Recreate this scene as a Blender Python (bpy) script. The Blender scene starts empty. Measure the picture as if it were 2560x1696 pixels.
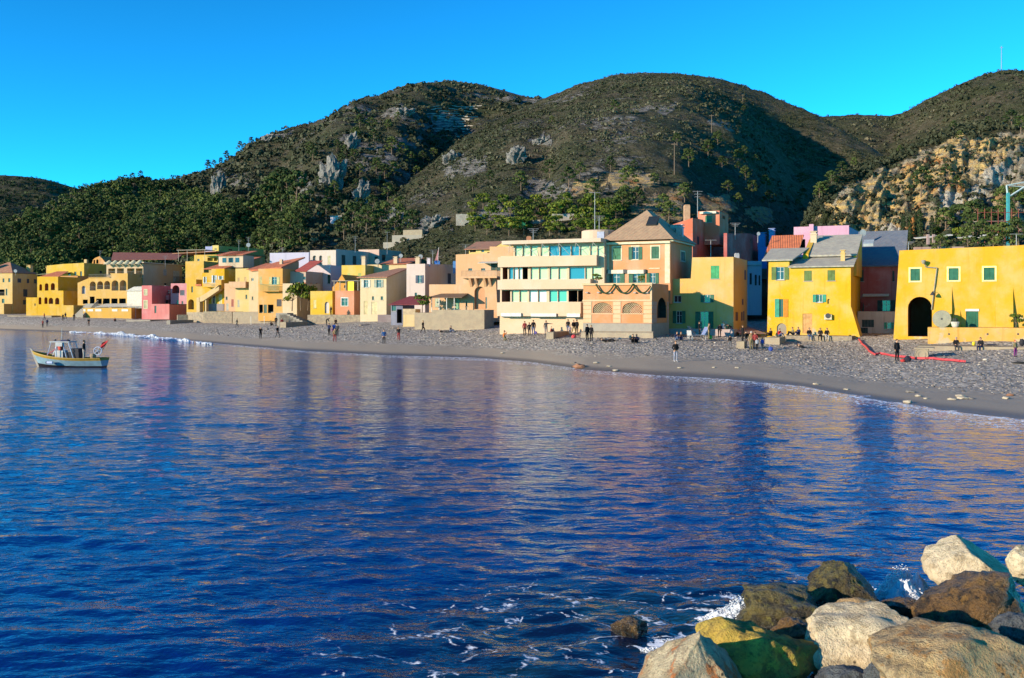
import bpy, bmesh, math, random
import numpy as np
from mathutils import Vector, Matrix, noise
from mathutils.geometry import tessellate_polygon

# ------------------------------------------------------------------ camera, world, sun, exposure
sc = bpy.context.scene
C = sc.collection
R = math.radians
random.seed(7)
rng = np.random.default_rng(11)

FPX, CX, HY, CAMH = 2489.0, 1280.0, 772.0, 5.0      # focal length in photo pixels, principal column, horizon row, eye height
cam_d = bpy.data.cameras.new('camera')
cam = bpy.data.objects.new('camera', cam_d)
C.objects.link(cam)
cam_d.lens = 35.0
cam_d.sensor_width = 36.0
cam_d.shift_y = -76.0 / 2560.0
cam_d.clip_start = 0.5
cam_d.clip_end = 9000
cam.location = (0, 0, CAMH)
cam.rotation_euler = (R(90), 0, 0)
sc.camera = cam

SUN_AZ, SUN_EL = 60.0, 12.5          # light travels towards +X/+Y: degrees from +Y to +X ; elevation
world = bpy.data.worlds.new('World')
sc.world = world
world.use_nodes = True
wn = world.node_tree
wn.nodes.clear()
w_out = wn.nodes.new('ShaderNodeOutputWorld')
w_bg = wn.nodes.new('ShaderNodeBackground')
w_sky = wn.nodes.new('ShaderNodeTexSky')
w_sky.sky_type = 'NISHITA'
w_sky.sun_disc = False
w_sky.sun_elevation = R(SUN_EL)
w_sky.sun_rotation = R(SUN_AZ + 180.0)
w_sky.air_density = 0.6
w_sky.dust_density = 0.0
w_sky.ozone_density = 3.0
w_hs = wn.nodes.new('ShaderNodeGamma')        # the deep, saturated blue of the photograph's sky
w_hs.inputs['Gamma'].default_value = 1.45
w_mul = wn.nodes.new('ShaderNodeMix')
w_mul.data_type = 'RGBA'
w_mul.blend_type = 'MULTIPLY'
w_mul.inputs[0].default_value = 1.0
w_mul.inputs[7].default_value = (0.07, 0.63, 0.60, 1)
w_bg.inputs['Strength'].default_value = 0.15
wn.links.new(w_sky.outputs[0], w_hs.inputs['Color'])
wn.links.new(w_hs.outputs[0], w_mul.inputs[6])
wn.links.new(w_mul.outputs[2], w_bg.inputs['Color'])
wn.links.new(w_bg.outputs[0], w_out.inputs['Surface'])

sun_d = bpy.data.lights.new('sun', 'SUN')
sun_d.energy = 4.3
sun_d.angle = R(0.5)
sun_d.color = (1.0, 0.82, 0.58)
sun = bpy.data.objects.new('sun', sun_d)
C.objects.link(sun)
sun_dir = Vector((math.sin(R(SUN_AZ)) * math.cos(R(SUN_EL)), math.cos(R(SUN_AZ)) * math.cos(R(SUN_EL)), -math.sin(R(SUN_EL))))
sun.rotation_euler = sun_dir.to_track_quat('-Z', 'Y').to_euler()
sun.location = (-60, -40, 60)

sc.view_settings.view_transform = 'Standard'
sc.view_settings.look = 'None'
sc.view_settings.exposure = 1.1
sc.view_settings.gamma = 1.0
sc.view_settings.use_curve_mapping = False
sc.render.engine = 'CYCLES'
sc.cycles.max_bounces = 6
sc.cycles.diffuse_bounces = 2
sc.cycles.glossy_bounces = 3
sc.cycles.transmission_bounces = 2
sc.cycles.transparent_max_bounces = 8
sc.cycles.use_denoising = True
sc.cycles.caustics_reflective = False
sc.cycles.caustics_refractive = False

# ------------------------------------------------------------------ helpers
def tag(o, label=None, cat=None, group=None, kind=None):
    if label: o['label'] = label
    if cat: o['category'] = cat
    if group: o['group'] = group
    if kind: o['kind'] = kind
    return o

def link(name, data, parent=None, loc=None):
    o = bpy.data.objects.new(name, data)
    C.objects.link(o)
    if parent is not None: o.parent = parent
    if loc is not None: o.location = loc
    return o

def empty(name, loc, rz=0.0):
    o = link(name, None, None, loc)
    o.empty_display_size = 0.2
    o.rotation_euler = (0, 0, rz)
    return o

def mesh_np(name, verts, faces, mat=None, smooth=False, attrs=None):
    """verts (n,3), faces (m,k) numpy -> mesh"""
    me = bpy.data.meshes.new(name)
    verts = np.asarray(verts, dtype=np.float32)
    faces = np.asarray(faces, dtype=np.int32)
    k = faces.shape[1]
    me.vertices.add(len(verts))
    me.vertices.foreach_set('co', verts.ravel())
    me.loops.add(faces.size)
    me.loops.foreach_set('vertex_index', faces.ravel())
    me.polygons.add(len(faces))
    me.polygons.foreach_set('loop_start', np.arange(0, faces.size, k, dtype=np.int32))
    if smooth:
        me.polygons.foreach_set('use_smooth', np.ones(len(faces), dtype=bool))
    for an, av in (attrs or {}).items():
        at = me.attributes.new(an, 'FLOAT', 'POINT')
        at.data.foreach_set('value', np.asarray(av, dtype=np.float32).ravel())
    me.update(calc_edges=True)
    if mat is not None: me.materials.append(mat)
    return me

class MB:
    """mesh builder: boxes, polygons, tubes in one mesh"""
    def __init__(s): s.v = []; s.f = []; s.mi = []; s.m = 0
    def poly(s, pts):
        b = len(s.v); s.v += [tuple(p) for p in pts]
        s.f.append(list(range(b, b + len(pts)))); s.mi.append(s.m)
    def hexa(s, p):
        b = len(s.v); s.v += [tuple(q) for q in p]
        for q in ((0, 3, 2, 1), (4, 5, 6, 7), (0, 1, 5, 4), (1, 2, 6, 5), (2, 3, 7, 6), (3, 0, 4, 7)):
            s.f.append([b + i for i in q]); s.mi.append(s.m)
    def box(s, x0, x1, y0, y1, z0, z1, T=None):
        p = [(x0, y0, z0), (x1, y0, z0), (x1, y1, z0), (x0, y1, z0), (x0, y0, z1), (x1, y0, z1), (x1, y1, z1), (x0, y1, z1)]
        if T: p = [T(*q) for q in p]
        s.hexa(p)
    def tube(s, a, b, r0, r1=None, n=6, cap=True):
        r1 = r0 if r1 is None else r1
        a, b = Vector(a), Vector(b); d = (b - a)
        if d.length < 1e-6: return
        q = d.to_track_quat('Z', 'Y'); base = len(s.v)
        for c, r in ((a, r0), (b, r1)):
            for i in range(n):
                t = 2 * math.pi * i / n
                s.v.append(tuple(c + q @ Vector((r * math.cos(t), r * math.sin(t), 0))))
        for i in range(n):
            j = (i + 1) % n
            s.f.append([base + i, base + j, base + n + j, base + n + i]); s.mi.append(s.m)
        if cap:
            s.f.append([base + i for i in reversed(range(n))]); s.mi.append(s.m)
            s.f.append([base + n + i for i in range(n)]); s.mi.append(s.m)
    def path(s, pts, r, n=6):
        for a, b in zip(pts[:-1], pts[1:]): s.tube(a, b, r, r, n)
    def lathe(s, prof, c=(0, 0, 0), n=14, T=None):
        b = len(s.v); c = Vector(c)
        for (r, z) in prof:
            for i in range(n):
                t = 2 * math.pi * i / n
                p = c + Vector((r * math.cos(t), r * math.sin(t), z))
                s.v.append(tuple(T(p)) if T else tuple(p))
        for k in range(len(prof) - 1):
            for i in range(n):
                j = (i + 1) % n
                s.f.append([b + k * n + i, b + k * n + j, b + (k + 1) * n + j, b + (k + 1) * n + i]); s.mi.append(s.m)
        s.f.append([b + i for i in reversed(range(n))]); s.mi.append(s.m)
        s.f.append([b + (len(prof) - 1) * n + i for i in range(n)]); s.mi.append(s.m)
    def mesh(s, name, mats, smooth=False):
        me = bpy.data.meshes.new(name)
        me.from_pydata(s.v, [], s.f)
        for m in (mats if isinstance(mats, (list, tuple)) else [mats]): me.materials.append(m)
        if any(s.mi): me.polygons.foreach_set('material_index', s.mi)
        if smooth: me.polygons.foreach_set('use_smooth', [True] * len(s.f))
        me.update()
        return me
    def build(s, name, mats, parent=None, loc=None, smooth=False):
        return link(name, s.mesh(name, mats, smooth), parent, loc)

# photo pixel -> world
def U(px): return (px - CX) / FPX
def P(px, py, Y): return Vector((U(px) * Y, Y, CAMH - (py - HY) / FPX * Y))

REG = {1: (0, 580, .22957), 2: (320, 580, .22957), 3: (640, 560, .22957), 4: (960, 560, .22957), 5: (1240, 520, .22957),
       6: (1560, 520, .22957), 7: (1880, 540, .22957), 8: (2200, 560, .24242), 0: (0, 0, 1.0)}
def rp(reg, x, y):
    a, b, k = REG[reg]
    return a + x * k, b + y * k

# numpy value noise
def _hash(ix, iy, seed):
    h = (ix * 374761393 + iy * 668265263 + seed * 974711) & 0xffffffff
    h = ((h ^ (h >> 13)) * 1274126177) & 0xffffffff
    h = h ^ (h >> 16)
    return (h & 0xffff) / 65535.0
def vnoise(x, y, seed=0):
    x = np.asarray(x, float); y = np.asarray(y, float)
    ix = np.floor(x).astype(np.int64); iy = np.floor(y).astype(np.int64)
    fx = x - ix; fy = y - iy
    fx = fx * fx * (3 - 2 * fx); fy = fy * fy * (3 - 2 * fy)
    a = _hash(ix, iy, seed); b = _hash(ix + 1, iy, seed); c = _hash(ix, iy + 1, seed); d = _hash(ix + 1, iy + 1, seed)
    return (a * (1 - fx) + b * fx) * (1 - fy) + (c * (1 - fx) + d * fx) * fy
def fbm(x, y, oct=4, seed=0, gain=.5):
    t = 0; a = 1; n = 0
    for i in range(oct):
        t = t + a * (vnoise(x, y, seed + i * 17) - .5); n += a
        x = x * 2.03 + 5.1; y = y * 2.03 + 1.7; a *= gain
    return t / n * 2

# ------------------------------------------------------------------ materials
MATS = {}
class NT:
    def __init__(s, name):
        s.m = bpy.data.materials.new(name); s.m.use_nodes = True
        s.t = s.m.node_tree; s.n = s.t.nodes
        s.b = s.n['Principled BSDF']; s.out = s.n['Material Output']
    def new(s, t, **kw):
        n = s.n.new(t)
        for k, v in kw.items(): setattr(n, k, v)
        return n
    def l(s, a, b): s.t.links.new(a, b)
    def noise(s, vec, scale, detail=4, rough=.55, mapscale=None):
        if mapscale is not None:
            mp = s.new('ShaderNodeMapping'); mp.inputs['Scale'].default_value = mapscale
            s.l(vec, mp.inputs[0]); vec = mp.outputs[0]
        n = s.new('ShaderNodeTexNoise')
        n.inputs['Scale'].default_value = scale; n.inputs['Detail'].default_value = detail; n.inputs['Roughness'].default_value = rough
        s.l(vec, n.inputs['Vector']); return n.outputs[0]
    def ramp(s, fac, stops):
        r = s.new('ShaderNodeValToRGB'); e = r.color_ramp.elements
        while len(e) < len(stops): e.new(.5)
        for i, (p, c) in enumerate(stops):
            e[i].position = p; e[i].color = (*c, 1) if len(c) == 3 else c
        s.l(fac, r.inputs[0]); return r.outputs[0]
    def mix(s, fac, a, b, mode='MIX'):
        n = s.new('ShaderNodeMix'); n.data_type = 'RGBA'; n.blend_type = mode
        for v, i in ((fac, 0), (a, 6), (b, 7)):
            if hasattr(v, 'links'): s.l(v, n.inputs[i])
            elif i == 0: n.inputs[0].default_value = v
            else: n.inputs[i].default_value = (*v, 1)
        return n.outputs[2]
    def math(s, op, a, b=None, c=None):
        n = s.new('ShaderNodeMath'); n.operation = op
        for i, v in enumerate((a, b, c)):
            if v is None: continue
            if hasattr(v, 'links'): s.l(v, n.inputs[i])
            else: n.inputs[i].default_value = v
        return n.outputs[0]
    def smooth(s, v, lo, hi):
        n = s.new('ShaderNodeMapRange'); n.interpolation_type = 'SMOOTHSTEP'
        s.l(v, n.inputs[0]); n.inputs[1].default_value = lo; n.inputs[2].default_value = hi
        return n.outputs[0]
    def bump(s, h, strength, dist, normal=None):
        n = s.new('ShaderNodeBump'); n.inputs['Strength'].default_value = strength; n.inputs['Distance'].default_value = dist
        s.l(h, n.inputs['Height'])
        if normal is not None: s.l(normal, n.inputs['Normal'])
        return n.outputs[0]
    def pos(s): return s.new('ShaderNodeNewGeometry').outputs['Position']
    def attr(s, name):
        n = s.new('ShaderNodeAttribute'); n.attribute_name = name; return n.outputs['Fac']

def plain(name, col, rough=.7, spec=.3, metal=0.0, var=.12, scale=3.0):
    if name in MATS: return MATS[name]
    k = NT(name)
    if min(col) > .35: col = tuple(c * .6 for c in col)
    v = k.noise(k.pos(), scale, 3)
    c = k.mix(k.smooth(v, .3, .7), tuple(x * (1 - var) for x in col), tuple(min(1, x * (1 + var)) for x in col))
    k.l(c, k.b.inputs['Base Color'])
    k.b.inputs['Roughness'].default_value = rough
    k.b.inputs['Specular IOR Level'].default_value = spec
    k.b.inputs['Metallic'].default_value = metal
    MATS[name] = k.m
    return k.m

def plaster(col, worn=.25, patch=None):
    """painted render wall: faded blotches, rain streaks, bare plaster patches, fine relief"""
    key = ('plaster', tuple(round(c, 3) for c in col), worn, patch)
    col = (col[0] * .53, col[1] * .475, col[2] * .56)
    if patch: patch = tuple(c * .55 for c in patch)
    if key in MATS: return MATS[key]
    k = NT('painted_plaster')
    p = k.pos()
    big = k.noise(p, .35, 5, .6)
    mid = k.noise(p, 1.6, 5, .65)
    streak = k.noise(p, 1.0, 4, .6, (2.2, 2.2, .16))
    fade = tuple(min(1, c * .84 + .085) for c in col)
    dark = tuple(c * .72 for c in col)
    c1 = k.mix(k.smooth(big, .42, .72), col, fade)
    c2 = k.mix(k.math('MULTIPLY', k.smooth(streak, .52, .8), worn * 2.6), c1, dark)
    c3 = k.mix(k.math('MULTIPLY', k.smooth(mid, .55, .72), worn * 2.2), c2, tuple(.6 * c + .1 for c in col))
    if patch:
        pz = k.noise(p, .55, 6, .62)
        sx = k.new('ShaderNodeSeparateXYZ'); k.l(p, sx.inputs[0])
        low = k.math('MULTIPLY_ADD', sx.outputs[2], -.055, .22)
        f = k.smooth(k.math('ADD', pz, low), .62, .70)
        c3 = k.mix(k.math('MULTIPLY', f, .85), c3, patch)
    k.l(c3, k.b.inputs['Base Color'])
    k.b.inputs['Roughness'].default_value = .9
    k.b.inputs['Specular IOR Level'].default_value = .15
    k.l(k.bump(k.noise(p, 9, 4), .25, .02), k.b.inputs['Normal'])
    MATS[key] = k.m
    return k.m

def stone_mat(name, a, b, dark, scale=1.0, bump=.12, rough=.85):
    if name in MATS: return MATS[name]
    k = NT(name); p = k.pos()
    n1 = k.noise(p, 1.3 * scale, 6, .6); n2 = k.noise(p, 6 * scale, 5, .7); n3 = k.noise(p, 22 * scale, 3, .6)
    c = k.mix(k.smooth(n1, .35, .65), a, b)
    c = k.mix(k.math('MULTIPLY', k.smooth(n2, .55, .72), .8), c, dark)
    k.l(c, k.b.inputs['Base Color'])
    k.b.inputs['Roughness'].default_value = rough
    k.b.inputs['Specular IOR Level'].default_value = .3
    h = k.math('ADD', k.math('MULTIPLY', n2, .7), k.math('MULTIPLY', n3, .3))
    k.l(k.bump(h, .8, bump), k.b.inputs['Normal'])
    MATS[name] = k.m
    return k.m

def roof_mat(name, a, b, period=.24, ang=0.0):
    if name in MATS: return MATS[name]
    k = NT(name); p = k.pos()
    n1 = k.noise(p, 1.4, 5, .65); n2 = k.noise(p, 5, 3, .6)
    c = k.mix(k.smooth(n1, .35, .65), a, b)
    c = k.mix(k.math('MULTIPLY', k.smooth(n2, .55, .75), .5), c, tuple(.5 * x for x in a))
    w = k.new('ShaderNodeTexWave'); w.wave_type = 'BANDS'; w.bands_direction = 'X'
    mp = k.new('ShaderNodeMapping'); mp.inputs['Rotation'].default_value = (0, 0, ang)
    k.l(p, mp.inputs[0]); k.l(mp.outputs[0], w.inputs['Vector'])
    w.inputs['Scale'].default_value = 1 / period / 3.18; w.inputs['Distortion'].default_value = .6
    k.l(c, k.b.inputs['Base Color'])
    k.b.inputs['Roughness'].default_value = .85
    k.l(k.bump(w.outputs[1], .6, .06), k.b.inputs['Normal'])
    MATS[name] = k.m
    return k.m

def glass_mat():
    if 'glass' in MATS: return MATS['glass']
    k = NT('window_glass')
    k.b.inputs['Base Color'].default_value = (.02, .025, .03, 1)
    k.b.inputs['Roughness'].default_value = .06
    k.b.inputs['Specular IOR Level'].default_value = .6
    MATS['glass'] = k.m
    return k.m
# ------------------------------------------------------------------ the bay: waterline and back of the beach, as functions of the bearing u = X / Y
_wl = np.array([(-2600, 800), (-900, 812), (0, 825), (184, 831), (476, 854), (606, 865), (757, 878), (973, 889), (1190, 895), (1330, 906), (1460, 925),
                (1622, 937), (1838, 950), (2000, 966), (2163, 995), (2325, 1022), (2560, 1051), (3000, 1110), (3800, 1240)], float)
_wy = FPX * CAMH / (_wl[:, 1] - HY)
def Yw(u): return np.interp(CX + np.asarray(u) * FPX, _wl[:, 0], _wy)
_bk = np.array([(-2600, 420, 3.4), (-900, 300, 3.4), (0, 262, 3.2), (350, 250, 2.5), (600, 205, 1.75), (900, 165, 2.1), (1150, 142, 1.9), (1400, 124, 2.05),
                (1560, 120, 2.1), (1750, 126, 2.4), (2000, 113, 2.05), (2250, 104, 1.95), (2560, 93, 1.8), (3800, 62, 1.8)], float)
def Yb(u): return np.interp(CX + np.asarray(u) * FPX, _bk[:, 0], _bk[:, 1])
def Zb(u): return np.interp(CX + np.asarray(u) * FPX, _bk[:, 0], _bk[:, 2])
def beach_z(u, Y):
    w, b, z = Yw(u), Yb(u), Zb(u)
    q = (np.asarray(Y) - w) / (b - w)
    qc = np.clip(q, 0, 1)
    mm = np.clip((CX + np.asarray(u) * FPX - 1650) / 500, 0, 1)
    up = z * ((1 - mm) * (1 - (1 - qc) ** 1.6) + mm * (.12 * qc + .88 * qc ** 3.2))
    zz = np.where(q < 0, q * (b - w) * .07, up + np.maximum(0, np.asarray(Y) - b) * .035)
    x = u * np.asarray(Y)
    rough = np.clip((qc - .05) * 4, 0, 1) * (q < 1.05)
    return zz + rough * (fbm(x * .22, np.asarray(Y) * .22, 3, 3) * .14 + fbm(x * 1.1, np.asarray(Y) * 1.1, 2, 9) * .05)
def G(px, py):
    """where the ray through a photo pixel meets the beach"""
    u = U(px); Ys = np.linspace(float(Yw(u)) * .9, float(Yb(u)) + 60, 1500)
    ray = CAMH - (py - HY) / FPX * Ys
    d = ray - beach_z(u, Ys)
    i = int(np.argmax(d < 0)) if (d < 0).any() else len(Ys) - 1
    Y = float(Ys[i]); return Vector((u * Y, Y, float(beach_z(u, Y))))
def gz(x, y): return float(beach_z(x / y, y))

def grid_faces(nr, ncol):
    i = np.arange(nr - 1)[:, None] * ncol + np.arange(ncol - 1)[None, :]
    return np.stack([i, i + 1, i + ncol + 1, i + ncol], -1).reshape(-1, 4)

# beach: one sheet from below the waterline to the foot of the hills
us = np.linspace(-1.5, 1.0, 620)
ts = np.concatenate([np.linspace(-.45, 1.1, 190), np.linspace(1.13, 4.0, 40)])
UU, TT = np.meshgrid(us, ts)
YY = Yw(UU) + TT * (Yb(UU) - Yw(UU))
ZZ = beach_z(UU, YY)
k = NT('shingle_and_sand'); p = k.pos(); s = k.attr('shore')
n_p = k.new('ShaderNodeTexVoronoi'); n_p.inputs['Scale'].default_value = 4.2; k.l(p, n_p.inputs['Vector'])
n_f = k.noise(p, 9, 4, .7); n_b = k.noise(p, .25, 5, .6); n_m = k.noise(p, 1.6, 5, .7)
edge = k.math('ADD', s, k.math('MULTIPLY', k.math('SUBTRACT', n_b, .5), .35))
peb = k.smooth(edge, .16, .34)                      # 0 = fine wet sand, 1 = shingle
cp = k.new('ShaderNodeSeparateColor'); k.l(n_p.outputs['Color'], cp.inputs[0])
pebc = k.ramp(cp.outputs[0], [(0, (.105, .09, .078)), (.45, (.27, .235, .20)), (.8, (.41, .36, .305)), (1, (.56, .50, .43))])
pebc = k.mix(k.math('MULTIPLY', k.smooth(n_m, .5, .75), .6), pebc, (.09, .088, .09))
sand = k.mix(k.smooth(n_f, .3, .7), (.24, .195, .145), (.30, .245, .185))
wet = k.math('SUBTRACT', 1.0, k.smooth(s, .01, .085))
sandw = k.mix(k.math('MULTIPLY', wet, .85), sand, (.06, .045, .035))
k.l(k.mix(peb, sandw, pebc), k.b.inputs['Base Color'])
k.l(k.math('SUBTRACT', .92, k.math('MULTIPLY', wet, .45)), k.b.inputs['Roughness'])
hb = k.math('MULTIPLY', k.math('ADD', k.math('MULTIPLY', n_p.outputs['Distance'], -1.0), k.math('MULTIPLY', n_m, 1.3)), peb)
bmp = k.bump(k.math('ADD', hb, k.math('MULTIPLY', n_f, .06)), .9, .12)
k.l(bmp, k.b.inputs['Normal'])
beach = link('beach', mesh_np('beach', np.stack([UU * YY, YY, ZZ], -1).reshape(-1, 3), grid_faces(len(ts), len(us)), k.m, True, {'shore': TT}))
tag(beach, kind='structure')

# ------------------------------------------------------------------ sea
rows = 6.0 * np.exp(np.linspace(0, math.log(300 / 6.0), 760))
cols = np.linspace(-.95, .95, 420)
CU, RY = np.meshgrid(cols, rows)
X = CU * RY
fade = np.clip(1.4 - RY / 75.0, .12, 1)
dsh = Yw(CU) - RY
sw = np.sin(X * .22 + RY * .95 + 2.2 * fbm(X * .05, RY * .05, 2, 4))
wz = .022 * sw
wz += .040 * fade * fbm(X * .7, RY * 1.3, 3, 21) + .038 * np.clip(1.35 - RY / 48, 0, 1) * fbm(X * 1.25, RY * 2.3, 2, 22)
wz += .034 * np.clip(1.3 - RY / 42, 0, 1) * fbm(X * 1.8, RY * 3.0, 3, 33)
# turbulence round the rocks in the near right corner
turb = np.clip(1 - np.hypot((X - 4.2) / 6.5, (RY - 15.5) / 4.0), 0, 1)
wz += .16 * turb * fbm(X * 1.1, RY * 1.3, 3, 41)
# a low breaker in front of the far left beach, a smaller one further right
pxw = CX + CU * FPX
brk = np.exp(-((dsh - 5.0 + 2.0 * fbm(X * .06, RY * 0 + 3, 2, 6)) / 2.6) ** 2) * np.clip((pxw - 160) / 60, 0, 1) * np.clip((540 - pxw) / 80, 0, 1)
wz += .42 * brk * (1 + .5 * fbm(X * .12, RY * .12, 2, 8))
wz = np.where(dsh < 3, wz * np.clip(dsh / 3, 0.25, 1), wz)
# foam masks (patterns of the foam itself, fixed to the water)
nz = fbm(X * .35, RY * .9, 4, 51)
shore_f = np.clip(1 - np.abs(dsh - .35 - .8 * fbm(X * .12, RY * .02, 2, 14)) / (.45 + .3 * nz), 0, 1)
wash = np.clip(1 - dsh / (9.5 + 4 * fbm(X * .07, RY * .0, 2, 15)), 0, 1) * (dsh > -2)
for c_, w_, d_ in ((1190, 130, 17), (715, 70, 15), (1700, 160, 9), (2150, 260, 8)):
    wash = np.maximum(wash, np.clip(1.05 - dsh / (.1 + d_ * np.exp(-((pxw - c_) / w_) ** 2)), 0, 1) * (dsh > -2) * (.85 + .5 * fbm(X * .3, RY * .5, 3, 16)))
l2 = np.clip(1 - np.abs(dsh - 4.0 - 2.2 * fbm(X * .08, RY * .03, 2, 19)) / (.55 + .5 * nz), 0, 1)
foam = np.maximum(shore_f, np.maximum(.55 * wash, .65 * l2 * np.clip(wash * 3, 0, 1)))
foam = np.maximum(foam, np.clip(brk * 1.5 - .35 + .5 * fbm(X * .5, RY * .5, 3, 12), 0, 1))
SPLASH = ((1852, 1475, 15.9, 200, 95, 1, 4200), (1790, 1495, 16.0, 110, 26, 2, 900), (2262, 1442, 17.6, 150, 90, 3, 2600), (2255, 1482, 17.0, 160, 80, 4, 2600), (2230, 1510, 16.4, 130, 26, 5, 900), (2030, 1535, 15.2, 80, 14, 6, 200),
          (1575, 1545, 15.4, 40, 12, 7, 90), (1640, 1590, 14.6, 80, 12, 8, 240), (1560, 1650, 13.2, 90, 18, 9, 300), (1560, 1690, 12.6, 90, 16, 10, 260), (1960, 1560, 14.9, 90, 10, 11, 160), (2070, 1600, 14.2, 40, 10, 12, 80), (2000, 1640, 13.6, 60, 8, 13, 90), (1680, 1560, 15.0, 70, 8, 14, 120))
for a in SPLASH:
    sx_, rr_ = U(a[0]) * a[2], a[3] * 1.15 * a[2] / FPX
    foam = np.maximum(foam, np.clip(1.15 - np.hypot((X - sx_) / rr_, (RY - a[2]) / rr_ / 1.3), 0, 1) * (.62 + .9 * fbm(X * 2.2, RY * 2.2, 4, 27)))
k = NT('sea_water'); p = k.pos(); fo = k.attr('foam'); tu = k.attr('near')
b1 = k.noise(p, 1.0, 3, .5, (1.5, 2.3, 1)); b2 = k.noise(p, 1.0, 3, .55, (3.8, 6.2, 1)); b3 = k.noise(p, 1.0, 2, .5, (7, 13, 1))
nb = k.bump(b1, 1.0, .058)
nb = k.bump(b2, 1.0, .021, nb)
nb = k.bump(b3, .3, .004, nb)
lace = k.new('ShaderNodeTexVoronoi'); lace.feature = 'DISTANCE_TO_EDGE'; lace.inputs['Scale'].default_value = 2.2
wp = k.new('ShaderNodeVectorMath'); wp.operation = 'MULTIPLY_ADD'
nv = k.new('ShaderNodeTexNoise'); nv.inputs['Scale'].default_value = 1.1; k.l(p, nv.inputs['Vector'])
k.l(nv.outputs[1], wp.inputs[0]); wp.inputs[1].default_value = (1.1, 1.1, 0); k.l(p, wp.inputs[2])
k.l(wp.outputs[0], lace.inputs['Vector'])
fb = k.noise(p, 3.0, 5, .7)
line = k.math('SUBTRACT', 1.0, k.smooth(lace.outputs['Distance'], .0, .16))
speck = k.smooth(fb, .42, .62)
ff = k.smooth(k.math('ADD', k.math('MULTIPLY', fo, .85), k.math('MULTIPLY', k.math('MULTIPLY', line, speck), k.math('MULTIPLY', k.smooth(fo, .05, .4), .75))), .5, .78)
# loose foam lace round the near rocks
l3 = k.new('ShaderNodeTexVoronoi'); l3.feature = 'DISTANCE_TO_EDGE'; l3.inputs['Scale'].default_value = .75
wp2 = k.new('ShaderNodeVectorMath'); wp2.operation = 'MULTIPLY_ADD'
nv2 = k.new('ShaderNodeTexNoise'); nv2.inputs['Scale'].default_value = .8; nv2.inputs['Detail'].default_value = 4; k.l(p, nv2.inputs['Vector'])
k.l(nv2.outputs[1], wp2.inputs[0]); wp2.inputs[1].default_value = (2.4, 2.4, 0); k.l(p, wp2.inputs[2]); k.l(wp2.outputs[0], l3.inputs['Vector'])
brkn = k.noise(p, 1.5, 4, .7, (1, 1.6, 1)); fine = k.noise(p, 9, 3, .6)
nl = k.math('MULTIPLY', k.math('SUBTRACT', 1.0, k.smooth(l3.outputs['Distance'], .0, .032)), k.smooth(k.math('ADD', brkn, k.math('MULTIPLY', tu, .22)), .56, .64))
nl = k.math('MULTIPLY', k.math('MULTIPLY', nl, k.smooth(fine, .43, .56)), k.smooth(tu, .04, .3))
ff = k.math('MAXIMUM', ff, nl)
deep = k.mix(k.smooth(k.noise(p, .12, 3), .4, .65), (.0005, .015, .125), (.0008, .022, .15))
shal = k.mix(k.smooth(k.noise(p, .35, 4), .48, .66), (.002, .007, .030), (.006, .030, .034))
near = k.mix(k.math('MULTIPLY', k.smooth(tu, .0, .55), .9), deep, shal)
k.l(k.mix(ff, near, (.82, .86, .92)), k.b.inputs['Base Color'])
k.l(k.math('MULTIPLY_ADD', ff, .6, .04), k.b.inputs['Roughness'])
k.b.inputs['IOR'].default_value = 1.42
k.l(nb, k.b.inputs['Normal'])
nearm = np.clip(1 - np.hypot((X - 3.2) / 7.5, (RY - 14.5) / 5.5), 0, 1)
sea = link('sea', mesh_np('sea', np.stack([X, RY, wz], -1).reshape(-1, 3), grid_faces(len(rows), len(cols)), k.m, True, {'foam': foam, 'near': nearm}))
tag(sea, kind='structure')

# ------------------------------------------------------------------ hills
HM = {}
def hill_mat(name, green, brown, rock, ochre, pale):
    k = NT(name); p = k.pos()
    r = k.attr('rock'); oc = k.attr('ochre'); wh = k.attr('white')
    g1 = k.noise(p, .035, 6, .62); g2 = k.noise(p, .22, 5, .7); g3 = k.noise(p, 1.1, 4, .7)
    veg = k.mix(k.smooth(g1, .38, .62), green, brown)
    veg = k.mix(k.smooth(g2, .42, .66), veg, tuple(.55 * c for c in green))
    veg = k.mix(k.math('MULTIPLY', k.smooth(g3, .55, .68), .7), veg, pale)
    strata = k.noise(p, .35, 6, .7, (1.0, .5, 2.2))
    rk = k.mix(k.smooth(strata, .35, .65), rock, tuple(.5 * c for c in rock))
    ocx = k.mix(k.smooth(strata, .38, .66), ochre, tuple(.62 * c + .04 for c in rock))
    ocx = k.mix(k.smooth(k.noise(p, .09, 4), .52, .68), ocx, tuple(.75 * c for c in (ochre[0], ochre[1] * .62, ochre[2] * .5)))
    rk = k.mix(k.smooth(k.math('ADD', oc, k.math('MULTIPLY', k.math('SUBTRACT', g2, .5), .5)), .35, .6), rk, ocx)
    rk = k.mix(k.smooth(k.math('ADD', wh, k.math('MULTIPLY', k.math('SUBTRACT', g2, .5), .6)), .4, .6), rk, (.50, .46, .39))
    f = k.smooth(k.math('ADD', r, k.math('MULTIPLY', k.math('SUBTRACT', g2, .5), 1.1)), .42, .6)
    k.l(k.mix(f, veg, rk), k.b.inputs['Base Color'])
    k.b.inputs['Roughness'].default_value = .95
    k.b.inputs['Specular IOR Level'].default_value = .1
    h = k.math('ADD', k.math('MULTIPLY', g2, 1.2), k.math('MULTIPLY', g3, .6))
    hs = k.math('MULTIPLY', strata, k.math('MULTIPLY', f, 2.2))
    k.l(k.bump(k.math('ADD', h, hs), 1.0, 1.6), k.b.inputs['Normal'])
    return k.m
GREEN1, BROWN1 = (.044, .050, .022), (.078, .066, .044)
M_HILL = hill_mat('maquis_hillside', GREEN1, BROWN1, (.24, .23, .22), (.50, .35, .15), (.21, .195, .165))
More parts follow.
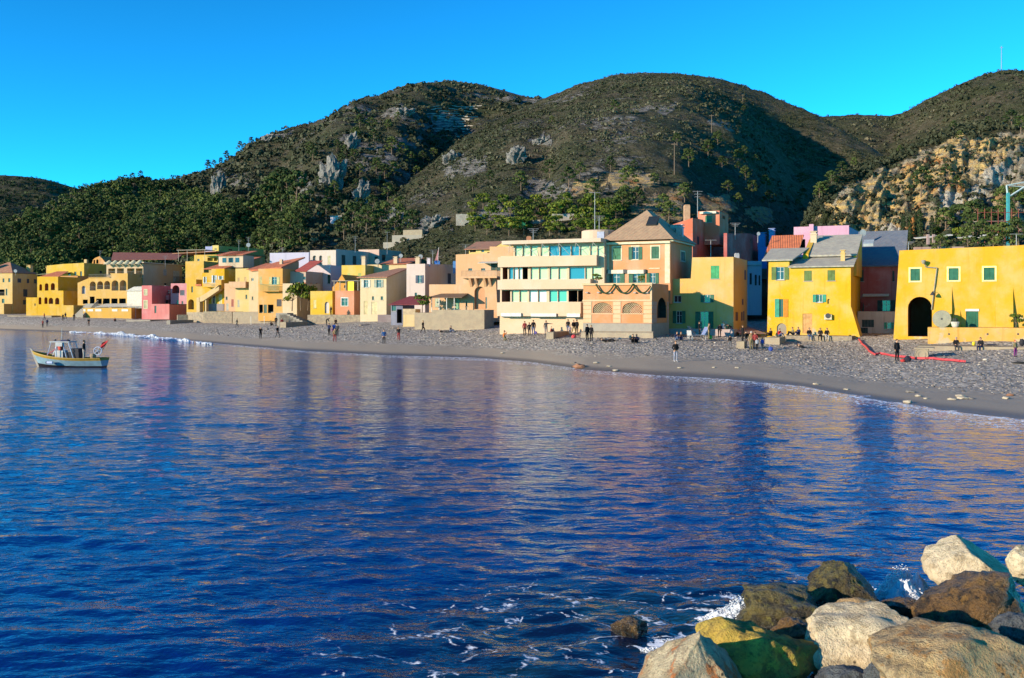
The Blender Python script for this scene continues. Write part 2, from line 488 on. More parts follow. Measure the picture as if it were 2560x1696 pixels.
M_CLIFF = hill_mat('quarry_cliff', (.040, .046, .018), (.085, .068, .038), (.42, .37, .28), (.68, .46, .17), (.20, .17, .12))

def interp_tab(tab):
    t = np.array(tab, float)
    return lambda px, c=1: np.interp(px, t[:, 0], t[:, c])

class Hill:
    def __init__(s, name, sil, foot, ridge, z0, amp, seed, bow=.25, gully=None, rockf=None, nu=300, nt=150, mat=None, back=.35):
        # sil: (px, py) skyline; foot/ridge: (px, distance)
        s.sil, s.foot, s.ridge, s.z0, s.amp, s.seed, s.bow = interp_tab(sil), interp_tab(foot), interp_tab(ridge), interp_tab(z0), amp, seed, bow
        s.gully = gully
        s.p0, s.p1 = sil[0][0], sil[-1][0]
        px = np.linspace(s.p0, s.p1, nu); t = np.concatenate([np.linspace(0, 1, nt), 1 + np.linspace(.02, back, 24)])
        PX, T = np.meshgrid(px, t)
        V = s.at(PX, T)
        py = HY - (V[..., 2] - CAMH) / V[..., 1] * FPX
        rk, oc, wh = rockf(PX, py, V, T) if rockf else (0 * PX, 0 * PX, 0 * PX)
        me = mesh_np(name, V.reshape(-1, 3), grid_faces(len(t), nu), mat or M_HILL, True, {'rock': rk, 'ochre': oc, 'white': wh})
        s.o = tag(link(name, me), kind='structure')
    def at(s, px, t):
        px = np.asarray(px, float); t = np.asarray(t, float)
        u = U(px); Y0, Y1 = s.foot(px), s.ridge(px)
        Z1 = CAMH + (HY - s.sil(px)) / FPX * Y1
        z0 = s.z0(px)
        tc = np.clip(t, 0, 1)
        g = (1 - s.bow) * tc + s.bow * np.sin(tc * math.pi / 2)
        Y = Y0 + (Y1 - Y0) * t
        z = z0 + (Z1 - z0) * g - np.maximum(0, t - 1) * (Z1 - z0) * 1.0 - np.maximum(0, t - 1) ** .5 * 4
        X = u * Y
        env = np.clip(t * 5, 0, 1) * np.clip((1.02 - t) * 6, 0, 1)
        rel = s.amp * env * (1.3 * fbm(X * .011 + 3, Y * .006, 3, s.seed) + .55 * fbm(X * .045, Y * .04, 4, s.seed + 3))
        rel = rel + .9 * (fbm(X * .16, Y * .16, 3, s.seed + 7))
        if s.gully is not None: rel = rel + s.gully(px, t) * env
        return np.stack([X, Y, z + rel], -1)
    def pt(s, px, t): return Vector(s.at(np.array([px]), np.array([t]))[0])
    def find(s, px, py):
        """the visible point of the hill on the ray through a photo pixel"""
        t = np.linspace(0.01, 1.0, 500)
        V = s.at(np.full(500, float(px)), t)
        yy = HY - (V[:, 2] - CAMH) / V[:, 1] * FPX
        m = np.nonzero(yy <= py)[0]
        i = m[0] if len(m) else 499
        return Vector(V[i])

def blob(PX, py, cx, cy, rx, ry):
    wx = 26 * fbm(PX * .03, py * .03, 3, 101); wy = 18 * fbm(PX * .03, py * .03, 3, 102)
    return np.clip(1.25 - np.hypot((PX + wx - cx) / rx, (py + wy - cy) / ry) + .45 * fbm(PX * .08, py * .08, 3, 103), 0, 1)

hill_far = Hill('far_hill', [(-900, 520), (-300, 455), (0, 438), (60, 441), (110, 447), (160, 460), (215, 476), (300, 500), (420, 540), (600, 600)],
                [(-900, 900), (600, 900)], [(-900, 1500), (600, 1500)], [(-900, 0), (600, 0)], 9, 5, nu=160, nt=60)

def rock_c(PX, py, V, T):
    n = fbm(V[..., 0] * .02, V[..., 1] * .02, 3, 77)
    r = .26 + .34 * n + .18 * np.clip((PX - 500) / 300, 0, 1)
    for (a, b, c, d) in ((830, 435, 45, 45), (905, 500, 40, 40), (545, 460, 25, 40), (885, 350, 40, 25), (1000, 280, 60, 20), (1100, 305, 75, 36), (930, 390, 70, 40), (1010, 350, 50, 30),
                         (760, 470, 30, 30), (330, 655, 60, 14), (90, 660, 50, 12), (690, 340, 40, 15), (590, 450, 30, 30)):
        r = np.maximum(r, .95 * blob(PX, py, a, b, c, d))
    r = r - .35 * np.clip((520 - PX) / 120, 0, 1)
    return np.clip(r, 0, 1), 0 * PX, .25 * blob(PX, py, 1100, 305, 75, 36)
def gully_c(px, t):
    # spurs running down to the left, a deep valley along the left flank of the middle hill
    g = -15 * np.exp(-((px - (1010 + 190 * t)) / 90) ** 2) * np.sin(np.clip(t, 0, 1) * math.pi)
    g += -9 * np.exp(-((px - (600 + 120 * t)) / 60) ** 2) * np.sin(np.clip(t, 0, 1) * math.pi)
    g += 9 * np.exp(-((px - (740 + 160 * t)) / 70) ** 2) * np.sin(np.clip(t, 0, 1) * math.pi)
    g += -5 * np.exp(-((px - (200 + 150 * t)) / 70) ** 2) * np.sin(np.clip(t, 0, 1) * math.pi)
    return g
hill_c = Hill('wooded_hill', [(-1200, 640), (-500, 605), (-100, 585), (0, 560), (60, 535), (120, 508), (180, 483), (240, 466), (300, 451), (350, 447), (420, 448), (490, 436), (520, 428), (560, 408),
                    (610, 380), (650, 352), (690, 335), (760, 318), (820, 300), (900, 262), (1000, 224), (1060, 207), (1130, 202), (1200, 211), (1280, 232), (1350, 250), (1430, 285), (1600, 380)],
              [(-1200, 420), (0, 330), (350, 300), (700, 250), (1000, 240), (1300, 330), (1600, 400)], [(-1200, 520), (0, 470), (350, 560), (560, 620), (700, 700), (1000, 860), (1130, 900), (1350, 900), (1600, 850)],
              [(-1200, 1), (0, 2), (600, 2), (1000, 2), (1600, 2)], 9, 60, gully=gully_c, rockf=rock_c, nu=380, nt=190)

def rock_d(PX, py, V, T):
    n = fbm(V[..., 0] * .03, V[..., 1] * .03, 3, 78)
    r = .36 + .36 * n - .18 * np.clip((PX - 1600) / 300, 0, 1) - .3 * np.clip((py - 500) / 60, 0, 1)
    oc = 0 * PX
    for (a, b, c, d) in ((1290, 385, 30, 22), (1350, 350, 40, 20), (1180, 410, 60, 40), (1130, 420, 40, 30), (980, 545, 60, 28), (1080, 560, 70, 20), (1400, 470, 60, 25), (1250, 530, 80, 30), (1350, 480, 60, 40),
                         (1650, 270, 90, 14), (1790, 310, 50, 14)):
        r = np.maximum(r, .9 * blob(PX, py, a, b, c, d))
    for (a, b, c, d) in ((1570, 455, 80, 30), (1670, 500, 60, 40), (1800, 505, 75, 28), (1880, 535, 60, 25), (1460, 470, 50, 25), (1640, 530, 110, 30), (1090, 555, 40, 18)):
        q = blob(PX, py, a, b, c, d); r = np.maximum(r, q); oc = np.maximum(oc, q)
    return np.clip(r, 0, 1), np.clip(oc, 0, 1), 0 * PX
def gully_d(px, t):
    g = -4 * np.exp(-((px - (1330 + 60 * t)) / 45) ** 2) * np.sin(np.clip(t * 1.5, 0, 1) * math.pi)
    g += -4 * np.exp(-((px - (1760 + 40 * t)) / 60) ** 2) * np.sin(np.clip(t * 1.2, 0, 1) * math.pi)
    q = np.clip((px + 25 * np.sin(t * 9) - 1730) / 330, 0, 1); q = q * q * (3 - 2 * q)
    g += -31 * q * np.clip((2300 - px) / 200, 0, 1) * np.sin(np.clip(t, 0, 1) * math.pi)  # right flank hollowed out so that it falls into shade
    return g
hill_d = Hill('scrub_hill', [(760, 700), (820, 640), (870, 585), (933, 528), (996, 481), (1043, 433), (1090, 400), (1139, 357), (1170, 338), (1265, 288), (1348, 250), (1450, 208), (1530, 188), (1610, 180), (1700, 183),
                    (1800, 197), (1900, 226), (1969, 255), (2038, 284), (2100, 318), (2200, 380), (2320, 460), (2450, 560), (2560, 660)],
              [(760, 200), (1000, 190), (1300, 175), (1900, 190), (2560, 220)], [(760, 240), (870, 300), (1000, 400), (1139, 500), (1350, 600), (1610, 640), (1900, 620), (2100, 560), (2560, 420)],
              [(760, 1), (1000, 2), (2560, 2)], 6, 61, gully=gully_d, rockf=rock_d, nu=380, nt=180)
hill_e = Hill('mast_hill', [(1700, 420), (1900, 310), (1990, 292), (2062, 290), (2130, 286), (2227, 291), (2270, 275), (2313, 251), (2382, 219), (2451, 191), (2499, 179), (2530, 177), (2560, 180), (2750, 215), (3300, 420)],
              [(1700, 560), (3300, 380)], [(1700, 900), (2200, 860), (2560, 800), (3300, 700)], [(1700, 30), (3300, 20)], 7, 62, nu=220, nt=110)
def rock_f(PX, py, V, T):
    face = np.clip((PX - 2050) / 60, 0, 1) * np.clip((.87 - T) * 12, 0, 1) * np.clip((640 - py) / 40, 0, 1)
    r = .12 + .3 * fbm(V[..., 0] * .05, V[..., 1] * .05, 3, 79) + .55 * face
    oc = .42 * face + .35 * fbm(PX * .02, py * .02, 3, 83) * face; wh = 0 * PX
    for (a, b, c, d) in ((2420, 385, 110, 55), (2300, 440, 90, 50), (2200, 490, 90, 55), (2130, 540, 80, 55), (2350, 420, 80, 60), (2250, 560, 110, 60)):
        q = blob(PX, py, a, b, c, d); r = np.maximum(r, 1.1 * q); oc = np.maximum(oc, q)
    for (a, b, c, d) in ((2500, 435, 45, 40), (2440, 480, 40, 30), (2370, 510, 45, 40), (2230, 590, 40, 30), (2400, 545, 50, 30)):
        q = blob(PX, py, a, b, c, d); r = np.maximum(r, 1.1 * q); wh = np.maximum(wh, q)
    top = np.clip((T - .86) * 9, 0, 1)
    return np.clip(r - top, 0, 1), np.clip(oc, 0, 1), np.clip(wh, 0, 1)
def gully_f(px, t):
    a, b = px * .05 - t * 15, px * .010 + t * 3
    w = 2.0 * fbm(a * .8, b * 2.5, 3, 5) + 1.0 * np.abs(fbm(a * 2.1, b * 5, 2, 6)) + 2.2 * fbm(px * .03, t * 8, 5, 8, .62)
    return w * np.clip((.9 - t) * 5, 0, 1)
hill_f = Hill('ochre_cliff', [(1960, 640), (2000, 560), (2031, 506), (2065, 467), (2107, 433), (2141, 419), (2217, 398), (2262, 374), (2313, 350), (2362, 326), (2410, 312), (2468, 305), (2560, 306), (2700, 300), (3100, 340), (3500, 480)],
              [(1960, 205), (2100, 185), (2300, 165), (2560, 150), (3500, 120)], [(1960, 225), (2031, 240), (2217, 275), (2410, 300), (2560, 310), (3500, 280)],
              [(1960, 1), (2560, 1), (3500, 1)], 2.6, 63, bow=.3, gully=gully_f, rockf=rock_f, nu=420, nt=220, mat=M_CLIFF)
# ------------------------------------------------------------------ buildings
def shutter_mat(col):
    key = ('shutter', col)
    if key in MATS: return MATS[key]
    k = NT('louvred_shutter'); p = k.pos()
    col = tuple(c * .6 for c in col)
    w = k.new('ShaderNodeTexWave'); w.bands_direction = 'Z'; w.inputs['Scale'].default_value = 3.6; k.l(p, w.inputs['Vector'])
    n = k.noise(p, 2.0, 3)
    k.l(k.mix(k.smooth(n, .35, .7), col, tuple(min(1, c * 1.35 + .01) for c in col)), k.b.inputs['Base Color'])
    k.b.inputs['Roughness'].default_value = .6
    k.l(k.bump(w.outputs[1], .7, .02), k.b.inputs['Normal'])
    MATS[key] = k.m
    return k.m
GREEN, TEAL, OLIVE, DKGREEN, BLUEG, BROWN, GREYS = (.010, .115, .060), (.02, .30, .19), (.10, .17, .03), (.006, .05, .035), (.03, .06, .10), (.16, .08, .035), (.42, .42, .34)
FRAME = plain('white_frame', (.75, .74, .70), .5)
DARKIN = plain('dark_interior', (.03, .026, .024), .9)
GLASS = glass_mat()
TRIM = plain('pale_trim', (.80, .70, .48), .85)
SILL = plain('slate_sill', (.28, .27, .26), .8)
IRON = plain('dark_iron', (.03, .03, .035), .5)
CONC = stone_mat('weathered_concrete', (.30, .245, .17), (.25, .205, .15), (.17, .14, .11), 1.0, .03)
CONCG = stone_mat('grey_concrete', (.27, .24, .20), (.23, .21, .18), (.15, .14, .13), 1.0, .03)
RUBBLE = stone_mat('rubble_masonry', (.30, .245, .17), (.20, .165, .125), (.09, .078, .065), 1.4, .16)
TILE = roof_mat('clay_tiles', (.52, .15, .06), (.38, .11, .05), .3, R(15))
TILEB = roof_mat('brown_tiles', (.36, .17, .10), (.27, .13, .08), .3, R(15))
SLATE = roof_mat('grey_slate', (.36, .33, .27), (.28, .26, .23), .5, R(66))
SLATE_SHADED = roof_mat('shaded_slate', (.10, .12, .16), (.13, .14, .17), .5, R(66))  # slate with blue shade mixed into its colour
PINKTILE = roof_mat('pale_brown_slate', (.33, .21, .13), (.26, .17, .11), .4, R(66))

Y1, Y2, CREAM, PEACH, ORANGE = (.86, .57, .04), (.86, .65, .21), (.84, .72, .42), (.85, .47, .22), (.84, .46, .12)
PINK, RED, WHITE, LAV, SALMON = (.78, .36, .33), (.60, .18, .12), (.80, .78, .74), (.62, .44, .58), (.86, .40, .24)

class House:
    def __init__(s, name, label, reg, x0, x1, ytop, ybot, Y, yaw, col, depth=10.0, sx=None, poly=None, sidetop=None, worn=.25, patch=None, cat='house', extra_down=1.6, mat=None):
        s.reg, s.yaw = reg, R(yaw)
        px0, py0 = rp(reg, x0, ybot); px1, _ = rp(reg, x1, ybot)
        s.O = np.array([U(px0) * Y, Y]); s.a = np.array([math.cos(s.yaw), -math.sin(s.yaw)]); s.d = np.array([math.sin(s.yaw), math.cos(s.yaw)])
        s.z0 = CAMH - (py0 - HY) / FPX * Y
        s.e = tag(empty(name, (s.O[0], s.O[1], s.z0), -s.yaw), label, cat)
        s.mat = mat or plaster(col, worn, patch)
        s.W = s.loc(x1, ybot)[0]
        s.zb = -extra_down
        s.H = s.loc(x0, ytop)[1]
        s.D = depth if sx is None else max(2.0, s.sloc(sx, ybot)[0])
        s.out = [s.loc(x, y) for x, y in poly] if poly else [(0, s.zb), (s.W, s.zb), (s.W, s.H), (0, s.H)]
        if poly:   # straighten: the first two points are the bottom corners
            s.out[0] = (s.out[0][0], s.zb); s.out[1] = (s.out[1][0], s.zb)
        s.sidetop = [s.sloc(x, y) for x, y in sidetop] if sidetop else None
        s.fh, s.sh = [], []
        s.fd, s.sd = [], []
        s.built = False
    def loc(s, x, y):
        px, py = rp(s.reg, x, y); r = np.array([U(px), 1.0])
        n = -s.d
        t = s.O.dot(n) / r.dot(n)
        return float((t * r - s.O).dot(s.a)), float(CAMH - (py - HY) / FPX * t - s.z0)
    def sloc(s, x, y):
        px, py = rp(s.reg, x, y); r = np.array([U(px), 1.0])
        t = (s.O.dot(s.a) + s.W) / r.dot(s.a)
        return float((t * r - s.O).dot(s.d)), float(CAMH - (py - HY) / FPX * t - s.z0)
    def T(s, side):
        if side: return lambda a, d, z: (s.W + d, a, z)
        return lambda a, d, z: (a, -d, z)
    def rect(s, x0, y0, x1, y1, side):
        f = s.sloc if side else s.loc
        xm = (x0 + x1) / 2
        a, b = f(x0, y0)[0], f(x1, y0)[0]
        zt, zb = f(xm, y0)[1], f(xm, y1)[1]
        return min(a, b), max(a, b), zb, zt
    def w(s, kind, x0, y0, x1, y1, col=GREEN, side=False, trim=False, inn=None, depth=1.6, name=None, sill=True, rail=False):
        a, b, zb, zt = s.rect(x0, y0, x1, y1, side)
        T = s.T(side); H = s.sh if side else s.fh; e = s.e
        def bx(mb, a0, a1, d0, d1, z0, z1): mb.box(a0, a1, d0, d1, z0, z1, T)
        ring = lambda mb, a, b, z0, z1, t, d0, d1: (bx(mb, a, a + t, d0, d1, z0, z1), bx(mb, b - t, b, d0, d1, z0, z1), bx(mb, a + t, b - t, d0, d1, z1 - t, z1), bx(mb, a + t, b - t, d0, d1, z0, z0 + t))
        def leaf(par, a0, a1, d0, d1):
            m = MB(); t = .05
            ring(m, a0, a1, zb + .01, zt - .01, t, d0, d1); bx(m, a0 + t, a1 - t, d0 + .012, d1 - .012, zb + .06, zt - .06)
            m.build('shutter', shutter_mat(col), par)
        if kind in ('arch', 'cave'):
            n = 10
            hgt = zt - zb; rw = (b - a) / 2
            if kind == 'arch':
                rise = min(rw, hgt * .6); cx = (a + b) / 2
                pts = [(a, zb), (b, zb), (b, zt - rise)] + [(cx + rw * math.cos(math.pi * i / n), zt - rise + rise * math.sin(math.pi * i / n)) for i in range(1, n)] + [(a, zt - rise)]
            else: pts = [(a, zb), (b, zb), (b, zt), (a, zt)]
            H.append((pts, .05))
            m = MB()
            for i in range(len(pts)):
                p, q = pts[i], pts[(i + 1) % len(pts)]
                m.poly([T(p[0], -.05, p[1]), T(q[0], -.05, q[1]), T(q[0], -depth, q[1]), T(p[0], -depth, p[1])])
            m.poly([T(p[0], -depth, p[1]) for p in pts])
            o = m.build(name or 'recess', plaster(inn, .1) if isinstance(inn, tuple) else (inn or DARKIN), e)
            if rail:
                r = MB(); bx(r, a, b, -.08, -.04, zb + .92, zb + .98)
                for i in range(max(2, int((b - a) / .16))): q = a + (i + .5) * (b - a) / max(2, int((b - a) / .16)); bx(r, q - .012, q + .012, -.07, -.05, zb, zb + .92)
                r.build('railing', IRON, e)
            return o
        if kind == 'open':     # rectangle includes both open leaves
            q = (b - a) * .27; a0, b0 = a + q, b - q
        else: a0, b0 = a, b
        H.append(([(a0, zb), (b0, zb), (b0, zt), (a0, zt)], .22))
        m = MB(); t = min(.06, (b0 - a0) * .12)
        ring(m, a0, b0, zb, zt, t, -.2, -.12)
        if kind in ('open', 'pane', 'dark'):
            bx(m, (a0 + b0) / 2 - t / 2, (a0 + b0) / 2 + t / 2, -.19, -.13, zb + t, zt - t)
            if zt - zb > 1.0: bx(m, a0 + t, b0 - t, -.185, -.135, zb + (zt - zb) * .62, zb + (zt - zb) * .62 + t * .7)
        wd = m.build('door' if kind == 'door' else 'window', shutter_mat(col) if kind in ('shut', 'door') else FRAME if kind != 'dark' else plain('dark_frame', (.08, .07, .06), .6), e)
        if kind == 'shut':
            mid = (a0 + b0) / 2
            leaf(wd, a0 + .01, mid - .006, -.07, -.01); leaf(wd, mid + .006, b0 - .01, -.07, -.01)
            m = MB(); bx(m, a0, b0, -.24, -.21, zb, zt); m.build('pane', GLASS, wd)
        elif kind == 'door':
            nb = max(2, int(round((b0 - a0) / .3)))
            for i in range(nb):
                m = MB(); bx(m, a0 + (b0 - a0) * i / nb + .008, a0 + (b0 - a0) * (i + 1) / nb - .008, -.1, -.06, zb + .02, zt - .02); m.build('board', shutter_mat(col), wd)
        else:
            m = MB(); bx(m, a0 + t, b0 - t, -.17, -.15, zb + t, zt - t); m.build('pane', GLASS, wd)
            m = MB(); bx(m, a0, b0, -.24, -.21, zb, zt); m.build('blind' if kind == 'pane' else 'backing', plain('pale_blind', (.62, .64, .62), .8) if kind == 'pane' else DARKIN, wd)
        if kind == 'open':
            leaf(wd, a, a0 - .01, .012, .06); leaf(wd, b0 + .01, b, .012, .06)
        if sill and kind != 'door':
            m = MB(); bx(m, a0 - .08, b0 + .08, -.1, .09, zb - .07, zb - .004); m.build('sill', SILL if not trim else TRIM, wd)
        if trim:
            m = MB(); ring(m, a0 - .16, b0 + .16, zb - .1, zt + .16, .155, .002, .035); m.build('surround', TRIM if trim is True else trim, wd)
        return wd
    def box(s, name, x0, y0, x1, y1, d0, d1, mat, side=False, par=None):
        """a box standing d0..d1 proud of the facade, its face outlined in the photo"""
        a, b, zb, zt = s.rect(x0, y0, x1, y1, side)
        m = MB(); m.box(a, b, d0, d1, zb, zt, s.T(side)); return m.build(name, mat, par or s.e)
    def balcony(s, x0, ytop, x1, ybot, d=1.0, solid=None, side=False, railcol=None):
        a, b, zb, zt = s.rect(x0, ytop, x1, ybot, side); T = s.T(side)
        m = MB(); m.box(a, b, .004, d, zb, zb + .14, T); bal = m.build('balcony', solid or s.mat, s.e)
        if solid:
            m = MB(); m.box(a, b, d - .12, d, zb + .14, zt, T); m.box(a, a + .12, .004, d - .12, zb + .14, zt, T); m.box(b - .12, b, .004, d - .12, zb + .14, zt, T)
            m.build('parapet', solid, bal)
        else:
            m = MB(); m.box(a, b, d - .06, d - .02, zt - .05, zt, T); m.box(a, a + .04, .004, d - .06, zt - .05, zt, T); m.box(b - .04, b, .004, d - .06, zt - .05, zt, T)
            n = max(3, int((b - a) / .14))
            for i in range(n + 1):
                q = a + (b - a - .03) * i / n; m.box(q, q + .025, d - .05, d - .03, zb + .14, zt - .05, T)
            m.build('railing', railcol or IRON, bal)
        return bal
    def slab(s, name, pts, thick, mat, par=None):
        """roof plane: polygon of local points, given thickness"""
        p = [Vector(q) for q in pts]; n = (p[1] - p[0]).cross(p[2] - p[0]).normalized()
        if n.z < 0: p.reverse(); n = -n
        m = MB(); k = len(p)
        m.poly(p); m.poly([q - n * thick for q in reversed(p)])
        for i in range(k):
            j = (i + 1) % k
            m.poly([p[i], p[i] - n * thick, p[j] - n * thick, p[j]])
        return m.build(name, mat, par or s.e)
    def shed(s, rise, mat, o=.35, x0=0, x1=None, z=None, depth=None, name='roof', y0=0.0):
        x1 = s.W if x1 is None else x1; z = s.H if z is None else z; D = depth or s.D
        return s.slab(name, [(x0 - o, y0 - o, z - o * rise / D + .12), (x1 + o, y0 - o, z - o * rise / D + .12), (x1 + o, y0 + D, z + rise + .12), (x0 - o, y0 + D, z + rise + .12)], .1, mat)
    def gable(s, rise, mat, o=.35, depth=None, z=None):
        D = depth or s.D; z = s.H if z is None else z; h = D / 2; k = rise / h
        r = s.slab('roof', [(-o, -o, z - o * k + .12), (s.W + o, -o, z - o * k + .12), (s.W + o, h, z + rise + .12), (-o, h, z + rise + .12)], .1, mat)
        s.slab('roof', [(-o, D + o, z - o * k + .12), (s.W + o, D + o, z - o * k + .12), (s.W + o, h + .01, z + rise + .115), (-o, h + .01, z + rise + .115)], .1, mat)
        for x in (.0, s.W):
            m = MB(); m.poly([(x, 0, z), (x, D, z), (x, h, z + rise)]); m.build('gable_wall', s.mat, s.e)
        return r
    def hip(s, rise, mat, o=.4, apex=.3, z=None):
        z = (s.H if z is None else z) + .1; W, D = s.W, s.D; q = min(W, D) * .5
        A, B, Cc, E = (-o, -o, z), (W + o, -o, z), (W + o, D + o, z), (-o, D + o, z)
        if W >= D: r0, r1 = (q, D / 2, z + rise), (W - q + .01, D / 2, z + rise)
        else: r0, r1 = (W / 2, q, z + rise), (W / 2, D - q + .01, z + rise)
        m = MB()
        if W >= D: fs = [[A, B, r1, r0], [B, Cc, r1], [Cc, E, r0, r1], [E, A, r0]]
        else: fs = [[A, B, r0], [B, Cc, r1, r0], [Cc, E, r1], [E, A, r0, r1]]
        for f in fs: m.poly(f)
        m.poly([E, Cc, B, A])
        return m.build('roof', mat, s.e)
    def chimney(s, x, y, w, h, col=None, z=None, par=None):
        z = s.H if z is None else z; m = MB()
        m.box(x - w / 2, x + w / 2, y - w / 2, y + w / 2, z - .4, z + h); m.box(x - w * .62, x + w * .62, y - w * .62, y + w * .62, z + h, z + h + .12)
        m.box(x - w * .4, x + w * .4, y - w * .4, y + w * .4, z + h + .12, z + h + .34); m.box(x - w * .62, x + w * .62, y - w * .62, y + w * .62, z + h + .34, z + h + .42)
        return m.build('chimney', plaster(col or CREAM, .3), par or s.e)
    def done(s):
        T = s.T(False); mb = MB()
        def wall(mb, outline, holes, T):
            loops = [outline] + [h[0] for h in holes]
            flat = [p for l in loops for p in l]
            tri = tessellate_polygon([[Vector((p[0], p[1], 0)) for p in l] for l in loops])
            b = len(mb.v); mb.v += [T(p[0], 0, p[1]) for p in flat]
            for t in tri: mb.f.append([b + i for i in t]); mb.mi.append(0)
            for pts, dep in holes:
                for i in range(len(pts)):
                    p, q = pts[i], pts[(i + 1) % len(pts)]
                    mb.poly([T(p[0], 0, p[1]), T(q[0], 0, q[1]), T(q[0], -dep, q[1]), T(p[0], -dep, p[1])])
        wall(mb, s.out, s.fh, T)
        n = len(s.out); has_side = bool(s.sh) or s.sidetop
        for i in range(n):
            p, q = s.out[i], s.out[(i + 1) % n]
            if has_side and abs(p[0] - s.W) < .05 and abs(q[0] - s.W) < .05: continue
            mb.poly([(p[0], 0, p[1]), (q[0], 0, q[1]), (q[0], s.D, q[1]), (p[0], s.D, p[1])])
        mb.poly([(p[0], s.D, p[1]) for p in s.out])
        mb.build('wall', s.mat, s.e)
        if has_side:
            mb = MB(); zt = max([p[1] for p in s.out if abs(p[0] - s.W) < .05] or [s.H])
            top = s.sidetop or [(s.D, zt), (0, zt)]
            wall(mb, [(0, s.zb), (s.D, s.zb)] + top, s.sh, s.T(True))
            mb.build('wall', s.mat, s.e)
        return s

def block(name, label, cat, reg, x0, x1, ytop, ybot, Y, yaw, depth, mat, down=1.5, sub=None):
    """plain masonry block (sea wall, terrace, plinth) with slightly uneven top edge"""
    h = House(name, label, reg, x0, x1, ytop, ybot, Y, yaw, None, depth=depth, cat=cat, mat=mat, extra_down=down)
    W, H = h.W, h.H; n = max(2, int(W / 1.5)); rr = random.Random(len(name) * 7 + int(x0))
    mb = MB(); xs = [W * i / n for i in range(n + 1)]
    tops = [H + rr.uniform(-.03, .03) for _ in xs]
    for i in range(n):
        mb.hexa([(xs[i], rr.uniform(-.02, .02), -down), (xs[i + 1], rr.uniform(-.02, .02), -down), (xs[i + 1], depth, -down), (xs[i], depth, -down),
                 (xs[i], 0, tops[i]), (xs[i + 1], 0, tops[i + 1]), (xs[i + 1], depth, tops[i + 1]), (xs[i], depth, tops[i])])
    mb.build('masonry', mat, h.e)
    return h
# ------------------------------------------------------------------ village, from the left edge of the photo to the right
# --- far left
h = House('house', 'olive yellow house at the far left with four stubby chimneys', 1, -220, 135, 455, 905, 276, 14, Y2, sx=408)
h.w('dark', 28, 508, 48, 550, sill=False); h.w('dark', 90, 506, 112, 548, sill=False); h.w('cave', -10, 628, 50, 695, inn=DARKIN, rail=True); h.w('dark', 62, 620, 80, 690); h.w('dark', 20, 730, 48, 775); h.w('dark', -60, 510, -40, 552)
for q in ((190, 508, 230, 552), (292, 512, 318, 558), (368, 516, 402, 560), (253, 625, 298, 705), (250, 742, 285, 790)): h.w('shut', *q, col=BLUEG, side=True)
h.hip(3.2, TILEB, .3)
for x, y in ((.3, 1.0), (3.2, 1.2), (h.W - 1, 8), (h.W - 1.2, 16)): h.chimney(x, y, 1.1, 2.2 if y > 3 else 2.8, Y2)
h.box('terrace_wall', -120, 785, 130, 905, .01, 3.0, plaster(Y2, .3)); h.done()

h = House('arcade_house', 'bright yellow house with two rows of orange arches on the left beach', 1, 405, 690, 490, 908, 262, 14, Y1, depth=9,
          poly=[(405, 908), (690, 908), (690, 640), (632, 640), (632, 488), (405, 488)])
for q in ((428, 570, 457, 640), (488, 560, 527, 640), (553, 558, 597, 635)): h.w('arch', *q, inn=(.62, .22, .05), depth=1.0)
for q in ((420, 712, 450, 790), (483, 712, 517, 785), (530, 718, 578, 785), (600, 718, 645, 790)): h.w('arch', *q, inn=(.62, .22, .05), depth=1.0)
h.slab('roof', [(.2, .3, h.H + .05), (h.W * .8, .3, h.H + .05), (h.W * .7, 5, h.H + 1.6), (h.W * .25, 5, h.H + 1.6)], .15, TILE); h.done()
h = House('house', 'low plain yellow annex left of the arched house', 1, 285, 403, 715, 897, 263, 14, Y1, depth=6)
h.w('dark', 375, 780, 388, 805, sill=False); h.done()
h = House('house', 'orange house with two shaded balconies behind the arched house', 1, 634, 846, 480, 900, 271, 14, ORANGE, depth=8)
h.w('cave', 700, 500, 745, 555, inn=DARKIN); h.w('cave', 705, 600, 745, 670, inn=DARKIN); h.balcony(700, 490, 838, 528, 1.2, IRON and None); h.balcony(698, 640, 838, 680, 1.2, plaster(ORANGE))
h.w('dark', 770, 700, 800, 770); h.done()
h = House('house', 'tall lemon yellow house with roof terrace behind the arched house', 1, 510, 915, 368, 760, 280, 14, (.88, .65, .08), sx=1192, poly=[(510, 760), (915, 760), (915, 338), (690, 350), (510, 368)])
h.w('dark', 808, 435, 832, 528, sill=False); h.w('dark', 872, 430, 892, 490, sill=False); h.w('dark', 740, 440, 768, 530, sill=False); h.w('dark', 1085, 425, 1112, 450, side=True)
h.balcony(700, 498, 905, 530, 1.0); h.box('chimney', 912, 300, 940, 340, -.8, -.1, plaster(Y2))
h.slab('awning', [(-2, -2.2, h.H - 2.6), (8, -2.2, h.H - 2.2), (8, .0, h.H - 1.9), (-2, 0, h.H - 2.3)], .06, plain('olive_awning', (.28, .28, .16), .8)); h.done()
h = House('house', 'house with sweeping dark red roof and scrolled yellow gable', 1, 1000, 1160, 345, 700, 296, 14, ORANGE, depth=10, poly=[(1000, 700), (1160, 700), (1160, 348), (1120, 300), (1085, 265), (1040, 282), (1015, 300), (1000, 345)])
h.w('arch', 1018, 305, 1035, 345, inn=DARKIN, depth=.6); h.w('arch', 1048, 300, 1072, 345, inn=DARKIN, depth=.6)
h.slab('roof', [(6.5, 1.0, h.H + 3.3), (30, 1.0, h.H + 2.7), (31, -4, h.H + .8), (9.5, -4, h.H + .8)], .2, roof_mat('dark_red_roof', (.17, .055, .045), (.13, .045, .04), .4)); h.done()
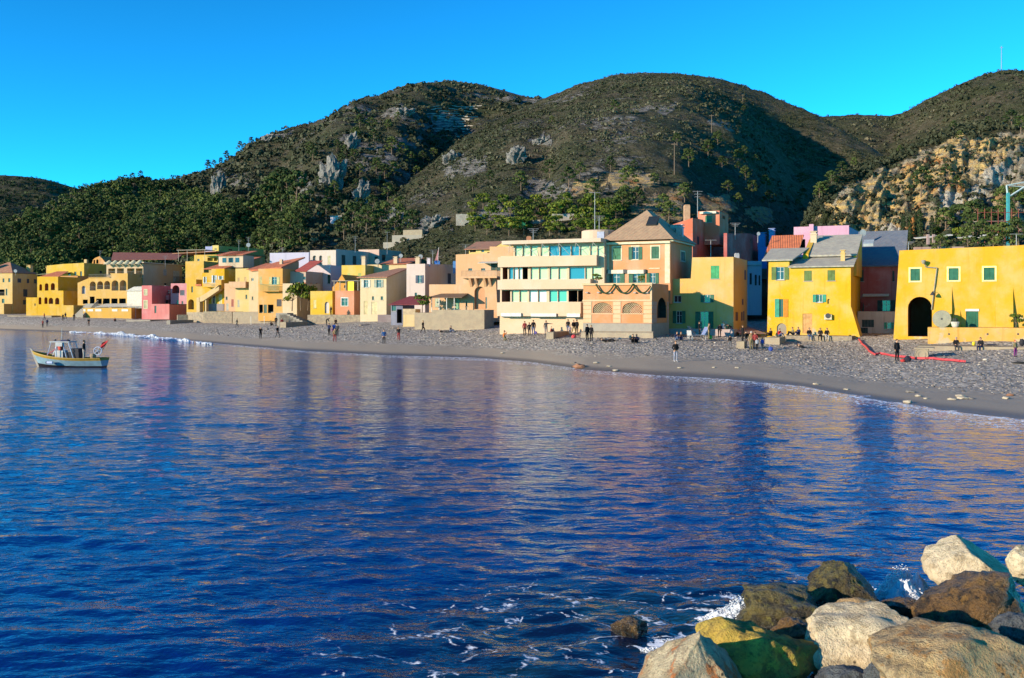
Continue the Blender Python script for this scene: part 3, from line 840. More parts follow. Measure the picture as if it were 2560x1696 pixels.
# terrace bar building
h = House('terrace_wall', 'long orange yellow terrace wall above the beach with white notice panels', 1, 905, 1430, 828, 945, 250, 14, (.86, .56, .10), depth=10, cat='wall')
for x0, x1 in ((880 + 30, 932), (955, 1015), (1040, 1105), (1220, 1280), (1325, 1395)): h.box('notice_panel', x0, 842, x1, 866, .004, .05, plain('white_panel', (.82, .79, .70), .6))
m = MB(); n = 40
for i in range(n + 1): m.box(h.W * i / n - .02, h.W * i / n + .02, .1, .14, h.H, h.H + 1.0)
for z in (.35, .68, 1.0): m.box(0, h.W, .1, .14, h.H + z - .03, h.H + z)
m.build('railing', plain('grey_rail', (.45, .44, .42), .5), h.e); h.done()
h = House('terrace_wall', 'short yellow terrace wall beside the beach stairs on the left', 1, 672, 800, 800, 942, 253, 14, (.86, .60, .10), depth=9, cat='wall'); h.done()
m = MB()
for i in range(14):
    m.box(0, 2.6, i * .42, 6.2, i * .28, (i + 1) * .28)
st = tag(empty('stairs', P(*rp(1, 858, 945), 249), R(-14)), 'concrete stairs climbing from the left beach to the terrace', 'stairs')
for i in range(14):
    m = MB(); m.box(-2.2 - .0, .9, i * .42, i * .42 + .44, -1 + i * .28 * 0, .27 * (i + 1)); m.build('step', CONCG, st)
m = MB(); m.hexa([(.95, 0, -1), (1.2, 0, -1), (1.2, 6, -1), (.95, 6, -1), (.95, 0, .9), (1.2, 0, .9), (1.2, 6, 4.7), (.95, 6, 4.7)]); m.build('side_wall', CONCG, st)
h = House('terrace_bar', 'orange yellow beach bar with arched loggias and a figure eight opening', 1, 845, 1390, 555, 830, 257, 14, (.86, .58, .14), depth=10, cat='house',
          poly=[(845, 830), (1390, 830), (1390, 452), (1202, 452), (1202, 500), (970, 503), (845, 556)])
h.w('arch', 890, 588, 930, 676, inn=(.75, .70, .6), depth=.5)
for q in ((977, 540, 1043, 640), (1057, 538, 1123, 625), (1135, 534, 1198, 625), (1215, 528, 1290, 640), (1302, 526, 1376, 640)): h.w('arch', *q, inn=(.85, .66, .3), depth=1.8, rail=True)
for q in ((902, 738, 955, 785), (978, 705, 1030, 790), (1048, 728, 1108, 790), (1122, 726, 1195, 790), (1212, 726, 1280, 790), (1297, 726, 1370, 790)): h.w('cave', *q, inn=DARKIN, depth=1.5)
h.balcony(972, 462, 1200, 500, .3); h.done()
aw = h.slab('awning', [(8.2, -.02, h.H - 5.4), (28, -.02, h.H - 5.2), (28, -4.2, h.H - 6.1), (8.2, -4.2, h.H - 6.3)], .05, plain('white_canvas', (.80, .76, .66), .8))
for i in range(6):
    m = MB(); x = 8.5 + i * 3.8; m.box(x, x + .08, -4.2, -4.12, h.H - 9.8, h.H - 6.15); m.build('awning_post', FRAME, h.e)
t = tag(empty('market_tent', P(*rp(2, 0, 832), 249), R(-14)), 'white canvas tent on the terrace beside the pink house', 'tent')
m = MB(); m.box(-.3, 11.5, 0, 3.2, 0, 4.3); m.build('canvas_wall', plain('white_canvas', (.8, .76, .66), .8), t); m = MB()
m.hexa([(-.5, -.3, 4.3), (11.7, -.3, 4.3), (11.7, 3.4, 4.3), (-.5, 3.4, 4.3), (1, 1, 5.4), (10, 1, 5.6), (10, 2, 5.6), (1, 2, 5.4)]); m.build('canvas_roof', plain('white_canvas', (.8, .76, .66), .8), t)
# cream block of flats with loggias
h = House('apartment_house', 'cream flats with scalloped awnings in front and a long shaded side wall', 2, -235, 165, 352, 620, 262, 14, (.80, .66, .36), sx=590, sidetop=[(590, 368), (165, 345)])
for q in ((-215, 400, -140, 470), (-120, 398, -45, 470), (-10, 398, 70, 470), (85, 398, 160, 470)): h.w('cave', *q, inn=(.88, .72, .3), depth=2.0, rail=True)
for q in ((-10, 530, 68, 605), (78, 530, 158, 605)): h.w('cave', *q, inn=(.88, .72, .2), depth=2.0)
h.balcony(-235, 468, 165, 505, 1.0)
for i in range(6):
    a0 = h.W * i / 6; m = MB()
    for j in range(6):
        t0, t1 = j / 6, (j + 1) / 6
        m.poly([(a0 + .1 + (h.W / 6 - .2) * t0, -.1, h.H + .5 + .5 * math.sin(t0 * math.pi)), (a0 + .1 + (h.W / 6 - .2) * t1, -.1, h.H + .5 + .5 * math.sin(t1 * math.pi)),
                (a0 + .1 + (h.W / 6 - .2) * t1, -1.9, h.H - .4 + .3 * math.sin(t1 * math.pi)), (a0 + .1 + (h.W / 6 - .2) * t0, -1.9, h.H - .4 + .3 * math.sin(t0 * math.pi))])
    m.build('awning', plain('cream_awning', (.84, .74, .46), .8), h.e)
h.w('shut', 385, 410, 420, 475, col=(.35, .42, .5), side=True); h.w('shut', 492, 425, 560, 545, col=(.45, .52, .6), side=True); h.balcony(490, 488, 580, 545, .9, side=True); h.w('dark', 395, 560, 420, 580, side=True)
h.slab('roof', [(-.5, -.5, h.H + .45), (h.W + .5, -.5, h.H + .45), (h.W + .5, h.D + .4, h.H + .45), (-.5, h.D + .4, h.H + .45)], .3, plaster(CREAM)); h.done()
h = House('house', 'grey shaded flats with dark balconies behind the pink houses', 2, 635, 806, 398, 700, 268, 14, (.62, .58, .5), depth=8)
h.balcony(637, 430, 803, 500, 1.1); h.w('dark', 660, 430, 690, 495); h.w('pane', 715, 405, 740, 490); h.done()
# --- pink houses
h = House('pink_house', 'pink house with deep red shaded side beside the white tent', 2, 150, 260, 585, 940, 240, 14, (.82, .28, .24), sx=482, sidetop=[(482, 592), (260, 582)])
h.w('shut', 178, 630, 206, 690, col=(.45, .44, .25), trim=True); h.w('shut', 175, 750, 208, 835, col=(.45, .44, .25), trim=True)
h.w('dark', 432, 632, 474, 668, side=True); h.balcony(415, 690, 470, 740, .7, plaster(PINK), side=True); h.w('dark', 412, 745, 445, 790, side=True); h.done()
h = House('pink_house', 'low flat roofed pink house with one narrow slit window', 2, 247, 450, 786, 948, 234, 14, (.86, .34, .27), sx=642, sidetop=[(642, 797), (450, 790)])
h.w('dark', 288, 805, 308, 885, sill=False); h.done()
h = House('pink_house', 'pink and lilac house with one big dark arch under its flat roof', 2, 466, 642, 562, 870, 243, 14, (.80, .38, .36), depth=8)
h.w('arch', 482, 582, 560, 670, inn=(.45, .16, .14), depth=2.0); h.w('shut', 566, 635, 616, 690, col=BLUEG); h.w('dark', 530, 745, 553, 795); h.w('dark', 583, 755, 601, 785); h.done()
# --- yellow cluster
h = House('house', 'yellow stepped house with a ground floor arch next to the pink houses', 2, 638, 806, 518, 872, 226, 15, (.88, .60, .08), depth=8,
          poly=[(638, 872), (806, 872), (806, 590), (742, 590), (742, 518), (638, 518)])
h.w('dark', 689, 595, 707, 660, sill=False); h.w('arch', 655, 735, 718, 845, inn=(.75, .5, .1), depth=1.6); h.w('dark', 768, 800, 790, 860, sill=False); h.box('ledge', 742, 570, 806, 588, .0, .35, TILE); h.done()
st = tag(empty('stairs', P(*rp(2, 772, 862), 222), R(-15)), 'outside stair slanting up a yellow wall above the rubble sea wall', 'stairs')
m = MB(); m.hexa([(0, 0, 2.0), (1, 0, 2.2), (1, 1.4, 2.2), (0, 1.4, 2.0), (0, 0, 3.0), (5, 0, 5.8), (5, 1.4, 5.8), (0, 1.4, 3.0)]); m.hexa([(1, .002, 2.2), (5, .002, 4.6), (5, 1.4, 4.6), (1, 1.4, 2.2), (1, .002, 3.2), (5, .002, 5.4), (5, 1.4, 5.4), (1, 1.4, 3.2)])
m.build('flight', plaster((.86, .70, .3)), st); m = MB(); m.box(-.6, .2, 0, 1.4, -1, 3.0); m.box(1.4, 1.7, .2, 1.2, -1, 2.6); m.build('pier', plaster((.86, .70, .3)), st)
h = House('house', 'vivid yellow house with shuttered bay and projecting balcony', 2, 806, 1050, 446, 862, 224, 15, (.90, .56, .02), depth=12,
          poly=[(806, 862), (1050, 862), (1050, 402), (908, 405), (908, 446), (806, 446)])
h.w('open', 818, 490, 858, 560, col=(.6, .6, .55)); h.w('open', 912, 474, 968, 556, col=(.6, .62, .66)); h.w('open', 980, 480, 1040, 520, col=(.6, .6, .55)); h.w('pane', 918, 690, 946, 785, trim=True); h.w('shut', 988, 682, 1024, 785, col=(.6, .56, .25))
h.balcony(858, 555, 985, 606, 1.3, railcol=FRAME); h.balcony(986, 525, 1050, 622, 1.3, plaster((.88, .52, .05)))
h.box('plinth', 860, 785, 1046, 862, .01, .12, plaster((.4, .38, .33))); h.done()
h = House('house', 'ochre house with long olive gable wall and two roof dormers', 2, 880, 1050, 405, 700, 231, 15, (.72, .56, .16), sx=1475, sidetop=[(1475, 300), (1438, 282), (1050, 402)])
h.slab('roof', [(-1, -.5, h.H + .1), (h.W + .3, -.5, h.H + .1), (h.W + .3, h.sidetop[1][0], h.sidetop[1][1] + .2), (-1, h.sidetop[1][0], h.sidetop[1][1] + .2)], .2, TILE)
for x0 in (.18, .62):
    m = MB(); x = h.W * x0 * 1.0; zz = h.H + 1.4; m.box(x, x + 4.6, 3, 8, zz - 1, zz + 1.9); d = m.build('dormer', plaster(CREAM), h.e)
    for q in (1.0, 2.6):
        m = MB(); m.box(x + q, x + q + 1.0, 2.95, 3.0 - .001, zz + .2, zz + 1.3); m.build('pane', GLASS, d)
    h.slab('dormer_roof', [(x - .4, 2.4, zz + 1.95), (x + 5.0, 2.4, zz + 1.95), (x + 5.0, 9, zz + 3.2), (x - .4, 9, zz + 3.2)], .15, TILE, d)
h.done()
h = House('house', 'yellow hillside house with pergola terrace and long grey green side wall', 2, 625, 825, 322, 520, 262, 15, (.88, .60, .08), depth=8)
m = MB()
for i in range(4): m.box(-2 + i * 2.6, -1.92 + i * 2.6, -.2, -.12, h.H, h.H + 2.9)
m.box(-2.2, 6.4, -.6, 4, h.H + 2.9, h.H + 3.0); m.build('pergola', plain('pale_timber', (.55, .5, .42), .8), h.e); h.done()
h = House('house', 'upper storey in yellow with long shaded side and two slot windows', 2, 720, 977, 252, 420, 270, 15, (.86, .66, .12), sx=1490, sidetop=[(1490, 245), (977, 230)])
h.w('dark', 755, 295, 778, 318); h.w('cave', 865, 280, 925, 318, inn=Y1, depth=1); h.w('cave', 935, 278, 970, 318, inn=Y1, depth=1)
h.slab('roof', [(-6, -1.2, h.H + .5), (h.W + .3, -1.2, h.H + .9), (h.W + .3, h.D, h.H + .9), (-6, h.D, h.H + .5)], .18, TILEB); h.done()
h = House('roof_storey', 'small yellow roof box with long grey green flank and slit windows', 2, 920, 987, 148, 232, 273, 15, (.88, .74, .16), sx=1478, sidetop=[(1478, 190), (987, 150)], extra_down=.2)
for q in ((1095, 188, 1138, 205), (1245, 200, 1290, 216)): h.w('dark', *q, side=True, sill=False)
h.w('dark', 942, 182, 968, 194, sill=False); h.done()
h = House('roof_storey', 'pale blue roof parapet beside the yellow roof box', 2, 842, 918, 160, 235, 275, 15, (.45, .55, .75), depth=4, extra_down=.3, poly=[(842, 235), (918, 235), (918, 152), (900, 160), (842, 160)]); h.done()
h = House('house', 'pale yellow house with orange balcony box above the sea wall', 2, 1170, 1316, 400, 862, 216, 15, (.88, .72, .24), depth=9)
for q in ((1193, 498, 1216, 545), (1268, 495, 1294, 545)): h.w('shut', *q, col=(.55, .35, .15))
h.w('dark', 1280, 685, 1298, 730); h.w('shut', 1193, 740, 1214, 815, col=GREYS); h.balcony(1135, 545, 1316, 612, 1.4, plaster((.86, .56, .24))); h.done()
h = House('house', 'low peach house squeezed between two taller yellow houses', 2, 1050, 1170, 562, 862, 219, 15, (.88, .60, .30), depth=7)
h.w('dark', 1065, 706, 1084, 740); h.w('shut', 1125, 735, 1151, 815, col=(.35, .08, .05)); h.w('shut', 1070, 780, 1095, 855, col=GREYS); h.done()
h = House('house', 'narrow cream house under a red tiled roof slope', 2, 1316, 1424, 412, 862, 214, 15, (.88, .74, .36), depth=9)
h.w('pane', 1343, 505, 1367, 535, sill=False); h.w('dark', 1348, 705, 1363, 740); h.shed(1.6, TILE, .4, x1=h.W + 4, depth=8); h.done()
# --- centre left
h = House('house', 'orange house with green mesh balcony above a beach shop', 3, 25, 290, 490, 975, 204, 16, (.88, .52, .12), depth=10)
h.w('shut', 38, 575, 66, 652, col=(.5, .42, .16)); h.w('open', 143, 578, 258, 660, col=(.55, .48, .2))
h.balcony(78, 660, 285, 738, 1.3, railcol=plain('green_mesh', (.10, .22, .10), .7))
h.w('cave', 15 + 20, 880, 75, 972, inn=DARKIN); h.w('door', 85, 880, 118, 972, col=(.05, .12, .08)); h.w('cave', 130, 880, 190, 972, inn=DARKIN); h.w('door', 225, 822, 280, 900, col=(.03, .03, .04))
h.slab('awning', [(-.5, -.02, h.H - 12.2), (9.5, -.02, h.H - 12.0), (9.5, -3, h.H - 12.8), (-.5, -3, h.H - 13.0)], .06, plain('tan_awning', (.62, .46, .22), .8))
for i in range(4): m = MB(); m.box(i * 3, i * 3 + .08, -2.95, -2.87, -.5, h.H - 12.9); m.build('awning_post', FRAME, h.e)
h.done()
rf = tag(empty('house', P(*rp(3, -30, 505), 214), R(-16)), 'ochre house mostly hidden under its slanting red tiled roof', 'house')
m = MB(); m.hexa([(0, 0, -6), (6.6, 0, -6), (6.6, 8, -6), (0, 8, -6), (0, 0, 0), (6.6, 0, .5), (6.6, 8, 2.2), (0, 8, 1.5)]); m.build('wall', plaster((.6, .5, .25)), rf)
m = MB(); m.hexa([(-.4, -.5, -.3), (7.0, -.5, .3), (7.6, 9, 2.9), (.6, 9, 1.9), (-.4, -.5, 0), (7.0, -.5, .6), (7.6, 9, 3.2), (.6, 9, 2.2)]); r_ = m.build('roof', TILE, rf)
m = MB(); m.box(4.6, 5.2, 3, 3.6, 0, 2.4); m.build('chimney', plaster(CREAM), rf)
h = House('house', 'white blue shaded flat roofed house behind the red roofs', 3, 150, 575, 318, 560, 235, 16, (.70, .74, .80), depth=10); h.done()  # white wall with the blue of its shade mixed into the plaster
h = House('house', 'cream house with red roof above a shaded terrace', 3, 292, 542, 520, 700, 206, 16, (.72, .60, .40), depth=10)
h.w('dark', 512, 575, 540, 608); h.shed(2.4, roof_mat('deep_red_tiles', (.42, .07, .05), (.32, .06, .04), .3), .3, x0=3.0, depth=7); h.done()
h = House('terrace_house', 'cream terrace with flower pots on top and a shaded side wall', 3, 290, 446, 650, 985, 200, 16, (.88, .74, .40), sx=702, sidetop=[(702, 655), (446, 648)])
h.w('dark', 418 - 18, 720, 418, 760); h.done()
for i, (x, d) in enumerate(((.06, 1.0), (.3, 2.0), (.55, 3.0), (.8, 4.0))):
    m = MB(); m.lathe([(.12, 0), (.2, .3)], n=8); o = m.build('flower_pot', plain('terracotta', (.5, .18, .09), .8), h.e, (h.W - .3, h.D * x + 1, h.H))
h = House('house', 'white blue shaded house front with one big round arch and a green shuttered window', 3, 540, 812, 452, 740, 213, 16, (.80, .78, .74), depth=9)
h.w('arch', 565, 522, 672, 652, inn=(.5, .48, .45), depth=2.2); h.w('shut', 780, 552, 812 - 2, 650, col=DKGREEN); h.done()
h = House('white_house', 'tall cream white house with three arched windows high on its front', 3, 588, 870, 290, 740, 222, 16, (.86, .80, .58), sx=1340, sidetop=[(1340, 318), (870, 275)])
for q in ((618, 345, 656, 445), (688, 345, 722, 445)): h.w('arch', *q, inn=(.6, .54, .36), depth=.4)
h.w('shut', 780, 348, 812, 442, col=(.55, .5, .3))
for q in ((932, 340, 972, 448), (1053, 350, 1092, 446), (1172, 362, 1210, 440)): h.w('shut', *q, col=DKGREEN, side=True)
h.done()
h = House('house', 'lilac flat roofed house behind the tall cream house', 3, 1116, 1340, 282, 520, 238, 16, (.86, .66, .46), sx=1580, sidetop=[(1580, 300), (1340, 278)])
h.w('shut', 1292, 355, 1330, 402, col=DKGREEN); h.w('dark', 1372, 338, 1412, 402, side=True); h.w('dark', 1490, 345, 1530, 370, side=True); h.done()
h = House('house', 'lemon yellow house front behind the pergola terrace', 3, 932, 1190, 452, 740, 200, 16, (.88, .67, .10), depth=8)
h.w('shut', 996, 540, 1029, 615, col=(.42, .48, .12)); h.w('shut', 1112, 536, 1146, 610, col=(.42, .48, .12)); h.chimney(h.W - .6, .8, .8, 1.4, CREAM); h.done()
h = House('house', 'cream house under a broad orange tiled roof with satellite dishes', 3, 1190, 1640, 445, 640, 203, 16, (.88, .74, .34), depth=12)
h.w('shut', 1222, 505, 1256, 532, col=(.45, .5, .2)); h.shed(1.6, TILE, .4, x0=3.5, depth=9); h.chimney(h.W * .72, .6, .8, 1.2, CREAM); h.done()
h = House('pergola_terrace', 'orange terrace room with small gable and reed pergola above the beach', 3, 832, 1130, 655, 1000, 193, 16, (.86, .46, .08), depth=7, poly=[(832, 1000), (1130, 1000), (1130, 730), (985, 730), (985, 640), (935, 552), (880, 640), (832, 690)])
h.w('dark', 960, 670, 980, 698, sill=False); h.done()
m = MB()
x0, x1 = h.loc(870, 700)[0], h.loc(1128, 700)[0]; zz = h.loc(1000, 625)[1]; zf = h.loc(1000, 728)[1]
for i in range(5): q = x0 + (x1 - x0) * i / 4; m.box(q, q + .1, -.9, -.8, zf, zz)
for i in range(12): m.box(x0 - .3, x1 + .3, -1.2 + i * .35, -1.08 + i * .35, zz, zz + .08)
m.build('pergola', plain('pale_timber', (.55, .5, .42), .8), h.e)
m = MB(); m.box(x0 + .6 * (x1 - x0), x0 + .85 * (x1 - x0), -1.0, -.95, zz - 2.2, zz - .1); m.build('yellow_cloth', plain('yellow_cloth', (.85, .65, .05), .8), h.e)
h = House('house', 'small plain yellow house with an arched white door on the sea wall', 3, 592, 832, 733, 998, 190, 16, (.90, .64, .05), depth=7)
h.w('shut', 626, 828, 656, 915, col=(.75, .62, .25)); h.w('arch', 748, 850, 796, 975, inn=(.85, .8, .6), depth=.25); h.w('dark', 764, 852, 780, 866, sill=False) if False else None; h.done()
h = House('house', 'small salmon house with one white framed window on the sea wall', 3, 862, 1068, 728, 1000, 187, 16, (.88, .42, .20), sx=1132)
h.w('pane', 932, 810, 998, 895, trim=plain('white_trim', (.8, .78, .75), .7)); h.done()
h = House('cream_house', 'cream gabled house with open white shutters facing the beach', 3, 1135, 1420, 578, 990, 180, 17, (.90, .80, .42), sx=1640, sidetop=[(1640, 490), (1420, 572)])
h.w('open', 1150, 610, 1245, 692, col=(.62, .64, .56)); h.w('open', 1288, 608, 1386, 692, col=(.30, .36, .30)); h.w('dark', 1263, 790, 1285, 828); h.w('dark', 1358, 790, 1384, 828)
h.w('door', 1175, 840, 1216, 985, col=(.62, .5, .25)); h.w('door', 1258, 850, 1320, 985, col=(.66, .56, .3))
h.slab('roof', [(-.5, -.5, h.H - .05), (h.W + .35, -.5, h.H - .05), (h.W + .35, h.sidetop[0][0], h.sidetop[0][1] + .15), (-.5 + 4, h.sidetop[0][0], h.sidetop[0][1] + .15)], .18, TILEB); h.done()
# --- centre (crop 4)
h = House('white_house', 'white house with peeling front and long mauve shaded side wall', 4, 245, 447, 438, 870, 176, 17, (.84, .76, .58), sx=920, sidetop=[(920, 450), (447, 436)])
h.w('open', 345, 560, 432, 645, col=(.05, .08, .14)); h.w('dark', 334, 750, 360, 795)
h.w('shut', 693, 540, 731, 652, col=(.04, .02, .02), side=True, sill=False); h.w('shut', 784, 540, 823, 640, col=(.04, .02, .02), side=True, sill=False)
h.chimney(1.0, 3, .8, 1.0, CREAM); h.chimney(3.5, 2, .6, .7, WHITE); h.done()
h = House('peach_house', 'peach beach house with tall leaning arched niche and corner roof terrace', 4, 492, 1220, 660, 945, 153, 18, (.90, .60, .28), depth=11, poly=[(492, 945), (1240, 945), (1218, 590), (862, 590), (862, 660), (492, 660)])
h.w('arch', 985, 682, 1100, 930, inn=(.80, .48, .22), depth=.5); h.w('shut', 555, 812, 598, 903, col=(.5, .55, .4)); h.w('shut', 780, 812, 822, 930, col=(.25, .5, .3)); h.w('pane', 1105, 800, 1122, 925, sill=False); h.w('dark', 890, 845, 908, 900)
a, b, zb_, zt_ = h.rect(862, 515, 1250, 592, False)
m = MB(); m.box(a, b, -.9, 6, zb_ - .02, zb_ + .25); m.build('terrace_slab', h.mat, h.e)
m = MB()
for i in range(28): q = a + (b - a - .06) * i / 27; m.box(q, q + .05, -.85, -.8, zb_ + .25, zt_)
m.box(a, b, -.88, -.78, zt_, zt_ + .07)
for i in range(20): q = -.8 + 6.5 * i / 19; m.box(b - .1, b - .05, q, q + .05, zb_ + .25, zt_)
m.box(b - .12, b - .04, -.8, 6, zt_, zt_ + .07); m.build('railing', plain('brown_rail', (.3, .18, .1), .6), h.e)
for x in (940, 1000, 1095, 1150):
    q = h.loc(x, 600)[0]; m = MB(); m.hexa([(q, -.05, zb_ - 1.3), (q + .35, -.05, zb_ - 1.3), (q + .35, .1, zb_ - 1.3), (q, .1, zb_ - 1.3), (q, -.88, zb_ - .03), (q + .35, -.88, zb_ - .03), (q + .35, .1, zb_ - .03), (q, .1, zb_ - .03)]); m.build('corbel', h.mat, h.e)
zt_ = h.loc(740, 780)[1]; a, b = h.loc(560, 800)[0], h.loc(915, 800)[0]
h.slab('canopy', [(a + 1, -.02, zt_ + .3), (b, -.02, zt_ + .3), (b, -2.6, zt_ - .3), (a - .3, -2.6, zt_ - .3)], .1, plain('dark_canopy', (.14, .09, .06), .8))
for i in range(4): q = a + (b - a) * (i + .3) / 4.4; m = MB(); m.box(q, q + .1, -2.5, -2.4, -.2, zt_ - .35); m.build('canopy_post', FRAME, h.e)
h.done()
tw = House('sea_wall', 'broad smooth concrete wall under the peach house', 4, 520, 1092, 937, 1168, 144, 18, None, depth=8, mat=CONC, cat='wall', sx=1196); tw.sidetop = [(tw.D, tw.H), (0, tw.H)]; tw.done()
block('sea_wall', 'lower concrete wall left of the smooth wall under the peach house', 'wall', 4, 332, 520, 968, 1160, 147, 18, 6, CONC)
h = House('garden_wall', 'pale yellow garden wall with gate posts beside the dark shed', 4, 207, 346, 928, 1105, 158, 17, (.84, .68, .26), depth=2, worn=.5, cat='wall'); h.box('screen', 207, 926, 340, 988, .01, .06, plain('reed_screen', (.36, .28, .18), .9)); h.done()
h = House('shed', 'dark beach shed with a maroon canopy between the walls', 4, 76, 204, 885, 1092, 164, 17, (.22, .26, .32), depth=5, cat='shed'); h.w('cave', 140, 930, 195, 1080, inn=DARKIN); h.w('dark', 85, 895, 130, 950)
h.slab('canopy', [(-.3, -.5, h.H + .1), (6, -.5, h.H + .1), (8, 3, h.H + 1.5), (2, 3, h.H + 1.5)], .12, plain('maroon_canopy', (.16, .035, .04), .7)); h.done()
h = House('house', 'orange house stepping up behind the peach terrace with white awnings', 4, 782, 1282, 335, 620, 170, 18, (.90, .58, .26), depth=12, poly=[(782, 620), (1420, 620), (1420, 248), (1150, 248), (1150, 318), (782, 335)])
h.w('shut', 1165, 428, 1220, 506, col=DKGREEN); h.w('shut', 1222, 428, 1268, 506, col=DKGREEN); h.w('dark', 918, 485, 960, 512); h.w('dark', 1058, 485, 1102, 512)
h.slab('awning', [(h.loc(1065, 412)[0], -.02, h.loc(1065, 410)[1]), (h.loc(1275, 412)[0], -.02, h.loc(1275, 408)[1]), (h.loc(1275, 412)[0], -2.2, h.loc(1275, 430)[1]), (h.loc(1065, 412)[0], -2.2, h.loc(1065, 432)[1])], .06, plain('white_canvas', (.8, .76, .66), .8)); h.done()
h = House('house', 'yellow top house with pergola balcony under a brown roof', 4, 925, 1150, 275, 420, 178, 18, (.90, .74, .20), depth=8)
h.w('cave', 935, 285, 1000, 312, inn=DARKIN, rail=True); h.w('dark', 1060, 282, 1090, 312); h.balcony(975, 312, 1150, 362, 1.2, plaster((.9, .72, .2)))
h.shed(1.6, TILEB, .7, depth=6); h.done()
h = House('roof_storey', 'long flat lemon roof storey beside the flats', 4, 1025, 1420, 205, 262, 188, 18, (.92, .76, .16), depth=6, extra_down=1.5); h.done()
# --- apartment block with glazed balconies (crop 5)
yaw5 = 24
h = House('apartment_block', 'modern cream flats with green glass balconies facing the beach', 5, 50, 1120, 530, 1360, 125, yaw5, (.90, .74, .42), depth=12, cat='apartment', worn=.15, poly=[(38, 1362), (1180, 1362), (1180, 375), (190, 375), (190, 525), (50, 525)])
GGL = []
def ggl(name, col):
    if name in MATS: return MATS[name]
    k = NT(name); k.b.inputs['Base Color'].default_value = (*col, 1); k.b.inputs['Roughness'].default_value = .12; k.b.inputs['Specular IOR Level'].default_value = .5; MATS[name] = k.m; return k.m
G1, G2, G3, G4 = ggl('green_glass', (.36, .46, .24)), ggl('pale_glass', (.44, .49, .45)), ggl('turquoise_glass', (.07, .36, .27)), ggl('blue_glass', (.02, .16, .24))
BAND = plaster((.90, .72, .42), .12)
def panes(y0, y1, items):
    for x0, x1, kind in items:
        if kind is None: h.w('cave', x0, y0, x1, y1, inn=(.34, .13, .05), depth=2.5, name='loggia')
        elif kind == 'd': h.w('cave', x0, y0, x1, y1, inn=DARKIN, depth=2.5, name='loggia')
        else:
            a, b, zb_, zt_ = h.rect(x0, y0, x1, y1, False); T = h.T(False)
            h.fh.append(([(a, zb_), (b, zb_), (b, zt_), (a, zt_)], .3)); m = MB(); t = .05
            m.box(a, a + t, -.28, -.2, zb_, zt_, T); m.box(b - t, b, -.28, -.2, zb_, zt_, T); m.box(a + t, b - t, -.28, -.2, zb_, zb_ + t, T); m.box(a + t, b - t, -.28, -.2, zt_ - t, zt_, T); wd = m.build('window', FRAME, h.e)
            m = MB(); m.box(a + t, b - t, -.26, -.22, zb_ + t, zt_ - t, T); m.build('pane', kind, wd)
panes(412, 524, [(205, 285, G1), (290, 370, G1), (375, 452, G1), (485, 572, G1), (578, 690, G4), (696, 812, G4), (818, 905, G4), (912, 1020, G1), (1026, 1098, G1), (1104, 1172, G1)])
panes(648, 778, [(72, 126, None), (140, 186, G4), (190, 240, G2), (245, 285, G2), (290, 346, 'd'), (376, 462, G1), (468, 560, G1), (584, 674, G1), (680, 772, G1), (797, 965, G4), (972, 1040, G1), (1046, 1150, G1)])
panes(900, 1024, [(62, 156, None), (170, 250, G1), (256, 340, G1), (360, 452, G2), (458, 550, G2), (580, 668, G3), (674, 770, G3), (790, 888, 'd'), (892, 948, 'd')])
h.box('parapet', 52, 530, 1122, 640, .01, .9, BAND); h.box('parapet', 48, 782, 1055, 888, .01, .9, BAND); h.box('parapet', 42, 1030, 950, 1180, .01, .9, BAND)
h.box('planter', 95, 1146, 205, 1182, .9, 1.15, FRAME); h.box('planter', 207, 1146, 312, 1182, .9, 1.15, FRAME); h.box('planter', 420, 1150, 692, 1184, .9, 1.15, FRAME); h.box('planter', 806, 1150, 950, 1188, .9, 1.15, FRAME)
a, b = h.loc(112, 400)[0], h.loc(1182, 380)[0]; zz = h.loc(650, 392)[1]
m = MB(); m.box(a, b, -1.4, 12, zz, zz + .45); m.build('roof', plaster((.84, .72, .46)), h.e)
for i in range(6):
    q = a + 1 + (b - a - 2) * i / 5; m = MB(); m.tube((q, -1.3, zz - .05), (q + 1.2, -.1, zz - 1.6), .03); m.tube((q, -1.3, zz - .05), (q - .6, -.1, zz - 1.0), .03); m.build('awning_arm', FRAME, h.e)
a, b, zb_, zt_ = h.rect(778, 222, 1138, 348, False)
m = MB(); m.lathe([((b - a) / 2 * 1.02, zz + .45), ((b - a) / 2 * 1.02, zt_), ((b - a) / 2 * .9, zt_ + .1)], ((a + b) / 2 * 1.0, 5.5, 0), 28); m.build('stair_drum', plaster((.84, .70, .44)), h.e, smooth=False)
m = MB(); m.box(b - 1.2, b - .3, 2.2, 2.4, zz + .5, zt_ - .3); m.build('drum_door', plain('blue_door', (.4, .44, .6), .6), h.e)
h.done()
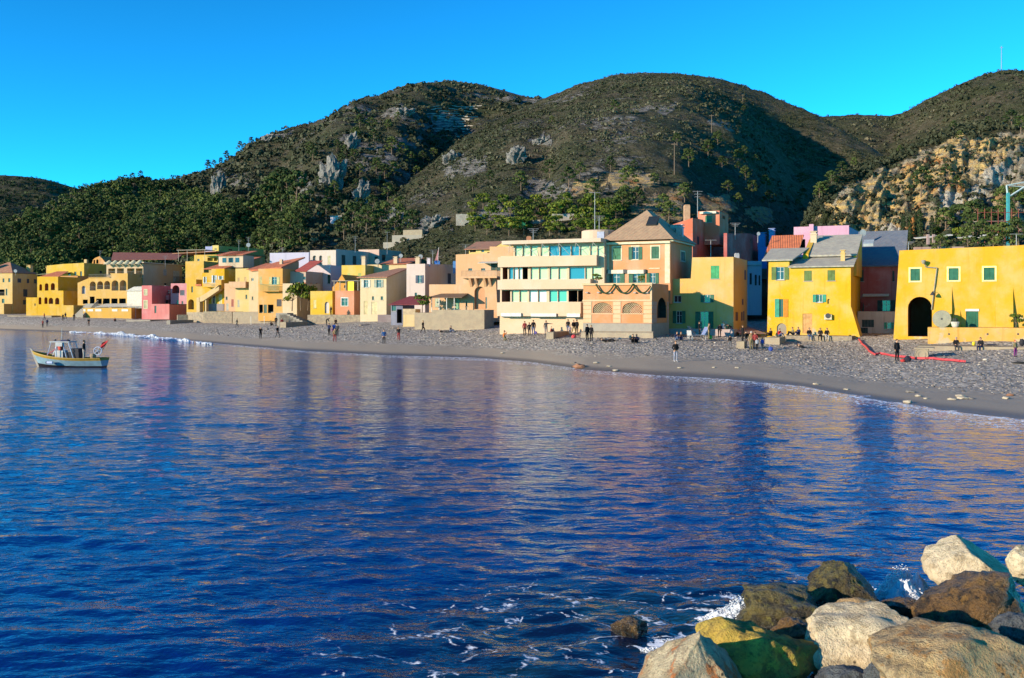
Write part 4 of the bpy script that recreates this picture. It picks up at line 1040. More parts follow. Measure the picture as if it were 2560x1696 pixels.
# --- peach villa and its terrace (crop 6; crop 5 x minus 1394)
tr = House('villa_terrace', 'peach terrace with banded cream base and lattice arches in front of the villa', 6, -442, 305, 830, 1462, 112, yaw5, (.94, .44, .16), depth=15, sx=484, sidetop=None, cat='terrace')
for q in ((-338, 1030, -130, 1146), (-18, 1030, 200, 1150)):
    tr.w('arch', *q, inn=(.42, .12, .05), depth=.9)
    a, b, zb_, zt_ = tr.rect(*q, False); m = MB(); n = 16; r_ = (b - a) / 2; cx = (a + b) / 2; rise = min(r_, (zt_ - zb_) * .6)
    for sgn in (-1, 1):
        for i in range(-12, 22):
            x = a + (b - a) * i / 9
            p0, p1 = None, None
            for j in range(25):
                t = j / 24 * (zt_ - zb_); xx = x + sgn * t; zz = zb_ + t
                ins = a < xx < b and zz < zt_ - rise + rise * math.sqrt(max(0, 1 - ((xx - cx) / r_) ** 2))
                if ins and p0 is None: p0 = (xx, .12, zz)
                if ins: p1 = (xx, .12, zz)
            if p0 and p1 and p0 != p1: m.tube(p0, p1, .017, n=4, cap=False)
    m.build('lattice', plain('lattice_wood', (.72, .56, .34), .8), tr.e)
tr.w('arch', 362, 978, 462, 1200, inn=DARKIN, depth=.8, side=True)
BAND6 = plaster((.90, .70, .34), .15)
def frame_box(x0, y0, x1, y1, side=False, d=.06, mat=BAND6, nm='banding'): return tr.box(nm, x0, y0, x1, y1, .003, d, mat, side)
frame_box(-450, 820, 312, 842, d=.22, nm='cornice'); frame_box(-450, 1000, 305, 1018, d=.1, nm='cornice'); frame_box(285, 842, 305, 1000)
for y0, y1 in ((1022, 1062), (1066, 1106), (1110, 1152), (1160, 1205), (1209, 1252)):
    for x0, x1 in ((-442, -352), (-116, -34), (214, 304)): frame_box(x0, y0, x1, y1)
for x0, x1 in ((-352, -116), (-34, 214)): frame_box(x0, 1150, x1, 1160, d=.1, nm='ledge')
for x0, x1 in ((-330, -135), (-10, 195)): frame_box(x0, 1166, x1, 1250, d=.02, mat=plaster((.95, .40, .14), .1), nm='panel')
for x in (-410, -285, -160, -25, 110, 245): frame_box(x, 918, x + 26, 930, d=.3, mat=SILL, nm='spout')
for y0, y1 in ((1022, 1062), (1066, 1106), (1110, 1152), (1160, 1205), (1209, 1252)):
    for x0, x1 in ((306, 352), (468, 484)): frame_box(x0, y0, x1, y1, True, .05, plaster((.72, .50, .34), .2))  # side face takes a darker, shaded copy of the front banding colour
tr.done()
fd = House('sea_wall', 'battered grey concrete base under the villa terrace', 6, -446, 300, 1256, 1465, 110.6, yaw5, None, depth=3, mat=CONCG, cat='wall', sx=490); fd.sidetop = [(fd.D, fd.H), (0, fd.H)]; fd.done()
m = MB(); T = fd.T(False)
m.hexa([T(-.1, .9, -1.5), T(fd.W + .6, .9, -1.5), T(fd.W + .6, 0, -1.5), T(-.1, 0, -1.5), T(-.1, .35, fd.H * .52), T(fd.W + .25, .35, fd.H * .52), T(fd.W + .2, .002, fd.H * .6), T(-.1, .002, fd.H * .6)]); m.build('footing', CONC, fd.e)
m = MB(); n = 14; gp = []
for k_ in range(3):
    x0, x1 = tr.W * (.2 + k_ * .27), tr.W * (.2 + (k_ + 1) * .27)
    for i in range(n): t = i / n; gp.append((x0 + (x1 - x0) * t, -.3, tr.H - .05 - 1.0 * (1 - (2 * t - 1) ** 2)))
gl = MB(); gl.path(gp, .085, 6); tag(gl.build('garland', plain('fir_garland', (.015, .04, .012), .9), None), 'dark green garland swagged along the villa terrace', 'garland')
gl_o = bpy.data.objects['garland']; gl_o.location = tr.e.location; gl_o.rotation_euler = tr.e.rotation_euler
h = House('villa', 'peach villa with pyramid roof and green shutters behind the terrace', 6, -205, 505, 372, 900, 120.5, yaw5, (.94, .45, .17), sx=742, worn=.12, cat='villa')
for q in ((-119, 432, -34, 570),): h.w('shut', *q, trim=True, col=(.02, .17, .08))
h.w('open', 50, 425, 198, 565, trim=True); h.w('shut', 300, 422, 382, 558, trim=True)
h.w('open', -172, 712, 6, 828); h.w('open', 52, 710, 228, 826); h.w('open', 246, 708, 378, 826)
h.w('shut', 618, 480, 662, 582, trim=True, side=True)
for x0, x1 in ((-172, 0), (38, 222)):
    a, b, _, zt_ = h.rect(x0, 668, x1, 700, False); m = MB(); m.box(a, b, .02, .25, zt_ - .55, zt_ - .1, h.T(False)); m.build('rolled_awning', plain('cream_canvas', (.85, .78, .62), .8), h.e)
    for xx in (a - .1, b + .1): m = MB(); m.box(xx - .12, xx + .12, .02, .3, zt_ - .5, zt_ - .05, h.T(False)); m.build('bracket_box', IRON, h.e)
for x in (-80, 118, 332): h.box('moulding', x - 60, 655, x + 60, 664, .004, .08, TRIM) if x == 332 else None
h.box('quoin', 446, 380, 500, 820, .004, .05, TRIM); h.box('quoin', -205, 390, -160, 820, .004, .05, TRIM); h.box('cornice', -215, 372, 508, 395, .004, .35, TRIM); h.box('cornice', 505, 372, 742, 392, .004, .35, TRIM, True)
pr = h.hip(h.loc(290, 140)[1] - h.H + 1.6, PINKTILE, .55)
m = MB(); q = h.W * .58; m.hexa([(q, 1.5, h.H + 1.9), (q + 1.3, 1.5, h.H + 1.9), (q + 1.3, 2.9, h.H + 3.0), (q, 2.9, h.H + 3.0), (q, 1.4, h.H + 2.05), (q + 1.3, 1.4, h.H + 2.05), (q + 1.3, 2.8, h.H + 3.15), (q, 2.8, h.H + 3.15)]); m.build('skylight', GLASS, pr)
h.chimney(h.W - .8, 7.5, .8, 2.0, WHITE); h.done()
VILLA_T = tr
# red house behind
h = House('red_house', 'tall brick red house rising behind the villa with a stepped parapet', 6, 400, 748, 175, 640, 138, yaw5, (.84, .25, .12), sx=1136, poly=[(400, 640), (748, 640), (748, 110), (640, 145), (520, 185), (400, 215)], sidetop=[(1136, 165), (868, 150), (860, 130), (748, 110)])
h.w('shut', 795, 312, 820, 402, col=(.03, .015, .015), side=True, sill=False); h.done()
h = House('red_tower', 'square salmon roof tower with green shutters and cream awning', 6, 806, 1040, 40, 215, 143, yaw5, (.90, .32, .15), sx=1136, extra_down=2.5, sidetop=[(1136, 72), (1040, 36)])
h.w('shut', 885, 88, 958, 158, col=(.02, .19, .09)); h.w('dark', 1068, 88, 1102, 122, side=True, sill=False); a, b, zb_, zt_ = h.rect(832, 42, 1010, 66, False); m = MB(); m.box(a, b, .01, .5, zb_, zt_, h.T(False)); m.build('awning', plain('cream_canvas', (.85, .78, .62), .8), h.e); h.done()
h = House('red_house', 'low dark red house wall behind the yellow corner house', 6, 1085, 1122, 276, 640, 136, yaw5, (.60, .17, .13), sx=1472, sidetop=[(1472, 318), (1380, 280), (1122, 278)])
h.w('dark', 1378, 340, 1388, 385, side=True, sill=False); h.done()
# yellow corner house
h = House('corner_house', 'yellow corner house with stepped roof beside the dark alley', 6, 486, 1192, 775, 1330, 118.5, yaw5, (.92, .61, .15), sx=1342, patch=(.55, .50, .42), cat='house',  # grey patches: bare plaster, also standing in for the lower wall's shade
          poly=[(486, 1330), (1192, 1330), (1192, 535), (742, 540), (728, 770), (486, 775)], sidetop=[(1342, 572), (1192, 533)])
h.w('shut', 945, 630, 1038, 772, col=(.03, .34, .12)); h.w('pane', 542, 955, 625, 1030); h.w('open', 835, 945, 978, 1030, col=(.02, .15, .09)); h.w('open', 532, 1122, 670, 1258, col=GREEN); h.w('open', 778, 1130, 974, 1318, col=GREEN)
for q in ((1310, 678, 1332, 785), (1284, 992, 1302, 1058), (1214, 1135, 1242, 1230), (1274, 1135, 1292, 1230), (1297, 1125, 1312, 1228)): h.w('shut', *q, col=(.14, .06, .02), side=True, sill=False)
h.done()
st = House('house_step', 'low pale plaster step along the foot of the yellow corner house', 6, 480, 1195, 1318, 1385, 115.5, yaw5, (.62, .56, .46), depth=2.2, cat='step'); st.done()
# white house in the alley
h = House('alley_house', 'white house in blue shade deep in the alley', 6, 1345, 1500, 580, 1050, 146, 6, (.74, .78, .86), depth=10)  # blue of the alley's shade is mixed into the white wall colour
h.w('dark', 1368, 712, 1392, 835, sill=False); h.w('dark', 1424, 728, 1446, 845, sill=False); h.w('dark', 1466, 735, 1485, 845, sill=False); h.box('cornice', 1340, 610, 1500, 628, .01, .3, plaster(WHITE)); h.done()
m = MB(); a_ = P(1862, 850, 128); b_ = P(1922, 850, 128)
m = MB(); m.box(-.5, 8, 0, 14, -3, 3.6); o = tag(empty('alley_shade_box', P(*rp(6, 1335, 1180), 147), R(-10)), 'dark box standing in for the shade closing the alley between the yellow houses', 'passage'); m = MB(); m.box(-1, 0, 0, 6, -3, 5.5); m.box(9.5, 11, 0, 6, -3, 5.5); m.box(-1, 11, 0, 6, 5.5, 7); m.box(-1, 11, 6, 6.4, -3, 5.5); m.build('shade_walls', plaster((.10, .07, .05), .2), o)  # near-black walls put the shade of the alley's back into their colour
# --- right: old yellow house, red gap house, big yellow house (crops 7 and 8)
h = House('old_yellow_house', 'old bright yellow house with grey slate roofs and odd green shutters', 7, 165, 1076, 555, 1302, 111, 24, (.93, .60, .02), sx=1182, worn=.2, patch=(.62, .56, .42), sidetop=[(1182, 330), (1076, 545)],
          poly=[(160, 1302), (1076, 1302), (1076, 545), (406, 545), (406, 480), (182, 480)])
h.w('open', 213, 556, 402, 697, col=OLIVE); h.w('shut', 568, 597, 652, 708, col=OLIVE); h.w('shut', 822, 592, 906, 706, col=OLIVE); h.w('open', 662, 856, 806, 942, col=TEAL)
h.w('dark', 300, 908, 340, 1100, col=TEAL, sill=False); h.box('shutter', 250, 905, 298, 1104, .01, .06, shutter_mat(TEAL)); h.box('shutter', 344, 908, 392, 1102, .01, .06, plain('orange_shutter', (.42, .15, .01), .7))
h.w('door', 552, 1066, 655, 1280, col=(.62, .32, .10)); h.w('arch', 820, 905, 850, 958, inn=(.75, .55, .1), depth=.2)
h.w('arch', 270, 1170, 375, 1290, inn=(.42, .40, .26), depth=.12)
ac = h.box('air_conditioner', 790, 1075, 872, 1130, .01, .35, plain('pale_casing', (.72, .62, .42), .7)); a, b, zb_, zt_ = h.rect(812, 1066, 852, 1110, False)
m = MB(); m.lathe([(.28, 0), (.28, .03)], n=14, T=lambda p: ((a + b) / 2 + p[0], -.36 - p[2], (zb_ + zt_) / 2 + p[1])); m.build('fan', IRON, ac)
W, H = h.W, h.loc(740, 548)[1]; xl = h.loc(408, 548)[0]
lo = h.slab('roof', [(xl - .1, -.45, H), (W + .35, -.45, H), (W + .35, 4.2, H + 1.25), (xl - .1, 4.2, H + 1.25)], .14, SLATE)
h.slab('roof', [(xl + 1.6, 3.4, H + 1.4), (W + .35, 3.4, H + 1.4), (W + .35, 10.5, H + 4.1), (xl + 1.6, 10.5, H + 4.1)], .2, SLATE)
zl = h.loc(250, 480)[1]
h.slab('roof', [(-.5, -.45, zl), (xl + .4, -.45, zl), (xl + 1.4, 5.5, zl + 1.6), (-.5, 5.5, zl + 1.6)], .14, SLATE)
m = MB(); m.hexa([(xl + 1.0, 3.2, H - 1), (xl + 1.6, 3.2, H - 1), (xl + 1.6, 11, H - 1), (xl + 1.0, 11, H - 1), (xl + 1.0, 3.2, H + 1.5), (xl + 1.6, 3.2, H + 1.5), (xl + 1.6, 11, H + 4.3), (xl + 1.0, 11, H + 4.3)]); m.build('parapet', h.mat, h.e)
m = MB(); m.hexa([(W, 3.3, H - 1), (W + .3, 3.3, H - 1), (W + .3, 10.4, H - 1), (W, 10.4, H - 1), (W, 3.3, H + 1.2), (W + .3, 3.3, H + 1.2), (W + .3, 10.4, H + 3.9), (W, 10.4, H + 3.9)]); m.build('gable_wall', h.mat, h.e)
m = MB(); q = xl + 7.2; m.hexa([(q, 6.2, H + 2.4), (q + 1.1, 6.2, H + 2.4), (q + 1.1, 7.6, H + 2.95), (q, 7.6, H + 2.95), (q, 6.1, H + 2.7), (q + 1.1, 6.1, H + 2.7), (q + 1.1, 7.5, H + 3.25), (q, 7.5, H + 3.25)]); m.build('skylight', plain('skylight_glass', (.5, .55, .58), .2), lo)
h.chimney(W - 1.0, 2.0, .45, .9, Y2, z=H + .5); h.chimney(xl + 1.6, 8.0, .7, 1.0, CREAM, z=H + 3.0)
# buttressed foot on the right corner
m = MB(); m.hexa([(W - .3, -.6, -1.5), (W + 1.4, -.6, -1.5), (W + 1.4, 3, -1.5), (W - .3, 3, -1.5), (W - .3, -.01, 3.2), (W + .02, -.01, 3.2), (W + .02, 3, 3.2), (W - .3, 3, 3.2)]); m.build('buttress', h.mat, h.e); h.done()
OLD = h
h = House('lilac_house', 'lilac pink flat roofed house behind the slate roof', 7, 455, 1056, 122, 480, 150, 24, (.82, .52, .62), sx=1168, sidetop=[(1168, 175), (1056, 118)])
h.w('cave', 492, 255, 580, 380, inn=DARKIN, depth=3); h.box('chimney', 628, 95, 676, 200, .01, .7, h.mat); h.done()
h = House('blue_house', 'bright blue rooftop with two chimneys between red walls', 7, 66, 216, 340, 560, 152, 24, (.10, .36, .85), depth=8); h.chimney(2.0, .6, .8, 2.4, (.30, .48, .80)); h.chimney(h.W - 1.6, .6, 1.1, 1.8, (.12, .36, .75)); h.done()
h = House('house', 'white rooftop room with small windows beside the lilac house', 7, 225, 456, 300, 440, 158, 24, WHITE, depth=6); h.w('dark', 345, 305, 376, 340); h.w('dark', 382, 305, 412, 340); h.done()
h = House('house', 'house with a red tiled roof behind the old yellow house', 7, 160, 470, 440, 700, 131, 24, (.34, .12, .09), depth=7); h.shed(3.0, TILE, .3, depth=6); h.done()
h = House('gap_house', 'dark red house with slate roof in painted blue shade between the two yellow houses', 7, 1160, 1620, 548, 1050, 118, 24, (.62, .16, .12), depth=7, worn=.4, patch=(.42, .36, .33))
h.w('shut', 1162, 590, 1216, 715, col=DKGREEN); h.w('shut', 1528, 598, 1552, 715, col=DKGREEN); h.w('open', 1365, 918, 1560, 1040, col=DKGREEN); h.w('shut', 1160, 940, 1218, 1040, col=DKGREEN)
h.slab('awning', [(.5, -.02, h.loc(1300, 850)[1]), (3.4, -.02, h.loc(1300, 850)[1]), (3.4, -.5, h.loc(1300, 876)[1]), (.5, -.5, h.loc(1300, 876)[1])], .05, plain('cream_canvas', (.85, .78, .62), .8))
h.slab('roof', [(-.6, -.5, h.H), (h.W + .5, -.5, h.H), (h.W + .5, 7, h.H + 4.6), (-.6, 7, h.H + 4.6)], .16, SLATE_SHADED); h.done()
h = House('terrace_wall', 'pale plaster terrace wall with dark green hatches below the red house', 7, 1150, 1600, 1042, 1325, 113.5, 24, (.72, .64, .46), depth=3, cat='wall', worn=.5)
h.w('door', 1185, 1218, 1262, 1318, col=(.02, .05, .05)); h.w('door', 1196, 1132, 1328, 1212, col=(.02, .05, .05)); h.w('open', 1440, 1160, 1545, 1232, col=TEAL); h.done()
# big yellow house
h = House('big_yellow_house', 'large yellow house with an arched passage and buttresses at the right edge', 8, 200, 1700, 275, 1190, 103, 24, (.94, .57, .03), depth=14, worn=.15, patch=(.74, .62, .42), poly=[(128, 1190), (1950, 1190), (1950, 240), (200, 275)])
h.out[2] = (h.out[2][0], h.H + .35)
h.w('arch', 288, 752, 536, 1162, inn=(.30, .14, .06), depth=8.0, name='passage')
for q in ((313, 464, 414, 594), (707, 457, 812, 588), (1070, 451, 1184, 586)): h.w('shut', *q, col=(.006, .13, .07), trim=plain('pale_yellow_trim', (.88, .68, .25), .85))
h.w('door', 886, 902, 1016, 1110, col=(.006, .12, .06)); h.box('lintel', 880, 878, 1022, 902, .004, .08, plain('white_trim', (.8, .78, .75), .7))
for xa, xb, yt, dd in ((575, 742, 650, 1.15), (1192, 1372, 655, 1.3), (748, 828, 890, 1.3)):
    a, b = h.loc(xa, yt)[0], h.loc(xb, yt)[0]; z1 = h.loc(xb, yt)[1]; m = MB()
    m.hexa([(a, -dd, -1.5), (b, -dd, -1.5), (b, 0.1, -1.5), (a, 0.1, -1.5), (a, -.01, z1), (b, -.01, z1), (b, .1, z1), (a, .1, z1)]); m.build('buttress', h.mat, h.e)
m = MB(); x_ = h.loc(560, 900)[0]; zt_ = h.loc(560, 455)[1]; zb_ = h.loc(540, 885)[1]; m.path([(x_ - .9, -.35, h.loc(520, 410)[1]), (x_ - .8, -.15, zt_ + .1), (x_ + .25, -.15, zt_), (x_ - .25, -.15, zb_)], .06); m.lathe([(.12, 0), (.24, .3), (.16, .4)], (x_ - 1.0, -.5, h.loc(520, 415)[1]), 10); m.build('drainpipe', plain('grey_pipe', (.22, .2, .16), .6), h.e)
m = MB(); zl = h.loc(520, 710)[1]; x_ = h.loc(545, 700)[0]; m.tube((x_, -.02, zl + .15), (x_, -.9, zl + .15), .02); m.lathe([(.05, .1), (.12, 0), (.26, -.25), (.26, -.28)], (x_, -.9, zl), 10); m.build('wall_lamp', IRON, h.e)
h.done(); BIG = h
tw = House('terrace_wall', 'orange stained terrace wall in front of the big yellow house', 8, 492, 1950, 1068, 1240, 98.5, 24, (.90, .55, .08), depth=3.2, cat='wall', worn=.45, patch=(.66, .56, .38)); tw.done(); TWALL = tw
for x in (712, 1110, 1424):
    a, z = tw.loc(x, 1137); m = MB(); m.lathe([(.09, 0), (.09, .02)], n=10, T=lambda p: (a + p[0], -.004 - p[2], z + p[1])); m.build('drain_hole', IRON, tw.e)
def on(hs, x, y, d, dz=0):
    """point d metres in front of a facade, at the photo position (x, y) on it"""
    a, z = hs.loc(x, y); q = hs.O + hs.a * a - hs.d * d
    return Vector((q[0], q[1], hs.z0 + z + dz))
ms = tag(empty('millstone', on(BIG, 640, 1065, 1.9), -BIG.yaw), 'round grey millstone leaning on the big yellow house', 'millstone')
m = MB(); tt = R(80); TT_ = lambda p: (p[0] * .5, (p[2] * math.sin(tt) * -1 + p[1] * math.cos(tt)) * .5, .85 + p[1] * math.sin(tt) * .5)
m.lathe([(1.72, 0), (1.76, .1), (1.72, .34)], n=32, T=TT_); m.build('disc', stone_mat('mill_stone', (.25, .24, .17), (.20, .195, .15), (.12, .12, .10), 1.5, .03), ms)
m = MB(); m.lathe([(.2, .36), (.2, .37)], n=12, T=TT_); m.build('hub_hole', IRON, ms)
for i in range(16):
    t = 2 * math.pi * i / 16; m = MB(); c, s_ = math.cos(t), math.sin(t)
    p = [TT_((r * c + w * -s_, r * s_ + w * c, zz)) for zz in (.338, .352) for r, w in ((.5, -.02), (1.6, -.02), (1.6, .02), (.5, .02))]
    m.hexa(p); m.build('groove', plain('groove_stone', (.26, .26, .2), .9), ms)  # thin strips in one even stone tone mark the grooves
fp = tag(empty('urn', on(BIG, 775, 1068, 2.2)), 'small white urn with a dark plant beside the millstone', 'urn'); m = MB(); m.lathe([(.2, 0), (.3, .15), (.42, .55), (.36, .6)], n=12); m.build('bowl', plain('white_stone', (.72, .68, .6), .8), fp)
m = MB(); m.lathe([(.2, .58), (.3, .75), (.2, .95)], n=8); m.build('shrub', plain('dark_leaf', (.03, .04, .03), .9), fp)
# kerbs, blocks and walls on the beach
sw = block('sea_wall', 'rubble stone sea wall below the yellow houses on the left', 'wall', 2, 820, 1132, 868, 1010, 213, 15, 5, RUBBLE)
block('sea_wall', 'grey shaded stone wall return beside the low pink house', 'wall', 2, 540, 648, 905, 1000, 219, -20, 5, RUBBLE)
block('sea_wall', 'dark stone wall set back between two lighter sea walls', 'wall', 2, 640, 824, 875, 1002, 220, 40, 4, RUBBLE)
block('sea_wall', 'smooth stone sea wall below the cream houses', 'wall', 2, 1140, 1800, 872, 1020, 206, 15, 5, CONC)
block('sea_wall', 'rough rubble wall beneath the small yellow and salmon houses', 'wall', 3, 560, 1330, 990, 1115, 184, 16, 5, RUBBLE)
st = tag(empty('stairs', P(*rp(3, 555, 1118), 181), R(-16)), 'stone stairs down to the beach between two sea walls', 'stairs')
for i in range(9):
    m = MB(); m.box(-.9 - i * .75, .4 - i * .62, 1.0, 3.4, -.6, .28 + i * .27); m.build('step', CONCG, st)
block('sea_wall', 'dark plaster base under the cream gabled house', 'wall', 3, 1325, 1640, 992, 1120, 176, 17, 4, plaster((.32, .28, .24)))
block('beach_platform', 'low concrete platform in front of the pink houses', 'platform', 2, -20, 242, 958, 992, 226, 10, 9, CONCG)
block('beach_block', 'pale concrete block on the shingle near the low pink house', 'block', 2, 420, 458, 965, 1020, 207, 10, 10, CONCG)
block('beach_kerb', 'long pale concrete kerb along the far left beach', 'kerb', 1, 80, 560, 912, 942, 255, 8, 4, CONC)
block('beach_kerb', 'low concrete kerb below the orange terrace wall', 'kerb', 1, 780, 1440, 945, 968, 243, 8, 3, CONC)
block('beach_block', 'long concrete mooring block below the sea wall stairs', 'block', 3, 262, 325, 1072, 1130, 174, 16, 8, CONC)
block('beach_block', 'long low concrete slab on the shingle below the rubble wall', 'block', 3, 880, 1130, 1130, 1165, 168, 16, 3, CONC)
block('beach_block', 'dark concrete block below the cream gabled house', 'block', 3, 1122, 1140, 1100, 1168, 165, 16, 12, CONC)
block('beach_block', 'cream concrete block at the end of the smooth sea wall', 'block', 4, 912, 962, 1172, 1228, 134, 18, 7, CONC)
block('beach_block', 'large concrete block on the shingle before the cream flats', 'block', 5, 548, 625, 1355, 1445, 112, 20, 7, CONC)
bb = House('beach_block', 'pale concrete block with a round boss at the right of the beach', 8, 368, 500, 1290, 1408, 86.5, 24, None, depth=2.2, cat='block', mat=CONC, extra_down=.5); bb.done()
m = MB(); a, z = bb.loc(428, 1348)
for r0, r1 in ((.55, .48), (.34, .27)):
    n = 24
    for i in range(n):
        t0, t1 = 2 * math.pi * i / n, 2 * math.pi * (i + 1) / n
        m.hexa([(a + r * math.cos(t), y, z + r * math.sin(t)) for y in (-.001, -.05) for r, t in ((r1, t0), (r0, t0), (r0, t1), (r1, t1))])
m.build('boss', CONC, bb.e)
m = MB(); m.box(-.1, bb.W + .45, -.1, 2.3, bb.H, bb.H + .12); m.build('cap', CONC, bb.e)
bench = House('stone_platform', 'long low stone platform people sit on below the terrace wall', 8, 388, 1950, 1258, 1335, 92.5, 24, None, depth=4.5, cat='platform', mat=CONC); bench.done(); BENCH = bench
kerb = House('stone_ledge', 'rough stone ledge along the foot of the old yellow house', 7, 370, 1088, 1305, 1368, 107, 24, None, depth=3.5, cat='ledge', mat=RUBBLE); kerb.done(); LEDGE = kerb
k2 = House('stone_ledge', 'stepped stone landing at the left foot of the old yellow house', 7, 140, 300, 1325, 1420, 103, 24, None, depth=4, cat='ledge', mat=CONC); k2.done()
bk = House('beach_block', 'square pale concrete block beside the standing group', 6, 1225, 1310, 1455, 1560, 96, 20, None, depth=2.0, cat='block', mat=CONC); bk.done()
lane = MB(); A, B_ = P(*rp(7, -140, 1285), 112), P(*rp(7, 170, 1300), 110)
lane.poly([(A.x, A.y, A.z + .1), (B_.x, B_.y, B_.z + .1), (B_.x + 3, B_.y + 35, B_.z + 1.6), (A.x + 3, A.y + 35, A.z + 1.6)])
tag(lane.build('lane', stone_mat('brick_paving', (.34, .20, .16), (.28, .17, .14), (.16, .11, .1), 1.5, .03)), kind='structure')
# ------------------------------------------------------------------ vegetation
def leaf_cloud(cen, rad, nq, size, flat=.8, jitter=.6, r=rng):
    """quads spread over small ellipsoids, facing mostly outwards -> verts, faces"""
    n = len(cen); N = n * nq
    d = r.normal(size=(N, 3)); d[:, 2] = np.abs(d[:, 2]) * .9 - .18 + d[:, 2] * .25
    d /= np.linalg.norm(d, axis=1)[:, None]
    rr = r.uniform(.55, 1.05, N) ** .6
    C_ = np.repeat(cen, nq, 0); R_ = np.repeat(rad, nq)
    pos = C_ + d * (rr * R_)[:, None] * np.array([1, 1, flat])
    nrm = d + r.normal(size=(N, 3)) * jitter; nrm /= np.linalg.norm(nrm, axis=1)[:, None]
    t = np.cross(nrm, r.normal(size=(N, 3))); t /= np.linalg.norm(t, axis=1)[:, None] + 1e-9
    b = np.cross(nrm, t)
    s = (np.repeat(np.broadcast_to(size, (n,)), nq) * r.uniform(.6, 1.3, N))[:, None]
    s2 = s * r.uniform(.5, .9, N)[:, None]
    V = np.stack([pos - t * s - b * s2, pos + t * s - b * s2 * .6, pos + t * s * .7 + b * s2, pos - t * s * .8 + b * s2 * .8], 1).reshape(-1, 3)
    return V, np.arange(N * 4).reshape(-1, 4)

def leaf_mat(name, a, b, c, var=.35):
    k = NT(name); tone = k.attr('tone'); oi = k.new('ShaderNodeObjectInfo')
    t = k.math('ADD', tone, k.math('MULTIPLY', k.math('SUBTRACT', oi.outputs['Random'], .5), var))
    k.l(k.ramp(t, [(0, a), (.5, b), (1, c)]), k.b.inputs['Base Color'])
    k.b.inputs['Roughness'].default_value = .75; k.b.inputs['Specular IOR Level'].default_value = .15
    return k.m
LEAF_PINE = leaf_mat('pine_needles', (.014, .027, .009), (.040, .060, .016), (.10, .122, .028), .6)
LEAF_DARK = leaf_mat('cypress_and_shaded_leaves', (.010, .020, .008), (.022, .036, .012), (.045, .06, .02))
LEAF_SCRUB = leaf_mat('scrub_leaves', (.024, .028, .014), (.050, .055, .030), (.11, .10, .065), .0)
LEAF_CITRUS = leaf_mat('citrus_leaves', (.03, .055, .01), (.09, .12, .015), (.24, .22, .02))
BARK = plain('pine_bark', (.14, .10, .07), .9)

def tree_proto(kind, seed):
    r = np.random.default_rng(seed); rr = random.Random(seed)
    mb = MB()
    if kind == 'pine':       # rounded Aleppo pine, about 8 m
        Ht = 7.5; cen, rad = [], []
        lean = rr.uniform(-.5, .5)
        mb.tube((0, 0, -1.2), (lean * .4, 0, 2.6), .22, .16); mb.tube((lean * .4, 0, 2.6), (lean, .1, 6.0), .16, .06)
        for i in range(13):
            a = i * 2.4 + rr.uniform(-.4, .4); z = 2.2 + 4.6 * (i / 12) ** .9; w = (2.5 * math.sin(min(1, (1 - (z - 2.2) / 5.6) * 1.25) * math.pi / 2)) * rr.uniform(.65, 1.1)
            c = (lean * z / 6 + w * math.cos(a), w * math.sin(a), z + rr.uniform(-.2, .5)); cen.append(c); rad.append(rr.uniform(.8, 1.35))
            mb.tube((lean * z / 7, 0, max(1.5, z - .9)), c, .06, .02, 4, False)
        cen.append((lean, .1, 7.0)); rad.append(.9)
        V, F = leaf_cloud(np.array(cen), np.array(rad), 50, .25, .72, .32, r)
    elif kind == 'cypress':
        mb.tube((0, 0, -.8), (0, 0, 8), .16, .04); z = np.linspace(.4, 9.5, 20); w = .95 * np.sin(np.clip((z + .6) / 10.3, 0, 1) * math.pi) ** .6
        cen = np.stack([r.normal(0, .12, 20), r.normal(0, .12, 20), z], 1); V, F = leaf_cloud(cen, w * .9 + .1, 40, .2, 1.0, .5, r)
    elif kind == 'broad':    # dense bushy broadleaf or citrus, about 4 m
        cen, rad = [], []
        mb.tube((0, 0, -.8), (.1, 0, 1.5), .13, .09)
        for i in range(9):
            a = i * 2.4; w = 1.5 * rr.uniform(.4, 1); z = 1.3 + rr.uniform(0, 1.9); cen.append((w * math.cos(a), w * math.sin(a), z)); rad.append(rr.uniform(.7, 1.05)); mb.tube((.1, 0, 1.2), cen[-1], .05, .02, 4, False)
        V, F = leaf_cloud(np.array(cen), np.array(rad), 44, .2, .85, .6, r)
    tone = np.repeat(np.clip(r.normal(.45, .12, len(F)), 0, 1), 4)
    crown = mesh_np('crown', V, F, {'pine': LEAF_PINE, 'cypress': LEAF_DARK, 'broad': LEAF_CITRUS}[kind], False, {'tone': tone})
    return mb.mesh('trunk', BARK), crown
PROTO = {'pine': [tree_proto('pine', 100 + i) for i in range(6)], 'cypress': [tree_proto('cypress', 200 + i) for i in range(2)], 'broad': [tree_proto('broad', 300 + i) for i in range(3)]}
def tree(kind, p, s, label, group, cat='tree', name=None, sz=1.0):
    tm, cm = random.choice(PROTO[kind])
    e = empty(name or {'pine': 'pine_tree', 'cypress': 'cypress_tree', 'broad': 'bushy_tree'}[kind], p, random.uniform(0, 6.28))
    e.scale = (s, s, s * sz * random.uniform(.9, 1.1)); tag(e, label, cat, group)
    link('trunk', tm, e); link('crown', cm, e)
    return e

